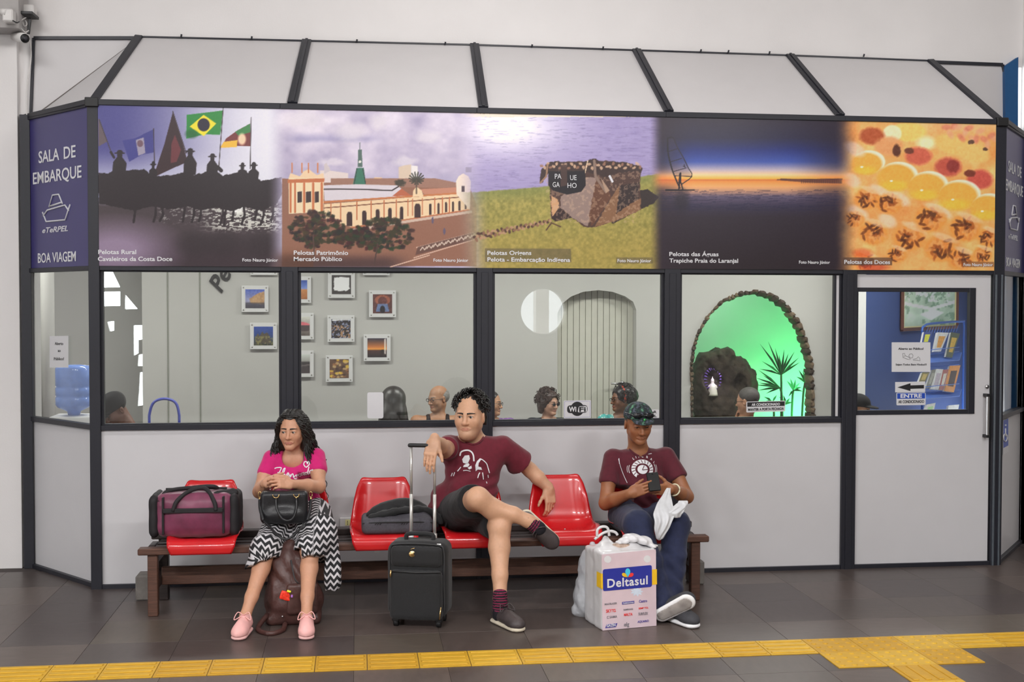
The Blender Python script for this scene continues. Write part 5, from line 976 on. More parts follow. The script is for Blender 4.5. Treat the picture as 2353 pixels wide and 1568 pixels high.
box('front_strap', ctr[0]-hx_+.085, ctr[0]+hx_-.085, -.762, -.735, zc+.020, zc+.046, M_BURD, du, bev=.004)
tube('zipper', [(ctr[0]-hx_+.08, -.60, dz1+.006), (ctr[0]+hx_-.08, -.60, dz1+.006)], .008, M_ZIP, du)
tube('handle', spline([(ctr[0]-.11, -.755, zc+.03), (ctr[0]-.085, -.745, zc+hz*.72), (ctr[0]-.02, -.69, dz1+.01), (ctr[0]+.06, -.68, dz1+.018), (ctr[0]+.115, -.745, zc+hz*.62), (ctr[0]+.125, -.758, zc+.03)], 30), .012, M_BURD, du)
tube('handle', spline([(ctr[0]-.19, -.72, dz1-.05), (ctr[0]-.15, -.67, dz1+.005), (ctr[0]-.02, -.62, dz1+.016), (ctr[0]+.1, -.62, dz1+.02), (ctr[0]+.13, -.55, dz1-.03)], 30), .012, M_BURD, du)
bun = Shape(); b0 = P(505, 1146, -.66)
for k in range(7): bun.chain(spline([b0+np.array([-.07+.02*k, -.03+.012*k, .01*math.sin(k*2)]), b0+np.array([-.01+.01*k, -.035+.01*k, .035]), b0+np.array([.06+.005*k, .0, .0+.006*k]), b0+np.array([.03, .03, -.03])], 7), .011, .012)
shape_obj('strap_bundle', bun, .008, M_BURD, du)

# grey-black laptop backpack on the third seat
bp = empty('laptop_backpack', (-.31, -.62, .44), 'flat dark grey backpack lying on the third red seat', 'bag')
c = P(912, 1208, -.62); M_GBK = mat('charcoal_fabric', alb(62, 60, 66, .7), .75, var=.2, scale=100, bump=.3, bscale=500)
s = Shape().box((c[0], -.62, .482), (.205, .135, .046), .03, .01).box((c[0]+.02, -.60, .515), (.16, .10, .03), .03, .03)
shape_obj('body', s, .010, M_GBK, bp, disp=lambda Q: .004*n3(Q, .06, 6))
tube('zipper', [(c[0]-.2, -.745, .503), (c[0]-.1, -.756, .508), (c[0]+.1, -.756, .507), (c[0]+.2, -.745, .50)], .004, M_BKF, bp)
s = Shape().chain(spline([(c[0]-.16, -.64, .535), (c[0]-.05, -.64, .575), (c[0]+.06, -.62, .59), (c[0]+.16, -.6, .565)], 9), [.02, .03, .035, .034, .034, .032, .03, .025, .02], .02).chain(spline([(c[0]-.15, -.7, .53), (c[0]-.02, -.7, .56), (c[0]+.12, -.66, .565), (c[0]+.21, -.62, .535), (c[0]+.255, -.63, .48)], 9), .018, .015)
shape_obj('shoulder_straps', s, .010, M_BKF, bp, disp=lambda Q: .003*n3(Q, .03, 2))
for dx in (.0, .05): tube('webbing', spline([(c[0]+.215, -.63+dx, .53), (c[0]+.24+dx, -.62, .50), (c[0]+.235+dx, -.62, .45)], 8), .006, M_BKF, bp, seg=6)
for k in range(3): 
    for x_ in (-.13, .02): tube('logo_stroke', [(c[0]+x_+.014*k, -.757, .495), (c[0]+x_+.014*k+.012, -.757, .507)], .002, M_BKF, bp, seg=5)

# black trolley case in front of the bench
RZ = math.radians(-15); sc0 = G(955, 1444); SU = np.array([sc0[0]+.03, -1.06, 0.])
su = empty('trolley_case', tuple(SU), 'black fabric trolley case with its handle pulled out', 'suitcase')
Rz = rotz(RZ); s = Shape(); s.push(Rz, SU)
SWh, SDh = .168, .10; z0, z1 = .05, P(960, 1240, -1.06)[2]
zc_ = (z0+z1)/2; hz_ = (z1-z0)/2
s.box((0, 0, zc_), (SWh, SDh, hz_), .055, .01); shape_obj('shell', s, .010, M_BKF, su, disp=lambda Q: .0025*n3(Q, .08, 1))
s = Shape(); s.push(Rz, SU); s.box((-.0, -SDh-.004, zc_-.075), (SWh-.022, .026, hz_*.66), .03, .01); shape_obj('front_pocket', s, .009, M_BKF, su, disp=lambda Q: .002*n3(Q, .06, 2))
s = Shape(); s.push(Rz, SU); s.box((-.0, -SDh+.002, z1-.075), (SWh-.022, .018, .06), .03, .01); shape_obj('top_pocket', s, .009, M_BKF, su)
LW = lambda p: Rz@np.asarray(p, float)+SU
for z_ in (zc_+.058, ): tube('zipper', [LW((-SWh+.03, -SDh-.028, z_)), LW((0, -SDh-.032, z_-.004)), LW((SWh-.03, -SDh-.028, z_))], .005, M_ZIP, su)
tube('piping', [LW(p) for p in spline([(-SWh+.02, -SDh+.012, z0+.05), (-SWh+.02, -SDh+.01, zc_), (-SWh+.02, -SDh+.012, z1-.05), (-SWh+.06, -SDh+.012, z1-.012), (SWh-.06, -SDh+.012, z1-.012), (SWh-.02, -SDh+.012, z1-.05), (SWh-.02, -SDh+.01, zc_), (SWh-.02, -SDh+.012, z0+.05), (SWh-.06, -SDh+.012, z0+.012), (-SWh+.06, -SDh+.012, z0+.012), (-SWh+.02, -SDh+.012, z0+.05)], 70)], .005, M_ZIP, su)
tube('zip_pull', [LW((-SWh+.035, -SDh-.034, zc_+.062)), LW((-SWh+.033, -SDh-.036, zc_+.025))], .005, M_GOLD, su); tube('zip_pull', [LW((SWh-.03, -SDh-.02, z0+.075)), LW((SWh-.035, -SDh-.03, z0+.01))], .004, M_GOLD, su)
lathe('emblem', [(.001, 0), (.018, 0), (.016, .004), (.010, .002), (.009, .004), (.001, .004)], M_GOLD, su, M=Matrix.Translation(tuple(LW((-.02, -SDh-.016, z1-.058)))) @ Matrix.Rotation(math.pi/2, 4, 'X'), seg=20); tube('emblem_flourish', [LW((-.03, -SDh-.014, z1-.035)), LW((-.02, -SDh-.014, z1-.03)), LW((-.006, -SDh-.014, z1-.026))], .002, M_GOLD, su, seg=5)
tube('grab_handle', [LW(p) for p in spline([(-.075, -.01, z1-.004), (-.07, -.01, z1+.028), (0, -.012, z1+.034), (.07, -.01, z1+.028), (.075, -.01, z1-.004)], 18)], .012, M_BKF, su)
M_ALU = mat('pale_aluminium', (.62, .61, .58), .35, metal=.6)
ht = P(978, 1026, -1.0)[2]; RX = .066; rods = []
for sg in (-1, 1):
    zmid = P(955, 1137, -1.0)[2]
    a, b, c2 = LW((sg*RX, SDh-.03, z1-.03)), LW((sg*RX, SDh-.03, zmid)), LW((sg*RX, SDh-.03, ht))
    tube('pull_rod', [a, b], .0095, M_ALU, su, seg=10); tube('pull_rod', [b, c2], .0075, M_ALU, su, seg=10); tube('rod_collar', [LW((sg*RX, SDh-.03, z1-.03)), LW((sg*RX, SDh-.03, z1+.02))], .014, M_WHITE if sg < 0 else M_ALU, su, seg=10)
s = Shape(); s.push(Rz, SU); s.box((0, SDh-.03, ht+.004), (RX+.018, .014, .011), .008, .005); shape_obj('pull_grip', s, .005, M_BLACK, su)
for sg in (-1, 1):
    w = LW((sg*(SWh-.05), -SDh+.03, .024)); tube('wheel', [LW((sg*(SWh-.05)-.012, -SDh+.03, .027)), LW((sg*(SWh-.05)+.012, -SDh+.03, .027))], .024, M_BLACK, su, seg=16); tube('wheel', [LW((sg*(SWh-.05)-.012, SDh-.03, .027)), LW((sg*(SWh-.05)+.012, SDh-.03, .027))], .024, M_BLACK, su, seg=16)
    box('wheel_housing', -.02, .02, -.03, .03, -.01, .03, M_BLACK, su, bev=.006, M=Matrix.Translation(tuple(LW((sg*(SWh-.05), -SDh+.035, .04)))) @ Matrix.Rotation(RZ, 4, 'Z'))
for (x_, dz) in ((.12, -.006), (.135, -.022)): box('luggage_tag', -.011, .011, -.001, .001, -.007, .007, M_WHITE, su, bev=.0004, M=Matrix.Translation(tuple(LW((x_, -SDh+.02, z1+dz-.005)))) @ Matrix.Rotation(RZ+.2, 4, 'Z') @ Matrix.Rotation(-.9, 4, 'X'))

# brown leather rucksack between the woman's feet
M_BRL = mat('brown_leather', alb(72, 46, 42, .85), .42, var=.3, scale=14, bump=.6, bscale=45)
rb = G(660, 1446); rs = empty('leather_rucksack', (-.845, -.92, 0), 'dark brown leather rucksack on the floor between the pink shoes', 'bag')
s = Shape(); zt_ = P(655, 1290, -.9)[2]
s.ell((-.85, -.93, .12), (.165, .12, .12), .05).ell((-.86, -.93, .22), (.13, .10, .17), .06).ell((-.875, -.92, .33), (.085, .08, .12), .05).cone((-.88, -.91, .34), (-.875, -.90, zt_+.01), .06, .045, .04).box((-.85, -.93, .03), (.15, .10, .03), .03, .04)
shape_obj('body', s, .009, M_BRL, rs, disp=lambda Q: .009*np.sin((Q[:, 0]+.3*Q[:, 2])*70+2*np.sin(Q[:, 2]*22))*np.clip((Q[:, 2]-.03)/.2, 0, 1)*.6+.006*n3(Q, .05, 3))
s = Shape().box((-.80, -1.035, .15), (.085, .02, .085), .02, .01, R=rotz(.12)); shape_obj('pocket', s, .008, M_BRL, rs, disp=lambda Q: .004*n3(Q, .04, 7))
tube('shoulder_strap', spline([(-.99, -1.0, .06), (-1.03, -1.12, .016), (-.96, -1.22, .014), (-.90, -1.16, .014), (-.89, -1.05, .02)], 24), .014, M_BRL, rs); tube('zipper', spline([(-.86, -1.02, .36), (-.84, -1.055, .27), (-.82, -1.056, .24)], 8), .004, M_ZIP, rs)
for q in ((-.905, -1.05, .06), (-.80, -.985, .34)): V, Fc = uvsphere(q, .006, 8, 6); obj('rivet', pyd(V, Fc), rs, M_CHROME, True)
sw = P(660, 1368, -1.07); sn = empty('snack_packet', sw, 'bright red snack packet tucked in the rucksack pocket', 'packet'); M_SN = mat('red_foil', alb(226, 52, 34, .7), .25, var=.3, scale=90)
s = Shape().box((sw[0]-.005, sw[1]+.015, sw[2]-.008), (.034, .010, .024), .006, .01, R=rotz(.2)@np.array([[math.cos(.3), 0, math.sin(.3)], [0, 1, 0], [-math.sin(.3), 0, math.cos(.3)]])); shape_obj('wrapper', s, .004, M_SN, sn, disp=lambda Q: .003*n3(Q, .012, 2)); box('yellow_tab', -.008, .014, -.012, .0, .018, .028, mat('yellow_foil', alb(236, 196, 40, .62), .3), sn, M=Matrix.Translation(tuple(sw)) @ Matrix.Rotation(.3, 4, 'Y')); box('purple_tab', .02, .03, -.013, -.002, -.012, .002, mat('purple_foil', alb(150, 100, 180, .62), .3), sn, M=Matrix.Translation(tuple(sw)))

# ------------------------------------------------------------------ carrier bag with a boxed appliance
A = G(1383, 1452); Bq = G(1509, 1440); ud = unit((Bq-A)); wv = np.array([-ud[1], ud[0], 0]); WB = np.linalg.norm(Bq-A); DB = .25
def PF(x, y, off=0.):
    n = -wv; a = A+n*off; d = ray(x, y); t = ((a-CAM)@n)/(d@n); return CAM+d*t
HB = PF(1382, 1272)[2]
M_PINK = mat('pink_white_print', alb(220, 199, 207, .95), .35, var=.10, scale=6, coat=.2); M_BAGW = mat('white_bag_plastic', (.70, .69, .70), .3, var=.06, scale=12, bump=.5, bscale=25, coat=.2)
M_DBLUE = mat('deep_blue_print', alb(36, 44, 128, .62), .35); M_BYEL = mat('amber_print', alb(224, 160, 34, .62), .4); M_DRED = mat('red_print', alb(200, 50, 50, .62), .4); M_LBLU = mat('sky_blue_print', alb(60, 170, 214, .62), .4); M_DGRY = mat('grey_print', alb(110, 106, 112, .62), .5); M_PURP = mat('indigo_print', alb(70, 64, 130, .62), .5)
cb_ = empty('carrier_bag', tuple(A), 'white store carrier bag with a blue logo panel standing on the floor', 'shopping bag')
cB = A+ud*WB/2+wv*DB/2
s = Shape().box((cB[0], cB[1], HB/2), (WB/2, DB/2, HB/2), .012, .01, R=np.stack([ud, wv, [0, 0, 1]], 1))
s.cone(A+ud*.08+wv*.13+[0, 0, HB-.01], A+ud*.09+wv*.16+[0, 0, HB+.04], .055, .02, .05).cone(A+ud*.22+wv*.13+[0, 0, HB-.02], A+ud*.24+wv*.15+[0, 0, HB+.02], .06, .035, .05)
shape_obj('bag_film', s, .009, M_BAGW, cb_, disp=lambda Q: np.where((Q-A)@wv < .03, .0003, np.where(Q[:, 2] > HB-.03, .007, .004))*n3(Q, .035, 8))
TR = PF(1508, 1260, .002); slab('printed_front', [PF(1384.5, 1450, .002), PF(1508.5, 1438.5, .002), PF(1507, 1263, .002), PF(1382.5, 1275, .002)], wv, .001, M_PINK, cb_)
cp = lambda pts, o: [PF(1310+a/5.807, 1200+b/5.807, o) for a, b in pts]
slab('logo_panel', rounded(cp([(440, 925), (1092, 866), (1090, 575), (437, 634)], .004), .012), wv, .0008, M_DBLUE, cb_)
slab('amber_band', cp([(1094, 840), (1160, 834), (1158, 630), (1094, 636)], .0035), wv, .0006, M_BYEL, cb_); slab('amber_band', cp([(414, 890), (439, 898), (436, 690), (412, 690)], .0035), wv, .0006, M_BYEL, cb_)
sl = lambda u, z: A+wv*u-ud*.005+np.array([0, 0, z]); zA, zB_ = cp([(414, 890)], 0)[0][2], cp([(412, 690)], 0)[0][2]; slab('amber_band', [sl(.06, zA), sl(.0, zA), sl(.0, zB_), sl(.06, zB_)], -ud, .0006, M_BYEL, cb_)
def bt(body, x0, y0, x1, y1, h, m, o=.0055, **kw): text_fit('lettering', body, Vector(cp([(x0, y0)], o)[0]), Vector(cp([(x1, y1)], o)[0]), h, m, cb_, 0., **kw)
bt('Deltasul', 497, 878, 1035, 828, .046, M_TXT, bold=.02, spacing=1.1)
def petal(cx, cy, ang, L_, w, m):
    pts = [(cx, cy)]+[(cx+L_*(.62+.38*math.cos(t))*math.sin(ang)+w*math.sin(t)*math.cos(ang), cy-L_*(.62+.38*math.cos(t))*math.cos(ang)+w*math.sin(t)*math.sin(ang)) for t in np.linspace(-2.3, 2.3, 13)]; slab('logo_petal', cp(pts, .0058), wv, .0006, m, cb_)
petal(770, 738, 0, 118, 34, M_LBLU); petal(766, 738, -.95, 86, 24, M_BYEL); petal(774, 738, .95, 86, 24, M_DRED)
for a in (('MULTILASER', 462, 1112, 625, 1096, .010, M_DGRY), ('SKY', 480, 1212, 556, 1204, .017, M_DRED), ('TCL', 562, 1204, 612, 1198, .016, M_DRED), ('SAMSUNG', 712, 1184, 838, 1172, .009, M_DGRY), ('SEMP TCL', 915, 1166, 1045, 1154, .009, M_DRED), ('Castro', 920, 1078, 1028, 1068, .015, M_PURP), ('C SAMA', 490, 1290, 628, 1276, .013, M_DGRY), ('MALTA', 720, 1258, 832, 1248, .015, M_DRED), ('SURFLEX', 912, 1246, 1038, 1236, .014, M_DGRY), ('elg', 720, 1394, 788, 1388, .022, M_DGRY), ('AQUARIO', 900, 1348, 1050, 1334, .012, M_PURP)): bt(*a, o=.0042, bold=.012)
slab('brand_panel', cp([(694, 1104), (857, 1088), (857, 1052), (694, 1070)], .004), wv, .0005, M_PURP, cb_); bt('TRAMONTINA', 702, 1096, 850, 1082, .007, M_TXT, o=.0052, bold=.01)
slab('brand_panel', cp([(468, 1418), (612, 1404), (632, 1352), (488, 1368)], .004), wv, .0005, M_PURP, cb_); bt('GAZIN', 488, 1404, 606, 1392, .014, M_TXT, o=.0052, bold=.02)
for (a, b) in ((502, 500), (1030, 495)): slab('print_spot', cp([(a+48*math.cos(t), b+48*math.sin(t)) for t in np.linspace(0, 6.28, 20, endpoint=False)], .0032), wv, .0004, M_TXT, cb_)
slab('print_splash', cp([(890+(70+14*math.cos(9*t))*math.cos(t), 930+(52+14*math.cos(9*t))*math.sin(t)) for t in np.linspace(0, 6.28, 48, endpoint=False)], .0030), wv, .0004, mat('pale_blue_print', alb(176, 186, 204, .62), .4), cb_)
H3 = lambda x, y, o=-.1: PF(x, y, o)
for pts in ([(1372, 1234), (1373, 1218), (1384, 1211), (1396, 1214), (1400, 1232)], [(1366, 1240), (1385, 1226), (1402, 1221), (1414, 1224), (1419, 1230)]): tube('bag_handle', spline([H3(*p) for p in pts], 22), .0075, M_BAGW, cb_)
s = Shape().chain([H3(1428, 1246, -.10), H3(1450, 1236, -.12), H3(1480, 1242, -.10), H3(1502, 1256, -.07)], [.030, .045, .042, .024], .02, flat=((0, 0, 1), .45)); shape_obj('bag_flap', s, .006, M_BAGW, cb_, disp=lambda Q: .005*np.sin(Q[:, 0]*120+Q[:, 1]*90)+.003*n3(Q, .03, 3)); s = Shape().cone(H3(1412, 1256, -.09), H3(1445, 1256, -.09), .016, .014, .01); shape_obj('box_contents', s, .006, mat('kraft_stripes', alb(150, 130, 116, .62), .6, var=.5, scale=60), cb_)
# clear plastic bag behind it
M_CLR = mat('cloudy_clear_plastic', (.72, .74, .78), .22, var=.12, scale=18, bump=.8, bscale=22, alpha=.55)
tb = empty('clear_plastic_bag', (.72, -1.05, 0), 'cloudy clear plastic bag slumped behind the left side of the store bag', 'plastic bag'); s = Shape(); f0 = P(1342, 1400, -1.02)
s.ell((f0[0], -1.0, .10), (.055, .09, .11), .03).ell((f0[0]+.02, -1.0, .24), (.05, .08, .13), .04).cone((f0[0]-.04, -1.0, .03), (f0[0]+.06, -.98, .04), .03, .04, .03).cone((f0[0]+.03, -1., .3), (f0[0]+.05, -1., .40), .04, .02, .03)
shape_obj('film', s, .008, M_CLR, tb, disp=lambda Q: .010*n3(Q, .03, 5))
# ------------------------------------------------------------------ people: building blocks
def basis(fwd, up=(0, 0, 1)):
    """head / foot frame: columns = right hand side, forward, up"""
    f = unit(fwd); r = unit(np.cross(f, up)); u = np.cross(r, f); return np.stack([r, f, u], 1)
def head_prims(s, R, t, sc, jaw=1., nose=1., lip=1., ears=True, brow=1., cheek=1., lid=.0062):
    s.push(R, t, sc)
    s.ell((0, -.016, .032), (.074, .094, .084), .02); s.ell((0, .018, -.028), (.064*jaw, .067, .080), .03)
    for g in (-1, 1):
        s.cone((g*.046*jaw, .0, -.050), (g*.014*jaw, .060, -.094), .019, .016, .03); s.ell((g*.036, .052, -.026), (.026*cheek, .022, .026), .03)
        s.cone((g*.006, .076, .018), (g*.040, .066, .020), .010*brow, .008, .016)
    s.ell((0, .069, -.096), (.021*jaw, .016, .015), .02)
    for g in (-1, 1):
        s.ell((g*.031, .092, .001), (.017, .012, .011), .012, 's'); s.ell((g*.031, .0705, .0), (.0160, .0142, .0132), .008)
        s.ell((g*.031, .089, -.0005), (.0142, .013, lid), .0025, 's')
    s.cone((0, .080, .012), (0, .099, -.030), .0072*nose, .0108*nose, .012); s.ell((0, .101, -.034), (.0118*nose, .0105, .0095*nose), .008)
    for g in (-1, 1): s.ell((g*.0125*nose, .091, -.0365), (.0078*nose, .0100, .0072), .006)
    s.chain([(-.027, .0755, -.0636), (-.011, .0845, -.0610), (0, .0855, -.0618), (.011, .0845, -.0610), (.027, .0755, -.0636)], [.0028, .0046*lip, .0044*lip, .0046*lip, .0028], .005)
    s.chain([(-.023, .0765, -.0668), (-.009, .0835, -.0702), (.009, .0835, -.0702), (.023, .0765, -.0668)], [.0028, .0052*lip, .0052*lip, .0028], .005); s.chain([(-.026, .0810, -.0648), (0, .0915, -.0655), (.026, .0810, -.0648)], .0017, .002, 's')
    if ears:
        for g in (-1, 1): s.ell((g*.0775, -.012, -.008), (.008, .019, .030), .008, R=rotz(-g*.35)); s.ell((g*.0865, -.006, -.006), (.006, .009, .016), .004, 's')
    s.pop()
def hloc(V, R, t, sc): return (V-t)@R/sc
def skin_col(base, R, t, sc, lip=(170, 96, 88), stubble=0., k=1.02, lipa=.8):
    b = srgb(base)/k; lp = srgb(lip)/k
    def f(V):
        L = hloc(V, R, t, sc); C = np.tile(b, (len(V), 1)); C *= (1+.05*n3(V, .02, 3))[:, None]
        m = np.exp(-((np.abs(L[:, 0])/.025)**4+((L[:, 2]+.0658)/.0075)**4))*(L[:, 1] > .07); C = C*(1-lipa*m[:, None])+lp*lipa*m[:, None]
        ch = np.exp(-(((np.abs(L[:, 0])-.04)/.018)**2+((L[:, 2]+.03)/.02)**2))*(L[:, 1] > .04)*.25+np.exp(-((L[:, 0]/.014)**2+((L[:, 2]+.034)/.014)**2))*(L[:, 1] > .08)*.3; C = C*(1-ch[:, None]*np.array([.0, .14, .16]))
        if stubble:
            q = np.clip((-.045-L[:, 2])/.03, 0, 1)*(L[:, 2] > -.15)*(L[:, 1] > .0)*(1-m); C = C*(1-stubble*q[:, None]*np.array([.35, .32, .28]))
        return C
    return f
M_SKIN = mat('skin', (1, 1, 1), .46, var=.04, scale=90, bump=.10, bscale=500, attr='Col', sub=.12)
M_EYEW = mat('eye_white', (.44, .40, .38), .15); M_IRIS = mat('dark_iris', (.022, .012, .008), .08); M_EYEP = mat('pupil', (.004, .004, .004), .05)
def eye(name, c, r, gaze, parent):
    V, Fc = uvsphere((0, 0, 0), r, 18, 14); me = pyd(V, Fc, name); z = Vector(gaze).normalized(); q = Vector((0, 0, 1)).rotation_difference(z); me.transform(Matrix.Translation(tuple(c)) @ q.to_matrix().to_4x4())
    for m_ in (M_EYEW, M_IRIS, M_EYEP): me.materials.append(m_)
    for p in me.polygons:
        a = (p.center-Vector(c)).normalized().angle(z); p.material_index = 2 if a < .28 else 1 if a < .62 else 0
    return obj(name, me, parent, None, True)
def hand_prims(s, wrist, d, n, side, curl, sc=1., thumb=(.55, .75, .25), thumb_curl=.35, spread=.05):
    """curl: bend of the three joints for index..little finger; side 'R' or 'L'"""
    d = unit(d); n = unit(np.asarray(n, float)-d*(np.asarray(n, float)@d)); t = np.cross(d, n)*(1 if side == 'R' else -1); w = np.asarray(wrist, float); R = np.stack([d, t, n], 1)
    s.box(w+d*.046*sc, (.047*sc, .039*sc, .0135*sc), .0125*sc, .014, R=R); s.ell(w+d*.030*sc+t*.026*sc+n*.008*sc, (.030*sc, .016*sc, .014*sc), .012, R=R); s.cone(w-d*.02*sc, w+d*.02*sc, .025*sc, .027*sc, .012, flat=(n, .75))
    for i, (off, b, ls, r) in enumerate(((.030, .090, (.040, .024, .020), .0088), (.0105, .094, (.044, .027, .021), .0090), (-.0095, .090, (.040, .025, .020), .0086), (-.0285, .082, (.031, .019, .017), .0076))):
        p = w+(d*b+t*off)*sc; a = 0; sp = spread*(1.5-i); cu = curl[i] if hasattr(curl[0], '__len__') else curl
        for j in range(3):
            a += cu[j]; dd = unit(d*math.cos(a)+n*math.sin(a)+t*sp*math.cos(a)); q = p+dd*ls[j]*sc; s.cone(p, q, r*sc*(1-.08*j), r*sc*(.93-.1*j), .0045); p = q
    p = w+(d*.022+t*.030+n*.004)*sc; v = unit(d*thumb[0]+t*thumb[1]+n*thumb[2]); ax = d
    for j, l in enumerate((.038, .030, .024)):
        q = p+v*l*sc; s.cone(p, q, (.0125, .0105, .0092)[j]*sc, (.0105, .0092, .0078)[j]*sc, .007 if j else .012); p = q; v = unit(v+thumb_curl*unit(d+.3*n))
def limb(s, pts, rs, k=.03): s.chain(pts, rs, k)
def merge_tubes(lst, seg=5):
    VV, FF, o = [], [], 0
    for pts, rad in lst:
        pts = np.asarray(pts, float); n = len(pts); V, _ = tube_geo(pts, rad, seg, False); i, j = np.meshgrid(np.arange(n-1), np.arange(seg), indexing='ij'); i = i.ravel(); j = j.ravel(); VV.append(V); FF.append(np.stack([i*seg+j, i*seg+(j+1) % seg, (i+1)*seg+(j+1) % seg, (i+1)*seg+j], 1)+o); o += len(V)
    return np.concatenate(VV), np.concatenate(FF)
def hair_obj(name, s, cell, strands, m, parent, disp=None):
    V, Fq = skinmesh(s, cell, disp=disp)
    if strands: v, f = merge_tubes(strands); Fq = np.concatenate([Fq, f+len(V)]); V = np.concatenate([V, v])
    return obj(name, nmesh(V, Fq, name), parent, m, True)
M_HAIRD = mat('dark_brown_hair', (.010, .0075, .006), .38, var=.4, scale=60, spec=.6); M_HAIRB = mat('black_hair', (.006, .005, .005), .4, var=.3, scale=60); M_HAIRG = mat('grey_hair', (.30, .28, .26), .6, var=.4, scale=80); M_HAIRR = mat('auburn_hair', (.035, .014, .010), .4, var=.4, scale=60); M_HAIRM = mat('salt_pepper_hair', (.07, .062, .058), .6, var=.4, scale=90)
def brows(me, R, t, sc, parent, m, th=.0034, raise_=0., tilt=0., lid=.0062):
    bv = BVHTree.FromPolygons([v.co for v in me.vertices], [p.vertices[:] for p in me.polygons])
    def on_face(x, z):
        a = t+R@(np.array([x, .16, z])*sc); hit = bv.ray_cast(Vector(a), Vector(-R[:, 1])); return None if hit[0] is None else np.array(hit[0])
    for g in (-1, 1):
        pts = [on_face(g*u, .0200+raise_+.0035*math.sin((u-.012)/.038*2.0+.55)-tilt*(u-.03)) for u in np.linspace(.011, .051, 9)]; pts = [p+R[:, 1]*.0006 for p in pts if p is not None]
        if len(pts) > 3: tube('eyebrow', pts, np.interp(np.linspace(0, 1, len(pts)), [0, .3, 1], [th, th*1.1, th*.45])*sc, m, parent, seg=6)
        pts = [on_face(g*.031+.0150*math.cos(a), (lid+.0004)*math.sin(a)) for a in np.linspace(.08, math.pi-.08, 9)]; pts = [p+R[:, 1]*.0004 for p in pts if p is not None]
        if len(pts) > 3: tube('eyelash', pts, .0011*sc, m, parent, seg=5)
def collar(s, a, b, r1, r2, m, parent, rad=.0065):
    """ribbed neckband where the neck opening (cone a-b) meets the garment s"""
    a, b = np.asarray(a, float), np.asarray(b, float); ax = unit(b-a); e1 = unit(np.cross(ax, [1, 0, .1])); e2 = np.cross(ax, e1); pts = []
    for t in np.linspace(0, 2*math.pi, 49):
        for q in np.linspace(-.3, 1.25, 90):
            p = a+(b-a)*q+(r1+(r2-r1)*q)*(math.cos(t)*e1+math.sin(t)*e2)
            if s.field(p[None])[0] < 0: pts.append(p); break
    if len(pts) > 20:
        pts = np.array(pts)
        for _ in range(3): pts[1:-1] = .5*pts[1:-1]+.25*(pts[:-2]+pts[2:])
        tube('collar', pts, rad, m, parent, seg=8)
def project_print(me_target, me, off=.0025, direction=(0, 1, 0), sub=.006):
    """drape flat lettering (placed in front of a garment) onto the garment surface"""
    bv = BVHTree.FromPolygons([v.co for v in me_target.vertices], [p.vertices[:] for p in me_target.polygons]); bm = bmesh.new(); bm.from_mesh(me); bmesh.ops.triangulate(bm, faces=bm.faces[:])
    for _ in range(3):
        es = [e for e in bm.edges if e.calc_length() > sub]
        if not es: break
        bmesh.ops.subdivide_edges(bm, edges=es, cuts=1); bmesh.ops.triangulate(bm, faces=bm.faces[:])
    d = Vector(direction).normalized()
    for v in bm.verts:
        h = bv.ray_cast(v.co-d*.4, d)
        if h[0] is not None: v.co = h[0]-d*off
    out = bpy.data.meshes.new('print'); bm.to_mesh(out); bm.free(); return out
def strokes_mesh(strokes, w, y):
    """flat ribbons for drawn strokes given as lists of picture points"""
    V, Fc = [], []
    for st_ in strokes:
        ww = w
        if isinstance(st_, tuple): st_, ww = st_
        p = spline(np.array([[a, b, 0] for a, b in st_], float), max(6, 5*len(st_)))[:, :2]; T = np.gradient(p, axis=0); T /= np.linalg.norm(T, axis=1, keepdims=True)+1e-9; N = np.c_[-T[:, 1], T[:, 0]]*ww/2; o = len(V)
        for a in range(len(p)): V += [P(*(p[a]+N[a]), y), P(*(p[a]-N[a]), y)]
        Fc += [(o+2*i, o+2*i+1, o+2*i+3, o+2*i+2) for i in range(len(p)-1)]
    return pyd(V, Fc, 'strokes')
def polys_mesh(polys, y):
    V, Fc = [], []
    for pl_ in polys: o = len(V); V += [P(a, b, y) for a, b in pl_]; Fc.append(tuple(range(o, o+len(pl_))))
    return pyd(V, Fc, 'polys')
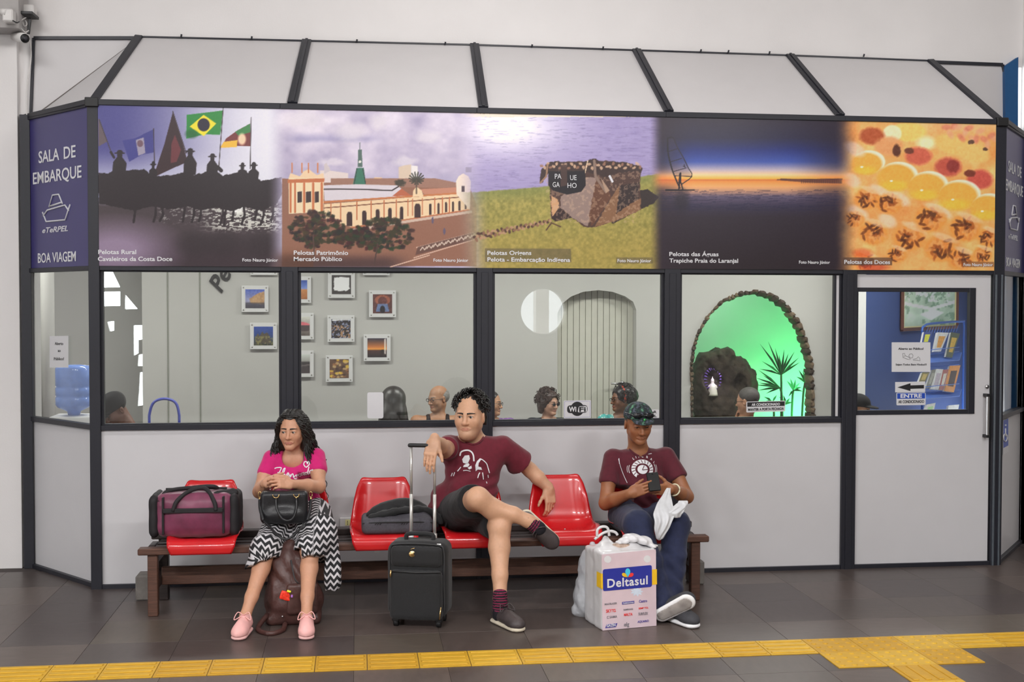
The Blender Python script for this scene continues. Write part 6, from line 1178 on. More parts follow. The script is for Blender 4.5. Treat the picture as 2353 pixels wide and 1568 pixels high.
def shoe(name, heel, d, up, parent, L_=.265, w=1., m_up=None, m_sole=None, m_lace=None, thick=.022, high=.0, lace=True, cell=.006):
    """low lace-up shoe: heel = underside of the heel, d = towards the toe, up = away from the sole"""
    R = np.stack([unit(d), unit(np.cross(up, d)), unit(up)], 1); R[:, 2] = np.cross(R[:, 0], R[:, 1]); t = np.asarray(heel, float)
    s = Shape(); s.push(R, t); th = thick
    s.cone((.042, 0, th+.022), (L_-.05, 0, th+.014), .036*w, .040*w, .02, flat=((0, 0, 1), .75)); s.ell((.05, 0, th+.045), (.050, .034*w, .048+high*.5), .02); s.ell((L_*.52, 0, th+.035), (.075, .035*w, .034), .03); s.ell((L_-.062, 0, th+.008), (.063, .044*w, .038), .02)
    s.ell((.052, 0, th+.105+high), (.038, .025*w, .035), .008, 's'); lo, hi = t-.5, t+.5; s.plane((0, 0, th-.004), (0, 0, -1), lo, hi, .003)
    u = shape_obj(name, s, cell, m_up, parent)
    s = Shape(); s.push(R, t); s.cone((.040, 0, th*.5), (L_-.046, 0, th*.5), .0405*w, .0455*w, .008, flat=((0, 0, 1), .42)); s.plane((0, 0, 0), (0, 0, -1), lo, hi, .003); s.plane((0, 0, th+.003), (0, 0, 1), lo, hi, .003)
    shape_obj('sole', s, cell*.9, m_sole, u)
    W_ = lambda p: R@np.asarray(p, float)+t
    if lace:
        ls = []
        for k in range(4):
            x_ = L_*.43+.022*k; z_ = th+.072-.0105*k; ls.append(([W_((x_, -.024*w, z_-.012)), W_((x_, -.008, z_)), W_((x_+.004, .008, z_)), W_((x_, .024*w, z_-.012))], .0030))
        for g in (-1, 1): ls.append((spline([W_((L_*.40, 0, th+.078)), W_((L_*.42, g*.03, th+.095)), W_((L_*.52, g*.045, th+.06)), W_((L_*.46, g*.012, th+.075))], 12), .0026))
        tubes('laces', ls, m_lace, u, seg=5)
    return u
# ------------------------------------------------------------------ seated woman in the zigzag skirt
wo = empty('person', (-.86, -.6, 0), 'seated person in a pink shirt and black and white zigzag skirt', 'person')
Rh = basis((-.22, -.975, -.05)); th_ = P(671, 990, -.52); SCW = .93
bs = Shape(); head_prims(bs, Rh, th_, SCW, jaw=.93, nose=.90, lip=1.2, brow=.5, lid=.0058)
sR, sL = np.array([-1.0, -.475, .85]), np.array([-.737, -.475, .858]); nb = np.array([-.872, -.462, .86])
bs.cone(th_+Rh@(np.array([0, -.03, -.07])*SCW), nb, .046, .050, .03); bs.cone(sR+[.03, 0, -.02], sL+[-.03, 0, -.02], .045, .045, .04); bs.ell((-.868, -.465, .74), (.09, .05, .12), .05); bs.ell((-.86, -.48, .53), (.13, .1, .12), .06)
eR, wR = np.array([-1.062, -.57, .668]), np.array([-1.012, -.725, .742]); eL, wL = np.array([-.722, -.61, .698]), np.array([-.872, -.765, .738])
bs.chain([sR, (sR+eR)/2, eR], [.044, .043, .038], .02); bs.chain([eR, eR*.6+wR*.4, wR], [.037, .039, .025], .015); bs.chain([sL, (sL+eL)/2, eL], [.044, .043, .038], .02); bs.chain([eL, eL*.6+wL*.4, wL], [.037, .038, .024], .015)
hand_prims(bs, wR, (.72, -.50, .22), (.30, .75, -.55), 'R', [(.35, .7, .4), (.45, .8, .4), (.55, .8, .4), (.65, .7, .4)], .86, thumb=(.75, .45, .3)); hand_prims(bs, wL, (-.80, -.42, .16), (-.2, .8, -.55), 'L', [(.3, .75, .5), (.45, .85, .5), (.6, .85, .5), (.7, .8, .4)], .86, thumb=(.75, .5, .3))
kR, aR = P(613, 1268, -.93), P(563, 1418, -1.13); kL, aL = P(712, 1268, -.95), P(704, 1416, -1.16)
for hp_, kn, an in ((np.array([-.94, -.5, .47]), kR, aR), (np.array([-.78, -.5, .47]), kL, aL)):
    bs.cone(hp_, kn, .072, .054, .03); c1 = kn*.72+an*.28+np.array([0, .018, 0]); bs.chain([kn, c1, kn*.3+an*.7, an, an+np.array([0, -.02, -.06])], [.050, .047, .034, .028, .03], .02)
fine = [(th_-.125*np.array([1, 1, 1]), th_+.125*np.array([1, 1, 1]), .0029), (np.minimum(wR, wL)-[.03, .16, .11], np.maximum(wR, wL)+[.02, .03, .09], .0031)]
body = shape_obj('body', bs, .0075, M_SKIN, wo, fine=fine, col=skin_col((205, 152, 122), Rh, th_, SCW, (176, 100, 92)))
for g in (-1, 1): eye('eye', th_+Rh@(np.array([g*.031, .0705, 0])*SCW), .0130*SCW, Rh@np.array([.40, .9, -.04]), wo)
brows(body.data, Rh, th_, SCW, wo, M_HAIRD, .0042, lid=.0058)
# hair: centre-parted, long and curly
hs = Shape(); hs.push(Rh, th_, SCW); hs.ell((0, -.024, .040), (.084, .103, .090), .02); hs.ell((0, .075, -.018), (.066, .070, .088), .012, 's'); hs.ell((-.030, .055, .045), (.038, .045, .034), .012, 's'); hs.ell((.026, .055, .045), (.036, .045, .034), .012, 's')
for g in (-1, 1): hs.cone((g*.068, -.02, -.01), (g*.082, -.03, -.10), .03, .036, .03); hs.cone((g*.04, -.09, .0), (g*.05, -.10, -.13), .05, .05, .04)
hs.pop(); rg = random.Random(5); st_ = []
for k in range(760):
    a = rg.uniform(-2.7, 2.7) ; g = 1 if a > 0 else -1; el_ = rg.uniform(.15, 1.2)
    loc = np.array([math.sin(a)*.083*math.cos(el_*.8), -.03-math.cos(a)*.09*math.cos(el_*.8)*(1 if abs(a) < 1.6 else .55), .035+.085*math.sin(el_)])
    if abs(a) > 2.2: loc[1] = .045; loc[2] = max(loc[2], .075)
    p0 = th_+Rh@(loc*SCW); side = (Rh@np.array([math.copysign(1, loc[0]), 0, 0])); out = unit(Rh@np.array([loc[0]*1.3, min(loc[1], -.01), 0])); ln = rg.uniform(.20, .34) if rg.random() < .8 else rg.uniform(.34, .46)
    if side[0] < 0: ln *= .85
    p1 = p0+out*.022+np.array([0, 0, -.03]); p2 = th_+Rh@(np.array([math.copysign(.092, loc[0])+rg.uniform(-.012, .012), min(loc[1], .012)-.01, -.05])*SCW); p3 = p2+np.array([side[0]*.018+rg.uniform(-.02, .02), rg.uniform(-.02, .03)+(.03 if side[0] > 0 else .0), -ln*.45]); p4 = p3+np.array([rg.uniform(-.02, .02)+(.015 if side[0] > 0 else 0), rg.uniform(-.02, .02), -ln*.42])
    c_ = spline([p0, p1, p2, p3, p4], 34); u = np.linspace(0, 1, 34); ph = rg.uniform(0, 6.28); am = (.004+.010*u)*rg.uniform(.6, 1.3); fr = rg.uniform(3.5, 6)
    c_ = c_+np.c_[np.cos(u*fr*6.28+ph)*am, np.sin(u*fr*6.28+ph)*am, .3*np.sin(u*fr*6.28+ph+1)*am]; st_.append((c_, np.interp(u, [0, .2, .8, 1], [.0026, .0034, .0027, .0006])))
for k in range(300):
    g = rg.choice((-1, 1)); y_ = rg.uniform(-.105, .062); zt_ = .040+.091*math.sqrt(max(.02, 1-((y_+.024)/.104)**2)); p0 = th_+Rh@(np.array([g*.002, y_, zt_])*SCW); side = Rh@np.array([g, 0, 0.]); yy = min(y_, .02)
    p1 = th_+Rh@(np.array([g*.050, y_*.95, .040+.080*math.sqrt(max(.02, 1-((y_+.024)/.108)**2))])*SCW); p2 = th_+Rh@(np.array([g*.088, yy*.8-.01, .02])*SCW); p3 = th_+Rh@(np.array([g*(.094+rg.uniform(-.01, .012)), yy*.7-.015, -.06])*SCW); ln = rg.uniform(.12, .2)*(1.25 if side[0] > 0 else 1.); p4 = p3+np.array([side[0]*.012+rg.uniform(-.02, .02), rg.uniform(-.02, .02), -ln])
    c_ = spline([p0, p1, p2, p3, p4], 34); u = np.linspace(0, 1, 34); ph = rg.uniform(0, 6.28); am = .010*u*u+.0015; fr = rg.uniform(3.5, 6); c_ = c_+np.c_[np.cos(u*fr*6.28+ph)*am, np.sin(u*fr*6.28+ph)*am, 0*u]; st_.append((c_, np.interp(u, [0, .2, .8, 1], [.0022, .0032, .0026, .0006])))
for x_, z_ in ((.0, 0), (.012, .01), (.006, -.02)): c_ = spline([P(742, 1060, -.44)+[x_, 0, z_], P(747, 1100, -.43), P(752, 1145, -.43), P(748, 1170, -.43)], 30); u = np.linspace(0, 1, 30); st_.append((c_+np.c_[np.cos(u*30)*.008, np.sin(u*30)*.008, 0*u], np.linspace(.003, .0008, 30)))
hair_obj('hair', hs, .006, st_, M_HAIRD, wo, disp=lambda Q: .004*n3(Q, .014, 2))
# pink shirt
M_PNK = mat('magenta_cotton', alb(196, 10, 106, .92), .8, var=.08, scale=40, sheen=.2, bump=.15, bscale=500)
ss = Shape(); ss.cone(sR+[.02, 0, -.016], sL+[-.02, 0, -.016], .056, .056, .04); ss.ell((-.868, -.475, .765), (.132, .098, .13), .05); ss.ell((-.864, -.525, .745), (.105, .065, .07), .04); ss.ell((-.860, -.48, .62), (.128, .100, .15), .06); ss.cone((-.80, -.47, .58), (-.745, -.45, .54), .07, .06, .04)
slR, slL = sR+(eR-sR)*.43, sL+(eL-sL)*.42; ss.cone(sR, slR, .048, .052, .02); ss.cone(sL, slL, .048, .056, .02)
ss.cone(nb+[-.005, -.04, .10], nb+[-.002, -.065, -.005], .062, .062, .008, 's'); ss.ell(nb+[0, -.03, .07], (.075, .06, .07), .01, 's')
for a, b, c_ in ((sR, slR, eR), (sL, slL, eL)): dd = unit(c_-a); ss.plane(b+dd*.035, dd, b-[.09, .09, .07], b+[.09, .09, .07], .003)
sh = shape_obj('shirt', ss, .0062, M_PNK, wo, fold=lambda V: .004*np.sin((V[:, 0]*1.4+V[:, 2])*75+2*np.sin(V[:, 0]*26))*np.clip((.74-V[:, 2])/.1, 0, 1)+.0025*n3(V, .04, 4))
SC = [[(629, 1081), (634, 1079), (642, 1078), (646, 1079)], [(645, 1080), (641, 1088), (636, 1096), (630, 1098)], [(636, 1090), (643, 1089)], [(647, 1093), (650, 1082), (654, 1079), (652, 1086), (648, 1097), (653, 1092), (655, 1096), (659, 1093)], [(659, 1095), (663, 1092), (661, 1089), (658, 1094), (661, 1098), (666, 1094)], [(666, 1092), (667, 1098), (670, 1092), (673, 1092), (674, 1099), (677, 1095)], [(683, 1094), (679, 1094), (681, 1098), (680, 1102), (675, 1101)], [(687, 1092), (684, 1096), (688, 1099), (691, 1095), (688, 1091)], [(697, 1089), (692, 1091), (692, 1096), (696, 1094), (698, 1088), (698, 1096), (701, 1093)], [(704, 1088), (700, 1091), (702, 1095), (706, 1090), (709, 1076)], [(709, 1077), (706, 1090), (708, 1094), (710, 1090)], [(717, 1082), (711, 1086), (712, 1091), (716, 1088), (718, 1081), (718, 1089), (722, 1086)], [(701, 1077), (697, 1071), (699, 1065), (704, 1066), (705, 1070), (707, 1065), (710, 1066), (709, 1072), (702, 1078)]]
sm_ = strokes_mesh(SC, 2.3, -.62); obj('script_print', project_print(sh.data, sm_), wo, M_TXT)
# skirt with zigzag bands
M_CHEV = bpy.data.materials.new('zigzag_cloth'); M_CHEV.use_nodes = True; nt = M_CHEV.node_tree; N_ = nt.nodes; L_ = nt.links; bsd = N_['Principled BSDF']; bsd.inputs['Roughness'].default_value = .8
at = N_.new('ShaderNodeAttribute'); at.attribute_name = 'pat'; sep = N_.new('ShaderNodeSeparateXYZ'); L_.new(at.outputs['Vector'], sep.inputs[0])
def mnode(op, a, b=None):
    n = N_.new('ShaderNodeMath'); n.operation = op
    for i, v in enumerate((a, b)):
        if v is None: continue
        if isinstance(v, (int, float)): n.inputs[i].default_value = v
        else: L_.new(v, n.inputs[i])
    return n.outputs[0]
tri = mnode('PINGPONG', mnode('DIVIDE', sep.outputs[0], .0185), 1.0); val = mnode('ADD', mnode('DIVIDE', sep.outputs[1], .037), mnode('MULTIPLY', tri, .62)); stp = mnode('LESS_THAN', mnode('FRACT', val), .42)
mxx = N_.new('ShaderNodeMix'); mxx.data_type = 'RGBA'; mxx.inputs[6].default_value = (.012, .012, .014, 1); mxx.inputs[7].default_value = (.62, .60, .62, 1); L_.new(stp, mxx.inputs[0]); L_.new(mxx.outputs[2], bsd.inputs['Base Color'])
hR, hL = np.array([-.93, -.5, .50]), np.array([-.80, -.5, .50]); qR, qL = P(594, 1314, -.97), P(716, 1292, -.98); dT, dB = P(738, 1215, -.82), P(747, 1336, -.92)
ks = Shape(); ks.ell((-.865, -.5, .50), (.165, .12, .10), .06); ks.cone(hR, kR+[0, 0, .012], .098, .082, .05); ks.cone(kR+[0, 0, .012], qR, .084, .078, .04); ks.cone(hL, kL+[0, 0, .012], .098, .082, .05); ks.cone(kL+[0, 0, .012], qL, .082, .070, .03)
ks.cone(hL+[.05, 0, .02], P(742, 1240, -.86), .09, .075, .05); ks.cone(hL+[.05, 0, .02], dT, .08, .066, .05); ks.cone(dT, dB, .076, .098, .04, flat=((0, 1, 0), .6))
ks.plane(P(650, 1276, -.97), unit(np.array([.34, -.35, -.95])), kR-[.2, .3, .3], kR+[.16, .3, .1], .004); ks.plane(P(700, 1284, -.99), unit(np.array([.10, -.45, -.9])), kL-[.085, .3, .3], kL+[.055, .3, .1], .004); ks.plane(P(750, 1346, -.83), (0, 0, -1), dB-[.16, .3, .2], dB+[.16, .3, .1], .004)
V, Fq = skinmesh(ks, .0065); Nn = normals(V, Fq); low = np.clip((.46-V[:, 2])/.2, 0, 1); V = V+Nn*(.007*np.sin(V[:, 0]*95+3*V[:, 1]+1.5*np.sin(V[:, 2]*14))*low+.003*n3(V, .04, 2))[:, None]
def legmap(V, a, b, c, off):
    L1 = np.linalg.norm(b-a); d1 = (b-a)/L1; d2 = unit(c-b); s1 = (V-a)@d1; s2 = L1+(V-b)@d2; vv = np.where(s1 > L1, s2, s1); ax = unit(np.cross(d1, [1, 0, 0])); q = V-a-np.clip(s1, 0, L1)[:, None]*d1; x_ = q[:, 0]; th = np.arctan2(x_, np.abs(q@ax)+.02)*.085; return th+off, vv
uR, vR = legmap(V, hR, kR, qR, 0.); uL, vL = legmap(V, hL, kL, qL, .1); mid = (V[:, 0] > (-.865+(V[:, 1]+.5)*-.0)); drape = (V-dT)[:, 0]-.3*(V[:, 2]-dT[2]) > -.045; drape &= V[:, 0] > kL[0]+.02
U_ = np.where(mid, uL, uR); Vv = np.where(mid, vL, vR); ud_, vd_ = V[:, 0]*1.0, .62-V[:, 2]; U_ = np.where(drape, ud_, U_); Vv = np.where(drape, vd_, Vv)
me = nmesh(V, Fq, 'skirt'); set_col(me, np.c_[U_+2, Vv+1, 0*U_], 'pat'); obj('skirt', me, wo, M_CHEV, True)
M_PSH = mat('pink_canvas', alb(222, 160, 156, .72), .8, var=.06, bump=.2, bscale=400); M_PSO = mat('pink_rubber', alb(222, 168, 164, .72), .6)
shoe('shoe', aR+np.array([.012, .05, -aR[2]+.004]), (-.16, -.98, 0), (0, 0, 1), wo, .235, .92, M_PSH, M_PSO, M_PSH); shoe('shoe', aL+np.array([.0, .05, -aL[2]+.004]), (.03, -1, 0), (0, 0, 1), wo, .235, .92, M_PSH, M_PSO, M_PSH)
# handbag on her lap
hb = empty('handbag', (-.905, -.80, .53), 'black leather handbag with gold rings on the lap of the person in pink', 'bag')
bl, br = P(594, 1200, -.80), P(713, 1198, -.80); cx_ = (bl[0]+br[0])/2; hw = (br[0]-bl[0])/2-.012; zt2 = P(650, 1128, -.80)[2]; zb2 = P(650, 1203, -.82)[2]
s = Shape().box((cx_, -.79, (zt2+zb2)/2), (hw, .052, (zt2-zb2)/2), .025, .01).ell((cx_, -.80, zb2+.05), (hw*.98, .066, .055), .02); shape_obj('body', s, .007, M_BLEA, hb, disp=lambda Q: .002*n3(Q, .05, 5))
for (x_, y_, r0) in ((634, 1138, .017), (681, 1137, .015)): c_ = P(x_, y_, -.852); tube('gold_ring', [c_+np.array([r0*math.cos(t), 0, r0*math.sin(t)]) for t in np.linspace(math.pi*.95, 2*math.pi*1.03, 16)], .0032, M_GOLD, hb, seg=6); V, Fc = uvsphere(c_-[0, .0, r0+.004], .005, 8, 6); obj('rivet', pyd(V, Fc), hb, M_GOLD, True)
tube('handle', spline([P(634, 1146, -.852), P(636, 1170, -.872), P(648, 1192, -.885), P(662, 1197, -.888), P(674, 1190, -.885), P(681, 1170, -.872), P(681, 1146, -.852)], 30), .0065, M_BLEA, hb)
for (x_, s_) in ((597, -1), (714, 1)):
    c_ = P(x_, 1137, -.80); tube('gold_clip', [c_+np.array([.008*math.cos(t), -.0, .016*math.sin(t)]) for t in np.linspace(0, 2*math.pi, 16)], .003, M_GOLD, hb, seg=6); V, Fc = uvsphere(c_-[0, 0, .024], .008, 8, 6); obj('clip_base', pyd(V, Fc), hb, M_GOLD, True)
    tube('shoulder_strap', spline([c_-[0, 0, .03], P(x_-s_*1, 1170, -.83), P(x_-s_*8, 1197, -.87)], 14), .009, M_BLEA, hb)
tube('shoulder_strap', spline([P(604, 1196, -.86), P(620, 1212, -.93), P(640, 1232, -1.0), P(658, 1240, -1.02), P(680, 1226, -1.0), P(706, 1197, -.86)], 30), .007, M_BLEA, hb)
# ------------------------------------------------------------------ seated man with his arm on the trolley handle
ma = empty('person', (.17, -.6, 0), 'seated person in a printed burgundy shirt and black shorts holding the trolley handle', 'person')
Rm = basis((-.36, -.93, .02)); tm = P(1079, 957, -.53); SCM = 1.07
bs = Shape(); head_prims(bs, Rm, tm, SCM, jaw=1.10, nose=1.05, lip=.85, brow=1.2, cheek=1.1); nb = np.array([.185, -.462, .945])
bs.cone(tm+Rm@(np.array([0, -.03, -.065])*SCM), nb, .060, .064, .03); bs.ell(tm+Rm@(np.array([0, .03, -.105])*SCM), (.045, .04, .03), .04)
sR, sL = np.array([.035, -.49, .905]), np.array([.372, -.455, .895]); eR, wR = np.array([-.005, -.74, .915]), P(1001, 1014, -.985); eL, wL = np.array([.545, -.385, .742]), P(1262, 1124, -.41)
bs.cone(sR, sL, .06, .06, .05); bs.ell((.185, -.455, .78), (.11, .06, .14), .06); bs.ell((.15, -.48, .58), (.14, .11, .14), .06)
bs.chain([sR, eR], [.055, .047], .02); bs.chain([eR, eR*.55+wR*.45, wR], [.046, .046, .031], .015); bs.chain([sL, (sL+eL)/2, eL], [.055, .05, .044], .02); bs.chain([eL, eL*.6+wL*.4, wL], [.044, .044, .029], .015)
hand_prims(bs, wR+np.array([-.012, -.012, .004]), (-.22, -.30, -.80), (.35, .85, -.45), 'R', [(.30, .30, .2), (.25, .25, .2), (.22, .25, .2), (.2, .25, .15)], 1.0, thumb=(.85, .45, .2), thumb_curl=.1, spread=-.015)
hand_prims(bs, wL, (.05, -.22, -.97), (-.45, .85, -.15), 'L', [(.25, .45, .3), (.35, .5, .3), (.45, .5, .3), (.5, .5, .3)], .98, thumb=(.8, .5, .25), thumb_curl=.15, spread=-.01)
kC, aC = P(1098, 1146, -1.0), P(1214, 1198, -.99); kL, aL = P(1148, 1212, -.98), P(1149, 1376, -1.12); hR, hL = np.array([.07, -.47, .51]), np.array([.235, -.47, .49])
bs.cone(hR, kC, .085, .064, .03); c1 = kC*.68+aC*.32+np.array([-.006, .02, -.022]); bs.chain([kC, c1, kC*.3+aC*.7, aC, aC+(aC-kC)*.12], [.063, .058, .042, .037, .036], .02)
bs.cone(hL, kL, .085, .062, .03); c1 = kL*.70+aL*.30+np.array([0, .02, 0]); bs.chain([kL, c1, kL*.32+aL*.68, aL, aL+np.array([0, -.01, -.05])], [.061, .059, .043, .036, .036], .02)
fine = [(tm-.145, tm+.145, .0032), (wR-[.13, .10, .20], wR+[.09, .06, .06], .0034), (wL-[.07, .10, .20], wL+[.08, .08, .03], .0034)]
body = shape_obj('body', bs, .0085, M_SKIN, ma, fine=fine, col=skin_col((212, 164, 132), Rm, tm, SCM, (190, 112, 100), .35, lipa=.6))
for g in (-1, 1): eye('eye', tm+Rm@(np.array([g*.031, .0705, 0])*SCM), .0130*SCM, Rm@np.array([.38, .92, .02]), ma)
brows(body.data, Rm, tm, SCM, ma, M_HAIRD, .0042, -.002, -.03)
hs = Shape(); hs.push(Rm, tm, SCM); hs.ell((0, -.032, .042), (.082, .098, .082), .02); hs.ell((0, .085, -.01), (.075, .085, .098), .010, 's'); hs.ell((0, .10, .06), (.062, .075, .040), .012, 's')
for g in (-1, 1): hs.cone((g*.072, -.03, .02), (g*.072, -.045, -.035), .018, .016, .02)
hs.cone((0, -.10, .0), (0, -.095, -.06), .05, .04, .03); hs.pop(); rg = random.Random(8); st_ = []
for k in range(260):
    a = rg.uniform(-2.35, 2.35); e_ = rg.uniform(-.1, 1.45); n_ = np.array([math.sin(a)*math.cos(e_), -math.cos(a)*math.cos(e_), math.sin(e_)]); loc = np.array([0, -.030, .046])+n_*np.array([.082, .098, .084])
    if loc[1] > .045 or (loc[1] > .0 and loc[2] < .055): continue
    p = tm+Rm@(loc*SCM); o_ = Rm@n_; tv = unit(np.cross(o_, [rg.uniform(-1, 1), rg.uniform(-1, 1), rg.uniform(-1, 1)])); bv_ = np.cross(o_, tv); r_ = rg.uniform(.008, .016); u = np.linspace(0, 4.6, 14); st_.append((p+o_*(.004+.003*u[:, None]*2)+tv*(r_*np.sin(u))[:, None]+bv_*(r_*(1-np.cos(u)))[:, None], np.interp(u, [0, 3, 4.6], [.004, .0034, .001])))
hair_obj('hair', hs, .006, st_, M_HAIRD, ma, disp=lambda Q: .007*n3(Q, .014, 2))
M_WINE = mat('burgundy_cotton', alb(104, 22, 40, .95), .85, var=.12, scale=50, sheen=.15, bump=.15, bscale=500)
ss = Shape(); ss.cone(sR+[.02, .0, -.012], sL+[-.02, 0, -.012], .074, .074, .05); ss.ell((.19, -.475, .80), (.172, .118, .155), .06); ss.ell((.165, -.50, .645), (.168, .132, .13), .06); ss.ell((.13, -.48, .56), (.185, .14, .10), .05); ss.cone((.02, -.46, .60), (-.02, -.46, .47), .08, .07, .05)
slR, slL = sR+(eR-sR)*.30, sL+(eL-sL)*.62; ss.cone(sR, slR+(eR-sR)*.12, .066, .070, .03); ss.cone(sL, slL, .064, .078, .03); ss.cone(slL+[-.02, 0, -.03], slL+[.01, 0, -.05], .055, .045, .03)
collar(ss, nb+[-.012, -.04, .10], nb+[-.008, -.035, .0], .074, .066, M_WINE, ma); ss.cone(nb+[-.012, -.04, .10], nb+[-.008, -.035, .0], .074, .066, .006, 's')
for a, b, c_, r0 in ((sR, slR+(eR-sR)*.12, eR, .056), (sL, slL, eL, .055)): dd = unit(c_-a); ss.plane(b+dd*.02, dd, b-[.12, .10, .13], b+[.12, .10, .10], .003)
sh = shape_obj('shirt', ss, .0070, M_WINE, ma, fold=lambda V: .006*np.sin((V[:, 0]*.9-V[:, 2]*1.3)*46+2.2*np.sin(V[:, 2]*19+V[:, 0]*9))*np.clip((.86-V[:, 2])/.2, 0, 1)+.003*n3(V, .05, 4))
PR = [[(1066, 1062), (1072, 1053), (1082, 1052), (1084, 1060), (1080, 1069), (1075, 1072), (1068, 1070)], [(1070, 1075), (1080, 1070), (1083, 1074), (1079, 1079), (1068, 1080)], [(1078, 1081), (1087, 1076), (1088, 1082), (1082, 1085)], [(1096, 1075), (1100, 1066), (1107, 1059), (1111, 1061), (1104, 1070), (1103, 1078), (1110, 1080), (1112, 1086), (1102, 1085), (1097, 1089)]]
SK = [([(1061, 1054), (1063, 1046), (1070, 1042), (1080, 1041), (1088, 1045), (1092, 1053), (1093, 1066)], 3.4), ([(1108, 1060), (1115, 1064), (1123, 1072), (1127, 1084), (1130, 1094)], 2.2), ([(1055, 1090), (1060, 1084), (1063, 1080)], 2.), ([(1041, 1103), (1044, 1095)], 1.8), ([(1046, 1102), (1049, 1093)], 1.8), ([(1101, 1104), (1104, 1096), (1107, 1092)], 2.2), ([(1113, 1092), (1115, 1108)], 2.2), ([(1126, 1098), (1127, 1105)], 1.8), ([(1122, 1113), (1123, 1117)], 1.6), ([(1068, 1088), (1076, 1087), (1085, 1089)], 1.8)]
obj('figure_print', project_print(sh.data, polys_mesh(PR, -.70)), ma, M_TXT); obj('outline_print', project_print(sh.data, strokes_mesh(SK, 2., -.70)), ma, M_TXT)
M_SHORT = mat('black_shorts_cloth', (.010, .0095, .011), .9, var=.2, scale=60, sheen=.08)
ss = Shape(); ss.ell((.14, -.48, .505), (.185, .15, .105), .05); e1 = hR+(kC-hR)*.80; e2 = hL+(kL-hL)*.86; ss.cone(hR, e1, .112, .096, .05); ss.cone(hL, e2, .108, .086, .05)
for a, b, c_ in ((hR, e1, kC), (hL, e2, kL)): dd = unit(c_-a); ss.plane(b+dd*.03, dd, b-[.14, .14, .14], b+[.14, .14, .14], .004)
shape_obj('shorts', ss, .0085, M_SHORT, ma, fold=lambda V: .004*n3(V, .05, 6))
M_SOCK = bpy.data.materials.new('striped_sock'); M_SOCK.use_nodes = True; nt = M_SOCK.node_tree; b_ = nt.nodes['Principled BSDF']; b_.inputs['Roughness'].default_value = .9; at_ = nt.nodes.new('ShaderNodeAttribute'); at_.attribute_name = 'Col'; nt.links.new(at_.outputs['Color'], b_.inputs['Base Color'])
def sock(a, b, r0, r1):
    s = Shape().cone(a, b, r0, r1, .01); d_ = b-a; L0 = np.linalg.norm(d_); d_ = d_/L0
    shape_obj('sock', s, .004, M_SOCK, ma, col=lambda V: np.where((((((V-a)@d_)/.014) % 1) < .30)[:, None] & ((((V-a)@d_) < L0*.8)[:, None]), srgb((150, 40, 80)), srgb((22, 18, 26))))
dC = unit(P(1280, 1262, -1.0)-aC); sock(aC+(aC-kC)*.02, aC+(aC-kC)*.18+np.array([.01, 0, -.02]), .0405, .040); sock(aL+np.array([0, 0, .022]), aL+np.array([0, -.012, -.085]), .0395, .043)
M_BSH = mat('dark_brown_sneaker', alb(62, 54, 54, .8), .5, var=.2, scale=30, bump=.3, bscale=120); M_BSO = mat('worn_rubber_sole', alb(196, 186, 166, .8), .7, var=.1)
upC = np.array([-.35, -.85, .15]); upC = unit(upC-dC*(upC@dC))
shoe('shoe', aC+dC*(-.055)-upC*.075, dC, upC, ma, .285, 1.02, M_BSH, M_BSO, M_BSH, .024, .01); shoe('shoe', np.array([aL[0]-.028, aL[1]+.055, .004]), (.42, -.91, 0), (0, 0, 1), ma, .285, 1.02, M_BSH, M_BSO, M_BSH, .024, .015)
# ------------------------------------------------------------------ seated man in a cap with a phone
gu = empty('person', (1.2, -.6, 0), 'seated person in a camouflage cap and burgundy shirt looking at a phone', 'person')
Rg_ = basis((.05, -.965, -.20)); tg_ = P(1467, 974, -.53); SCG = 1.0
bs = Shape(); head_prims(bs, Rg_, tg_, SCG, jaw=.98, nose=1.12, lip=.8, brow=1.1, cheek=.9, lid=.0036); nb = np.array([1.20, -.455, .865])
bs.cone(tg_+Rg_@(np.array([0, -.04, -.05])*SCG), nb, .054, .060, .03)
sR, sL = np.array([1.035, -.465, .825]), np.array([1.378, -.458, .830]); eR, wR = P(1392, 1157, -.55), P(1450, 1134, -.75); eL, wL = P(1578, 1142, -.57), P(1541, 1124, -.74)
bs.cone(sR+[.03, 0, -.01], sL+[-.03, 0, -.01], .045, .045, .05); bs.ell((1.205, -.455, .70), (.09, .05, .13), .06); bs.ell((1.21, -.46, .52), (.10, .07, .10), .06)
bs.chain([sR, (sR+eR)/2, eR], [.042, .044, .041], .02); bs.chain([eR, eR*.6+wR*.4, wR], [.041, .041, .029], .015); bs.chain([sL, (sL+eL)/2, eL], [.042, .044, .041], .02); bs.chain([eL, eL*.6+wL*.4, wL], [.041, .041, .029], .015)
hand_prims(bs, wR, (.84, -.36, .36), (.40, .88, -.05), 'R', [(.15, .4, .3), (.2, .4, .3), (.25, .45, .3), (.3, .45, .3)], .88, thumb=(.8, .35, .55), thumb_curl=.2, spread=.01); hand_prims(bs, wL, (-.90, -.32, .0), (-.35, .88, .1), 'L', [(.2, .4, .3), (.25, .4, .3), (.3, .4, .3), (.35, .4, .3)], .88, thumb=(.6, .75, .3), thumb_curl=.3, spread=.01)
fine = [(tg_-.14, tg_+.14, .0031), (np.minimum(wR, wL)-[.03, .20, .09], np.maximum(wR, wL)+[.03, .04, .11], .0033)]
body = shape_obj('body', bs, .0085, M_SKIN, gu, fine=fine, col=skin_col((160, 104, 70), Rg_, tg_, SCG, (140, 84, 66), .25, lipa=.5))
for g in (-1, 1): eye('eye', tg_+Rg_@(np.array([g*.031, .0690, -.002])*SCG), .0128*SCG, Rg_@np.array([0, .95, -.28]), gu)
brows(body.data, Rg_, tg_, SCG, gu, M_HAIRB, .0038, -.001, lid=.0036)
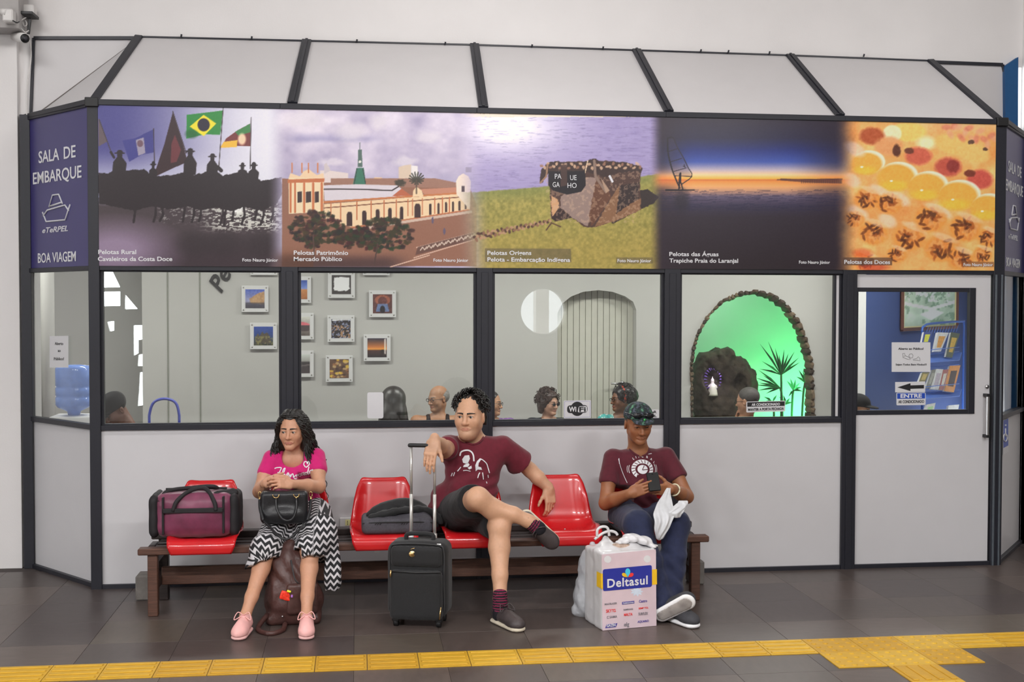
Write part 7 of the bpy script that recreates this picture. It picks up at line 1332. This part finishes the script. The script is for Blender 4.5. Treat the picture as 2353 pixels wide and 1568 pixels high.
hs = Shape(); hs.push(Rg_, tg_, SCG); hs.ell((0, -.030, .020), (.0785, .092, .075), .02); hs.ell((0, .075, -.02), (.09, .085, .10), .008, 's'); hs.pop(); hair_obj('hair', hs, .006, None, M_HAIRM, gu)
# cap with sunglasses on the brim
hat = empty('cap', tuple(tg_), parent=gu); M_CAMO = mat('green_camouflage', (1, 1, 1), .8, var=.05, attr='Col', bump=.2, bscale=400)
def camo(V):
    a = n3(V, .020, 1); b = n3(V, .016, 5); C = np.tile(srgb((40, 52, 54)), (len(V), 1)); C[a > .12] = srgb((62, 96, 84)); C[b > .28] = srgb((24, 28, 32)); C[(a < -.22)] = srgb((84, 90, 104)); C[(a > .3) & (b < 0)] = srgb((104, 160, 124)); return C*.8
s = Shape(); s.push(Rg_, tg_, SCG); s.ell((0, -.014, .048), (.088, .106, .082), .01); s.plane((0, .02, .038), (0, .12, -1), tg_-.3, tg_+.3, .004); s.ell((0, -.016, .02), (.078, .097, .080), .006, 's'); s.cone((-.045, .083, .050), (.045, .083, .050), .018, .020, .01, flat=((0, 0, 1), .35)); s.ell((0, .098, .046), (.068, .052, .009), .012, R=np.array([[1, 0, 0], [0, math.cos(.22), math.sin(.22)], [0, -math.sin(.22), math.cos(.22)]])); s.pop()
shape_obj('cap_crown', s, .0045, M_CAMO, hat, col=camo)
M_LENS = mat('dark_sunglass_lens', (.006, .007, .010), .06); s = Shape(); s.push(Rg_, tg_, SCG)
for g in (-1, 1): s.ell((g*.036, .094, .078), (.031, .013, .017), .004)
s.cone((-.012, .102, .080), (.012, .102, .080), .0035, .0035, .003)
for g in (-1, 1): s.cone((g*.062, .080, .080), (g*.088, .0, .072), .0035, .003, .003)
s.pop(); shape_obj('sunglasses', s, .003, M_LENS, hat); lb = tg_+Rg_@np.array([0, .118, .060]); V, Fc = uvsphere(lb, .006, 8, 6); obj('cap_badge', pyd(V, Fc), hat, mat('green_badge', alb(60, 170, 80, .7), .5), True)
M_WINE2 = mat('dark_wine_cotton', alb(84, 18, 34, .95), .85, var=.12, scale=50, sheen=.15, bump=.15, bscale=500)
ss = Shape(); ss.cone(sR+[.03, 0, -.014], sL+[-.03, 0, -.014], .055, .055, .05); ss.ell((1.205, -.47, .73), (.150, .100, .14), .06); ss.ell((1.21, -.48, .60), (.160, .115, .13), .06); ss.ell((1.21, -.48, .52), (.15, .125, .08), .05)
slR, slL = sR+(eR-sR)*.50, sL+(eL-sL)*.50; ss.cone(sR, slR, .052, .060, .03); ss.cone(sL, slL, .052, .062, .03); collar(ss, nb+[0, -.03, .10], nb+[0, -.028, .0], .066, .060, M_WINE2, gu); ss.cone(nb+[0, -.03, .10], nb+[0, -.028, .0], .066, .060, .006, 's')
for a, b, c_ in ((sR, slR, eR), (sL, slL, eL)): dd = unit(c_-a); ss.plane(b+dd*.02, dd, b-[.1, .1, .12], b+[.1, .1, .10], .003)
sh = shape_obj('shirt', ss, .0070, M_WINE2, gu, fold=lambda V: .0045*np.sin((V[:, 0]*1.2+V[:, 2]*.8)*60+2*np.sin(V[:, 2]*23))*np.clip((.78-V[:, 2])/.15, 0, 1)+.0025*n3(V, .05, 4))
cx_, cy_ = 1485, 1084
def arc(r, a0, a1, n=10, ky=.86): return [(cx_+r*math.cos(math.radians(t)), cy_-r*ky*math.sin(math.radians(t))) for t in np.linspace(a0, a1, n)]
obj('ring_print', project_print(sh.data, strokes_mesh([(arc(21, -60, 235, 24), 8.5), (arc(31, -20, 25, 10), 1.2), (arc(31, 160, 200, 10), 1.2), (arc(34.5, -15, 20, 8), 1.0), (arc(34.5, 165, 195, 8), 1.0)], 2, -.66)), gu, M_TXT)
obj('ring_gaps', project_print(sh.data, strokes_mesh([([(cx_+17.5*math.cos(t), cy_-15*math.sin(t)), (cx_+25*math.cos(t+.12), cy_-21.5*math.sin(t+.12))], 1.6) for t in np.linspace(-.9, 4.0, 15)], 2, -.66), off=.0034), gu, M_WINE2)
obj('clock_print', project_print(sh.data, polys_mesh([arc(12, 0, 345, 18)], -.66)), gu, M_TXT); obj('clock_hands', project_print(sh.data, strokes_mesh([[(1484, 1085), (1489, 1075)], [(1484, 1085), (1497, 1084)]], 1.6, -.66), off=.0038), gu, M_WINE2)
obj('frame_print', project_print(sh.data, strokes_mesh([([(1432, 1062), (1436, 1078), (1443, 1098), (1450, 1116)], 1.2), ([(1476, 1053), (1494, 1051), (1510, 1049)], 1.2), ([(1433, 1060), (1434, 1073)], 1.8)], 2, -.66)), gu, M_LOGO)
for ch, x_, y_, rot in (('L', 1466, 1062, .35), ('I', 1472, 1059, .22), ('T', 1478, 1057.5, .1), ('O', 1487, 1057, -.02), ('R', 1497, 1058.5, -.2), ('A', 1506, 1063, -.42), ('L', 1512, 1070, -.65)):
    m_ = text_mesh(ch, .017, bold=.03, extrude=0); q = P(x_, y_, -.66); m_.transform(Matrix.Translation(tuple(q)) @ Matrix.Rotation(-rot, 4, 'Y') @ Matrix.Rotation(math.pi/2, 4, 'X')); obj('letter_print', project_print(sh.data, m_, sub=.01), gu, M_TXT)
M_JEAN = mat('dark_blue_denim', alb(34, 42, 76, 1.25), .85, var=.18, scale=40, bump=.3, bscale=300, sheen=.1)
hR, hL = np.array([1.12, -.46, .465]), np.array([1.30, -.46, .465]); kR, kL = P(1466, 1206, -.93), P(1552, 1206, -.93); aR, aL = np.array([1.165, -1.20, .105]), P(1541, 1372, -1.13)
ss = Shape(); ss.ell((1.21, -.47, .47), (.175, .14, .09), .05); ss.chain([hR, kR], [.105, .083], .04); ss.chain([kR, kR*.5+aR*.5, aR], [.078, .068, .062], .03); ss.chain([hL, kL], [.105, .083], .04); ss.chain([kL, kL*.5+aL*.5, aL], [.078, .070, .064], .03); ss.plane(aL+[0, 0, -.045], (0, .1, -1), aL-[.12, .12, .2], aL+[.12, .12, .1], .004)
shape_obj('jeans', ss, .0085, M_JEAN, gu, fold=lambda V: .005*np.sin(V[:, 2]*70+3*np.sin(V[:, 0]*25))*np.clip((.42-V[:, 2])/.1, .15, 1)+.003*n3(V, .04, 4))
M_GSH = mat('charcoal_sneaker', alb(56, 56, 60, .8), .8, var=.15, bump=.3, bscale=200); M_GSO = mat('white_rubber_sole', alb(222, 222, 224, .8), .6, var=.04); M_TREAD = mat('grey_worn_tread', alb(150, 144, 140, .8), .85, var=.25, scale=20)
hl = P(1506, 1424, -1.24); to = P(1576, 1388, -1.34); d1 = unit(to-hl); u1 = unit(np.array([.15, .95, .22])); u1 = unit(u1-d1*(u1@d1))
sh1 = shoe('shoe', hl, d1, u1, gu, .255, 1.05, M_GSH, M_GSO, M_GSO, .026, .01, lace=False); Rs = np.stack([d1, unit(np.cross(u1, d1)), u1], 1); s = Shape(); s.push(Rs, hl); s.cone((.045, 0, .0), (.205, 0, .0), .030, .036, .005, flat=((0, 0, 1), .12)); shape_obj('tread', s, .004, M_TREAD, sh1)
h2 = G(1532, 1424); shoe('shoe', np.array([h2[0], h2[1], .004]), (.42, -.90, .0), (0, 0, 1), gu, .255, 1.05, M_GSH, M_GSO, M_GSO, .028, .01, lace=False)
s = Shape().cone(aL+[-.01, -.03, -.03], aL+[.0, -.09, -.05], .034, .03, .01); shape_obj('sock', s, .005, M_WHITE, gu)
wr = wL+np.array([.01, -.0, 0]); ring_d = unit(eL-wL); bx = basis(ring_d); tube('bracelet', [wr+bx[:, 0]*.034*math.cos(t)+bx[:, 2]*.034*math.sin(t)+ring_d*.03 for t in np.linspace(0, 2*math.pi, 20)], .005, mat('pale_bracelet', alb(206, 200, 170, .8), .5), gu, seg=6)
# phone in his hands
pc = P(1501, 1103, -.775); ph = empty('phone', tuple(pc), 'black smartphone held by the person in the cap', 'phone'); Mp = Matrix.Translation(tuple(pc)) @ Matrix.Rotation(-.06, 4, 'Y') @ Matrix.Rotation(math.radians(-28), 4, 'X'); box('case', -.036, .036, -.005, .005, -.07, .045, mat('black_phone', (.008, .008, .008), .3), ph, bev=.004, M=Mp); box('screen', -.032, .032, .0048, .0056, -.064, .040, mat('phone_screen', (.05, .06, .08), .1, emit=(.6, .7, .9), estr=.3), ph, bev=.001, M=Mp); V, Fc = uvsphere((0, -.005, .034), .004, 8, 6); me = pyd(V, Fc); me.transform(Mp); obj('camera_lens', me, ph, M_LENS, True)
# small white plastic bag hanging from his wrist
pb = empty('white_plastic_bag', tuple(P(1520, 1200, -.95)), 'small white plastic bag hanging over the blue jeans', 'plastic bag'); M_PB = mat('white_thin_plastic', (.72, .73, .75), .3, var=.08, scale=20, bump=.6, bscale=30, alpha=.88)
def loft(name, rows, m, parent, nt=56, fold=.12, nf=9, ph=0.):
    """soft sleeve through rows of (left x, right x, y, depth Y, half thickness)"""
    R2 = spline(np.array(rows, float)[:, :3], 34); R3 = spline(np.c_[np.array(rows, float)[:, 3:], np.zeros(len(rows))], 34); V = []
    for i in range(34):
        xl, xr, yy = R2[i]; dep, th = R3[i][:2]; a = P(xl, yy, dep); b = P(xr, yy, dep); c_ = (a+b)/2; hw = (b-a)/2
        for t in np.linspace(0, 2*math.pi, nt, endpoint=False): f = 1+fold*math.sin(nf*t+ph+2.2*math.sin(i*.25)); V.append(c_+hw*math.cos(t)*(1+.03*math.sin(i*.9))+np.array([0, th*math.sin(t)*f*1.0, 0])+np.array([0, fold*.10*abs(hw[0])*math.cos(nf*math.cos(t)*1.3+ph), 0]))
    Fc = [(i*nt+k, i*nt+(k+1) % nt, (i+1)*nt+(k+1) % nt, (i+1)*nt+k) for i in range(33) for k in range(nt)]+[tuple(range(nt))[::-1], tuple(33*nt+k for k in range(nt))]
    return obj(name, pyd(V, Fc, name), parent, m, True)
loft('film', [(1532, 1541, 1122, -.84, .006), (1524, 1541, 1135, -.88, .014), (1510, 1545, 1158, -.97, .022), (1502, 1550, 1178, -1.03, .026), (1503, 1545, 1198, -1.06, .026), (1504, 1534, 1220, -1.065, .022), (1507, 1525, 1236, -1.065, .012), (1512, 1517, 1242, -1.06, .004)], M_PB, pb, fold=.35, nf=7)
loft('bag_handle', [(1538, 1562, 1190, -1.05, .010), (1536, 1570, 1178, -1.05, .016), (1545, 1576, 1166, -1.03, .014), (1556, 1581, 1157, -1.01, .010), (1560, 1580, 1151, -1.0, .004)], M_PB, pb, fold=.3, nf=5, ph=1.)
# ------------------------------------------------------------------ people waiting inside the lounge (seen from the shoulders up)
def bust(label, px, py, Y, fwd, sc, skin, hairkind, hmat, shirt, sh_w=.19, lean=0., glasses=None, tank=False, hair_len=0., up=(0, 0, 1), extra=None, cell=.0055):
    t = P(px, py, Y); R = basis(fwd, up); e = empty('person', (t[0], Y, 0), label, 'person', 'people waiting inside the lounge')
    s = Shape(); head_prims(s, R, t, sc); nb = t+np.array([lean, .03, -.165])*sc; s.cone(t+R@(np.array([0, -.03, -.06])*sc), nb, .05*sc, .055*sc, .03)
    aL, aR = nb+np.array([sh_w, 0, -.045]), nb+np.array([-sh_w, 0, -.045]); s.cone(aR, aL, .05, .05, .05); s.ell(nb+[0, 0, -.2], (.15, .1, .2), .06)
    for a, g in ((aL, 1), (aR, -1)): s.chain([a, a+[g*.04, -.03, -.27], a+[-g*.05, -.22, -.36]], [.05, .042, .03], .03)
    for g in (-1, 1): s.chain([nb+[g*.09, 0, -.5], nb+[g*.12, -.42, -.5], nb+[g*.12, -.45, -.93]], [.09, .065, .04], .04)
    body = shape_obj('body', s, .011, M_SKIN, e, fine=[(t-.14, t+.14, cell*.75)], col=skin_col(skin, R, t, sc))
    for g in (-1, 1): eye('eye', t+R@(np.array([g*.031, .0705, 0])*sc), .0130*sc, R[:, 1], e)
    brows(body.data, R, t, sc, e, hmat)
    hs = Shape(); hs.push(R, t, sc)
    if hairkind != 'bald':
        v = {'short': (.080, .099, .086), 'curly': (.100, .118, .100), 'afro': (.098, .112, .100), 'long': (.086, .104, .090)}[hairkind]; hs.ell((0, -.026, .040), v, .02); hs.ell((0, .080, -.020), (.068, .070, .092), .012, 's')
        if hairkind == 'curly':
            for g in (-1, 1): hs.cone((g*.075, -.02, .0), (g*.080, -.03, -.07), .036, .030, .03)
            hs.cone((0, -.09, 0), (0, -.09, -.07), .06, .05, .03)
        if hairkind == 'afro': hs.ell((0, -.10, .03), (.09, .075, .09), .03)
        if hairkind == 'long': hs.chain([(0, -.03, .06), (0, -.075, -.08), (0, -.085, -.30)], [.095, .10, .13], .05)
        hs.pop(); stn = []; rg = random.Random(int(px))
        if hairkind in ('curly', 'afro'):
            for k in range(150):
                a = rg.uniform(-2.3, 2.3); e_ = rg.uniform(-.5, 1.45); n_ = np.array([math.sin(a)*math.cos(e_), -math.cos(a)*math.cos(e_), math.sin(e_)]); loc = np.array([0, -.026, .040])+n_*np.array(v)*.98
                if loc[1] > .03 and loc[2] < .075: continue
                p = t+R@(loc*sc); o_ = R@n_; tv = unit(np.cross(o_, [rg.uniform(-1, 1), rg.uniform(-1, 1), rg.uniform(-1, 1)])); bv_ = np.cross(o_, tv); r_ = rg.uniform(.008, .015); u = np.linspace(0, 4.6, 9); stn.append((p+o_*(.004+.005*u[:, None])+tv*(r_*np.sin(u))[:, None]+bv_*(r_*(1-np.cos(u)))[:, None], np.interp(u, [0, 3, 4.6], [.005, .004, .001])))
        if hairkind == 'long':
            for k in range(120): a = rg.uniform(-1.7, 1.7); q0 = np.array([math.sin(a)*.07, -.03-math.cos(a)*.09, .10]); q1 = np.array([math.sin(a)*.105, -.03-math.cos(a)*.085, -.05]); q2 = np.array([math.sin(a)*.14, -.05-math.cos(a)*.09, -.33+rg.uniform(-.05, .05)]); c_ = spline([t+R@(q*sc) for q in (q0, q1, q2)], 12); stn.append((c_+np.c_[.004*np.sin(np.arange(12)*.9+k), 0*np.arange(12), 0*np.arange(12)], .005))
        hair_obj('hair', hs, .008, stn, hmat, e, disp=(lambda Q: .010*n3(Q, .016, 2)) if hairkind in ('curly', 'afro') else None)
    else:
        hs.ell((0, -.034, .018), (.0785, .090, .078), .02); hs.ell((0, .06, .03), (.09, .085, .13), .01, 's'); hs.pop(); hair_obj('hair', hs, .006, None, hmat, e)
    ss = Shape(); ss.cone(aR, aL, .060, .060, .05); ss.ell(nb+[0, -.01, -.2], (.165, .115, .2), .06); ss.ell(nb+[0, -.01, -.42], (.17, .13, .15), .06)
    if tank:
        for a, g in ((aL, 1), (aR, -1)): ss.cone(a+[g*.0, -.15, .04], a+[g*.0, .15, .04], .085, .085, .01, 's')
        ss.cone(nb+[0, -.13, -.02], nb+[0, .02, .02], .075, .06, .01, 's')
    else:
        for a, g in ((aL, 1), (aR, -1)): ss.cone(a, a+[g*.025, -.02, -.16], .056, .062, .03)
        ss.cone(nb+[0, -.05, .08], nb+[0, -.05, -.02], .066, .066, .008, 's')
    attr = callable(shirt); sm = mat('patterned_cloth', (1, 1, 1), .85, attr='Col') if attr else shirt
    shape_obj('shirt', ss, .010, sm, e, col=shirt if attr else None, fold=lambda V: .003*n3(V, .05, 3))
    tr = Shape(); tr.ell(nb+[0, -.03, -.52], (.17, .15, .10), .05)
    for g in (-1, 1): tr.chain([nb+[g*.09, 0, -.5], nb+[g*.12, -.42, -.5]], [.105, .085], .04); tr.chain([nb+[g*.12, -.42, -.5], nb+[g*.12, -.45, -.85]], [.08, .06], .03)
    shape_obj('trousers', tr, .013, mat('dark_trousers', (.02, .022, .03), .85), e)
    if glasses:
        fr = []; H = lambda p: t+R@(np.array(p)*sc)
        for g in (-1, 1):
            fr.append(([H((g*.031+.020*math.cos(a), .0955, -.002+.015*math.sin(a))) for a in np.linspace(0, 2*math.pi, 16)], .0022)); fr.append(([H((g*.050, .094, .004)), H((g*.076, .05, .004)), H((g*.078, -.01, .0))], .002))
            if glasses == 'dark': ls = Shape(); ls.push(R, t, sc); ls.ell((g*.031, .094, -.002), (.021, .003, .016), .002); shape_obj('lens', ls, .0035, M_LENS, e)
        fr.append(([H((-.012, .097, .002)), H((.012, .097, .002))], .002)); tubes('glasses', fr, M_BLACK, e, seg=5)
    if extra: extra(e, t, R, sc)
    return e, t, R
def floral(cols, s=.018):
    def f(V):
        C = np.tile(srgb(cols[0]), (len(V), 1))
        for i, c in enumerate(cols[1:]): C[n3(V, s*(1+.4*i), i*3+1) > .22] = srgb(c)
        return C
    return f
M_SBLK = mat('black_singlet', (.012, .012, .014), .9); M_SNAVY = mat('dark_navy_shirt', (.014, .015, .022), .85)
bust('elderly person in glasses and black singlet inside the lounge', 1006, 916, 3.25, (-.80, -.55, -.12), .98, (186, 138, 106), 'bald', M_HAIRG, M_SBLK, glasses='clear', tank=True)
bust('person with sunglasses and short auburn curls beside the wifi sticker', 1262, 927, 3.3, (.62, -.78, -.06), .92, (196, 150, 124), 'curly', M_HAIRR, floral([(34, 38, 52), (26, 28, 40), (120, 130, 96), (90, 60, 70)]), .16, glasses='dark')
bust('person in a purple floral top half hidden behind the third post', 1130, 927, 3.3, (.90, -.42, -.05), .95, (190, 142, 108), 'short', M_HAIRD, floral([(150, 110, 180), (110, 60, 150), (206, 160, 190), (60, 40, 80)]), .17, glasses='clear')
def band(e, t, R, sc): 
    H = lambda p: t+R@(np.array(p)*sc); tube('headband', [H((.092*math.sin(a), -.002, .03+.098*math.cos(a))) for a in np.linspace(-1.9, 1.9, 20)], .011, mat('orange_red_cloth', alb(176, 62, 42, .8), .8), e, seg=6); V, Fc = uvsphere(H((.080, -.005, -.045)), .007, 8, 6); obj('earring', pyd(V, Fc), e, M_GOLD, True)
bust('person with a red headband and dark afro hair behind the cap', 1427, 918, 3.0, (-.97, -.22, -.02), .93, (128, 86, 62), 'afro', M_HAIRB, floral([(84, 176, 170), (226, 230, 226), (60, 150, 150)]), .15, glasses='clear', extra=band)
bust('person with long dark hair seen from behind beside the blank sticker', 905, 930, 2.4, (.15, .98, 0), 1.0, (170, 130, 104), 'long', M_HAIRD, M_SNAVY, .17)
def chin_hand(e, t, R, sc):
    s = Shape(); w = t+R@(np.array([.0, .10, -.20])*sc); hand_prims(s, w, unit(R@np.array([0, .0, .9])+np.array([-.1, 0, .3])), R@np.array([0, -1, 0]), 'R', (.4, .8, .5), .9); s.cone(w, w+np.array([.06, .0, -.25]), .026, .04, .02); shape_obj('hand', s, .006, M_SKIN, e, col=skin_col((186, 136, 104), R, t, sc))
bust('grey haired person with glasses and hand on chin behind the green niche sign', 1716, 922, 2.9, (-.72, .62, -.10), 1.0, (186, 138, 108), 'short', M_HAIRM, M_SNAVY, .20, glasses='clear', extra=chin_hand)
def dcap(e, t, R, sc):
    s = Shape(); s.push(R, t, sc); s.ell((0, -.014, .046), (.088, .106, .084), .01); s.plane((0, .02, .02), (0, .1, -1), t-.3, t+.3, .004); s.ell((0, .10, .03), (.07, .07, .011), .012); s.pop(); shape_obj('cap', s, .006, M_SBLK, e)
bust('person in a dark cap bent forward behind the first window', 262, 942, 1.35, (-.55, -.55, -.62), .98, (120, 84, 70), 'short', M_HAIRB, floral([(70, 72, 70), (44, 46, 46), (96, 98, 92)], .03), .21, lean=.12, extra=dcap)
bust('person in a dark hat low in the door window', 1975, 938, 1.9, (.75, -.60, -.15), .92, (170, 120, 84), 'short', M_HAIRB, mat('tan_jacket', alb(150, 112, 70, .7), .8), .17, extra=dcap)
# ------------------------------------------------------------------ security cameras and cable above the left pilaster
M_CAMW = mat('white_camera_plastic', (.70, .68, .66), .45, var=.04); YC = .56
cm = empty('security_camera', tuple(P(52, 85, YC)), 'white bullet security camera on a black bracket at the upper left', 'camera')
a = P(42, 33, .64); b = P(88, 44, .64)
box('bracket_plate', a[0], b[0], .50, .66, b[2], b[2]+.018, M_BLACK, cm); q0, q1 = P(69, 42, .57), P(65, 78, YC); beam('bracket_arm', q0, q1, .018, .018, M_BLACK, cm, up=(0, 1, 0))
box('junction_box', P(47, 30, .66)[0], P(86, 30, .66)[0], .57, .655, b[2]+.018, P(60, 12, .6)[2], M_CAMW, cm, bev=.006)
h0, h1 = P(34, 84, .64), P(57, 88, .44); tube('camera_body', [h0, h0*.5+h1*.5, h1], [.028, .032, .033], M_CAMW, cm, seg=20); d_ = unit(h1-h0); tube('lens_ring', [h1-d_*.004, h1+d_*.006], .028, M_BLACK, cm, seg=20); tube('lens', [h1+d_*.005, h1+d_*.010], .012, mat('camera_glass', (.05, .05, .06), .1), cm, seg=14)
tubes('camera_wire', [(spline([P(60, 40, .55), P(48, 48, .52), P(47, 62, .52), P(58, 74, .5), P(66, 70, .52)], 18), .004), (spline([P(52, 50, .55), P(56, 60, .54), P(62, 56, .54), P(58, 46, .56)], 14), .003)], M_CAMW, cm)
cb2 = tube('hanging_cable', spline([P(66, 78, .60), P(71, 115, .64), P(70, 145, .645), P(64, 185, .645), P(61, 225, .645), P(63, 290, .645)], 40), .005, M_CAMW, label='thin white cable hanging down from the upper left security camera', cat='cable')
bm_ = empty('trim_9', tuple(P(20, 30, .4)), 'shaded concrete beam end at the upper left corner', kind='structure'); a = P(-40, 62, .45); b = P(42, -30, .45); box('beam_end', a[0]-.4, b[0], .45, .66, a[2], 4.8, mat('shaded_concrete', (.42, .40, .39), .85, var=.06), bm_)  # shade of the beam is put into its darker concrete colour
c2 = empty('dome_camera', tuple(P(20, 32, .40)), 'small white camera box on the beam at the upper left corner', 'camera'); q = P(22, 34, .41); box('mount', q[0]-.035, q[0]+.03, .37, .45, q[2]-.05, q[2]+.03, M_CAMW, c2, bev=.008); tube('camera_head', [P(2, 26, .40), P(16, 30, .38)], .022, M_CAMW, c2, seg=16); tube('wire', spline([P(26, 45, .38), P(38, 52, .38), P(44, 50, .42)], 10), .004, M_BLACK, c2)
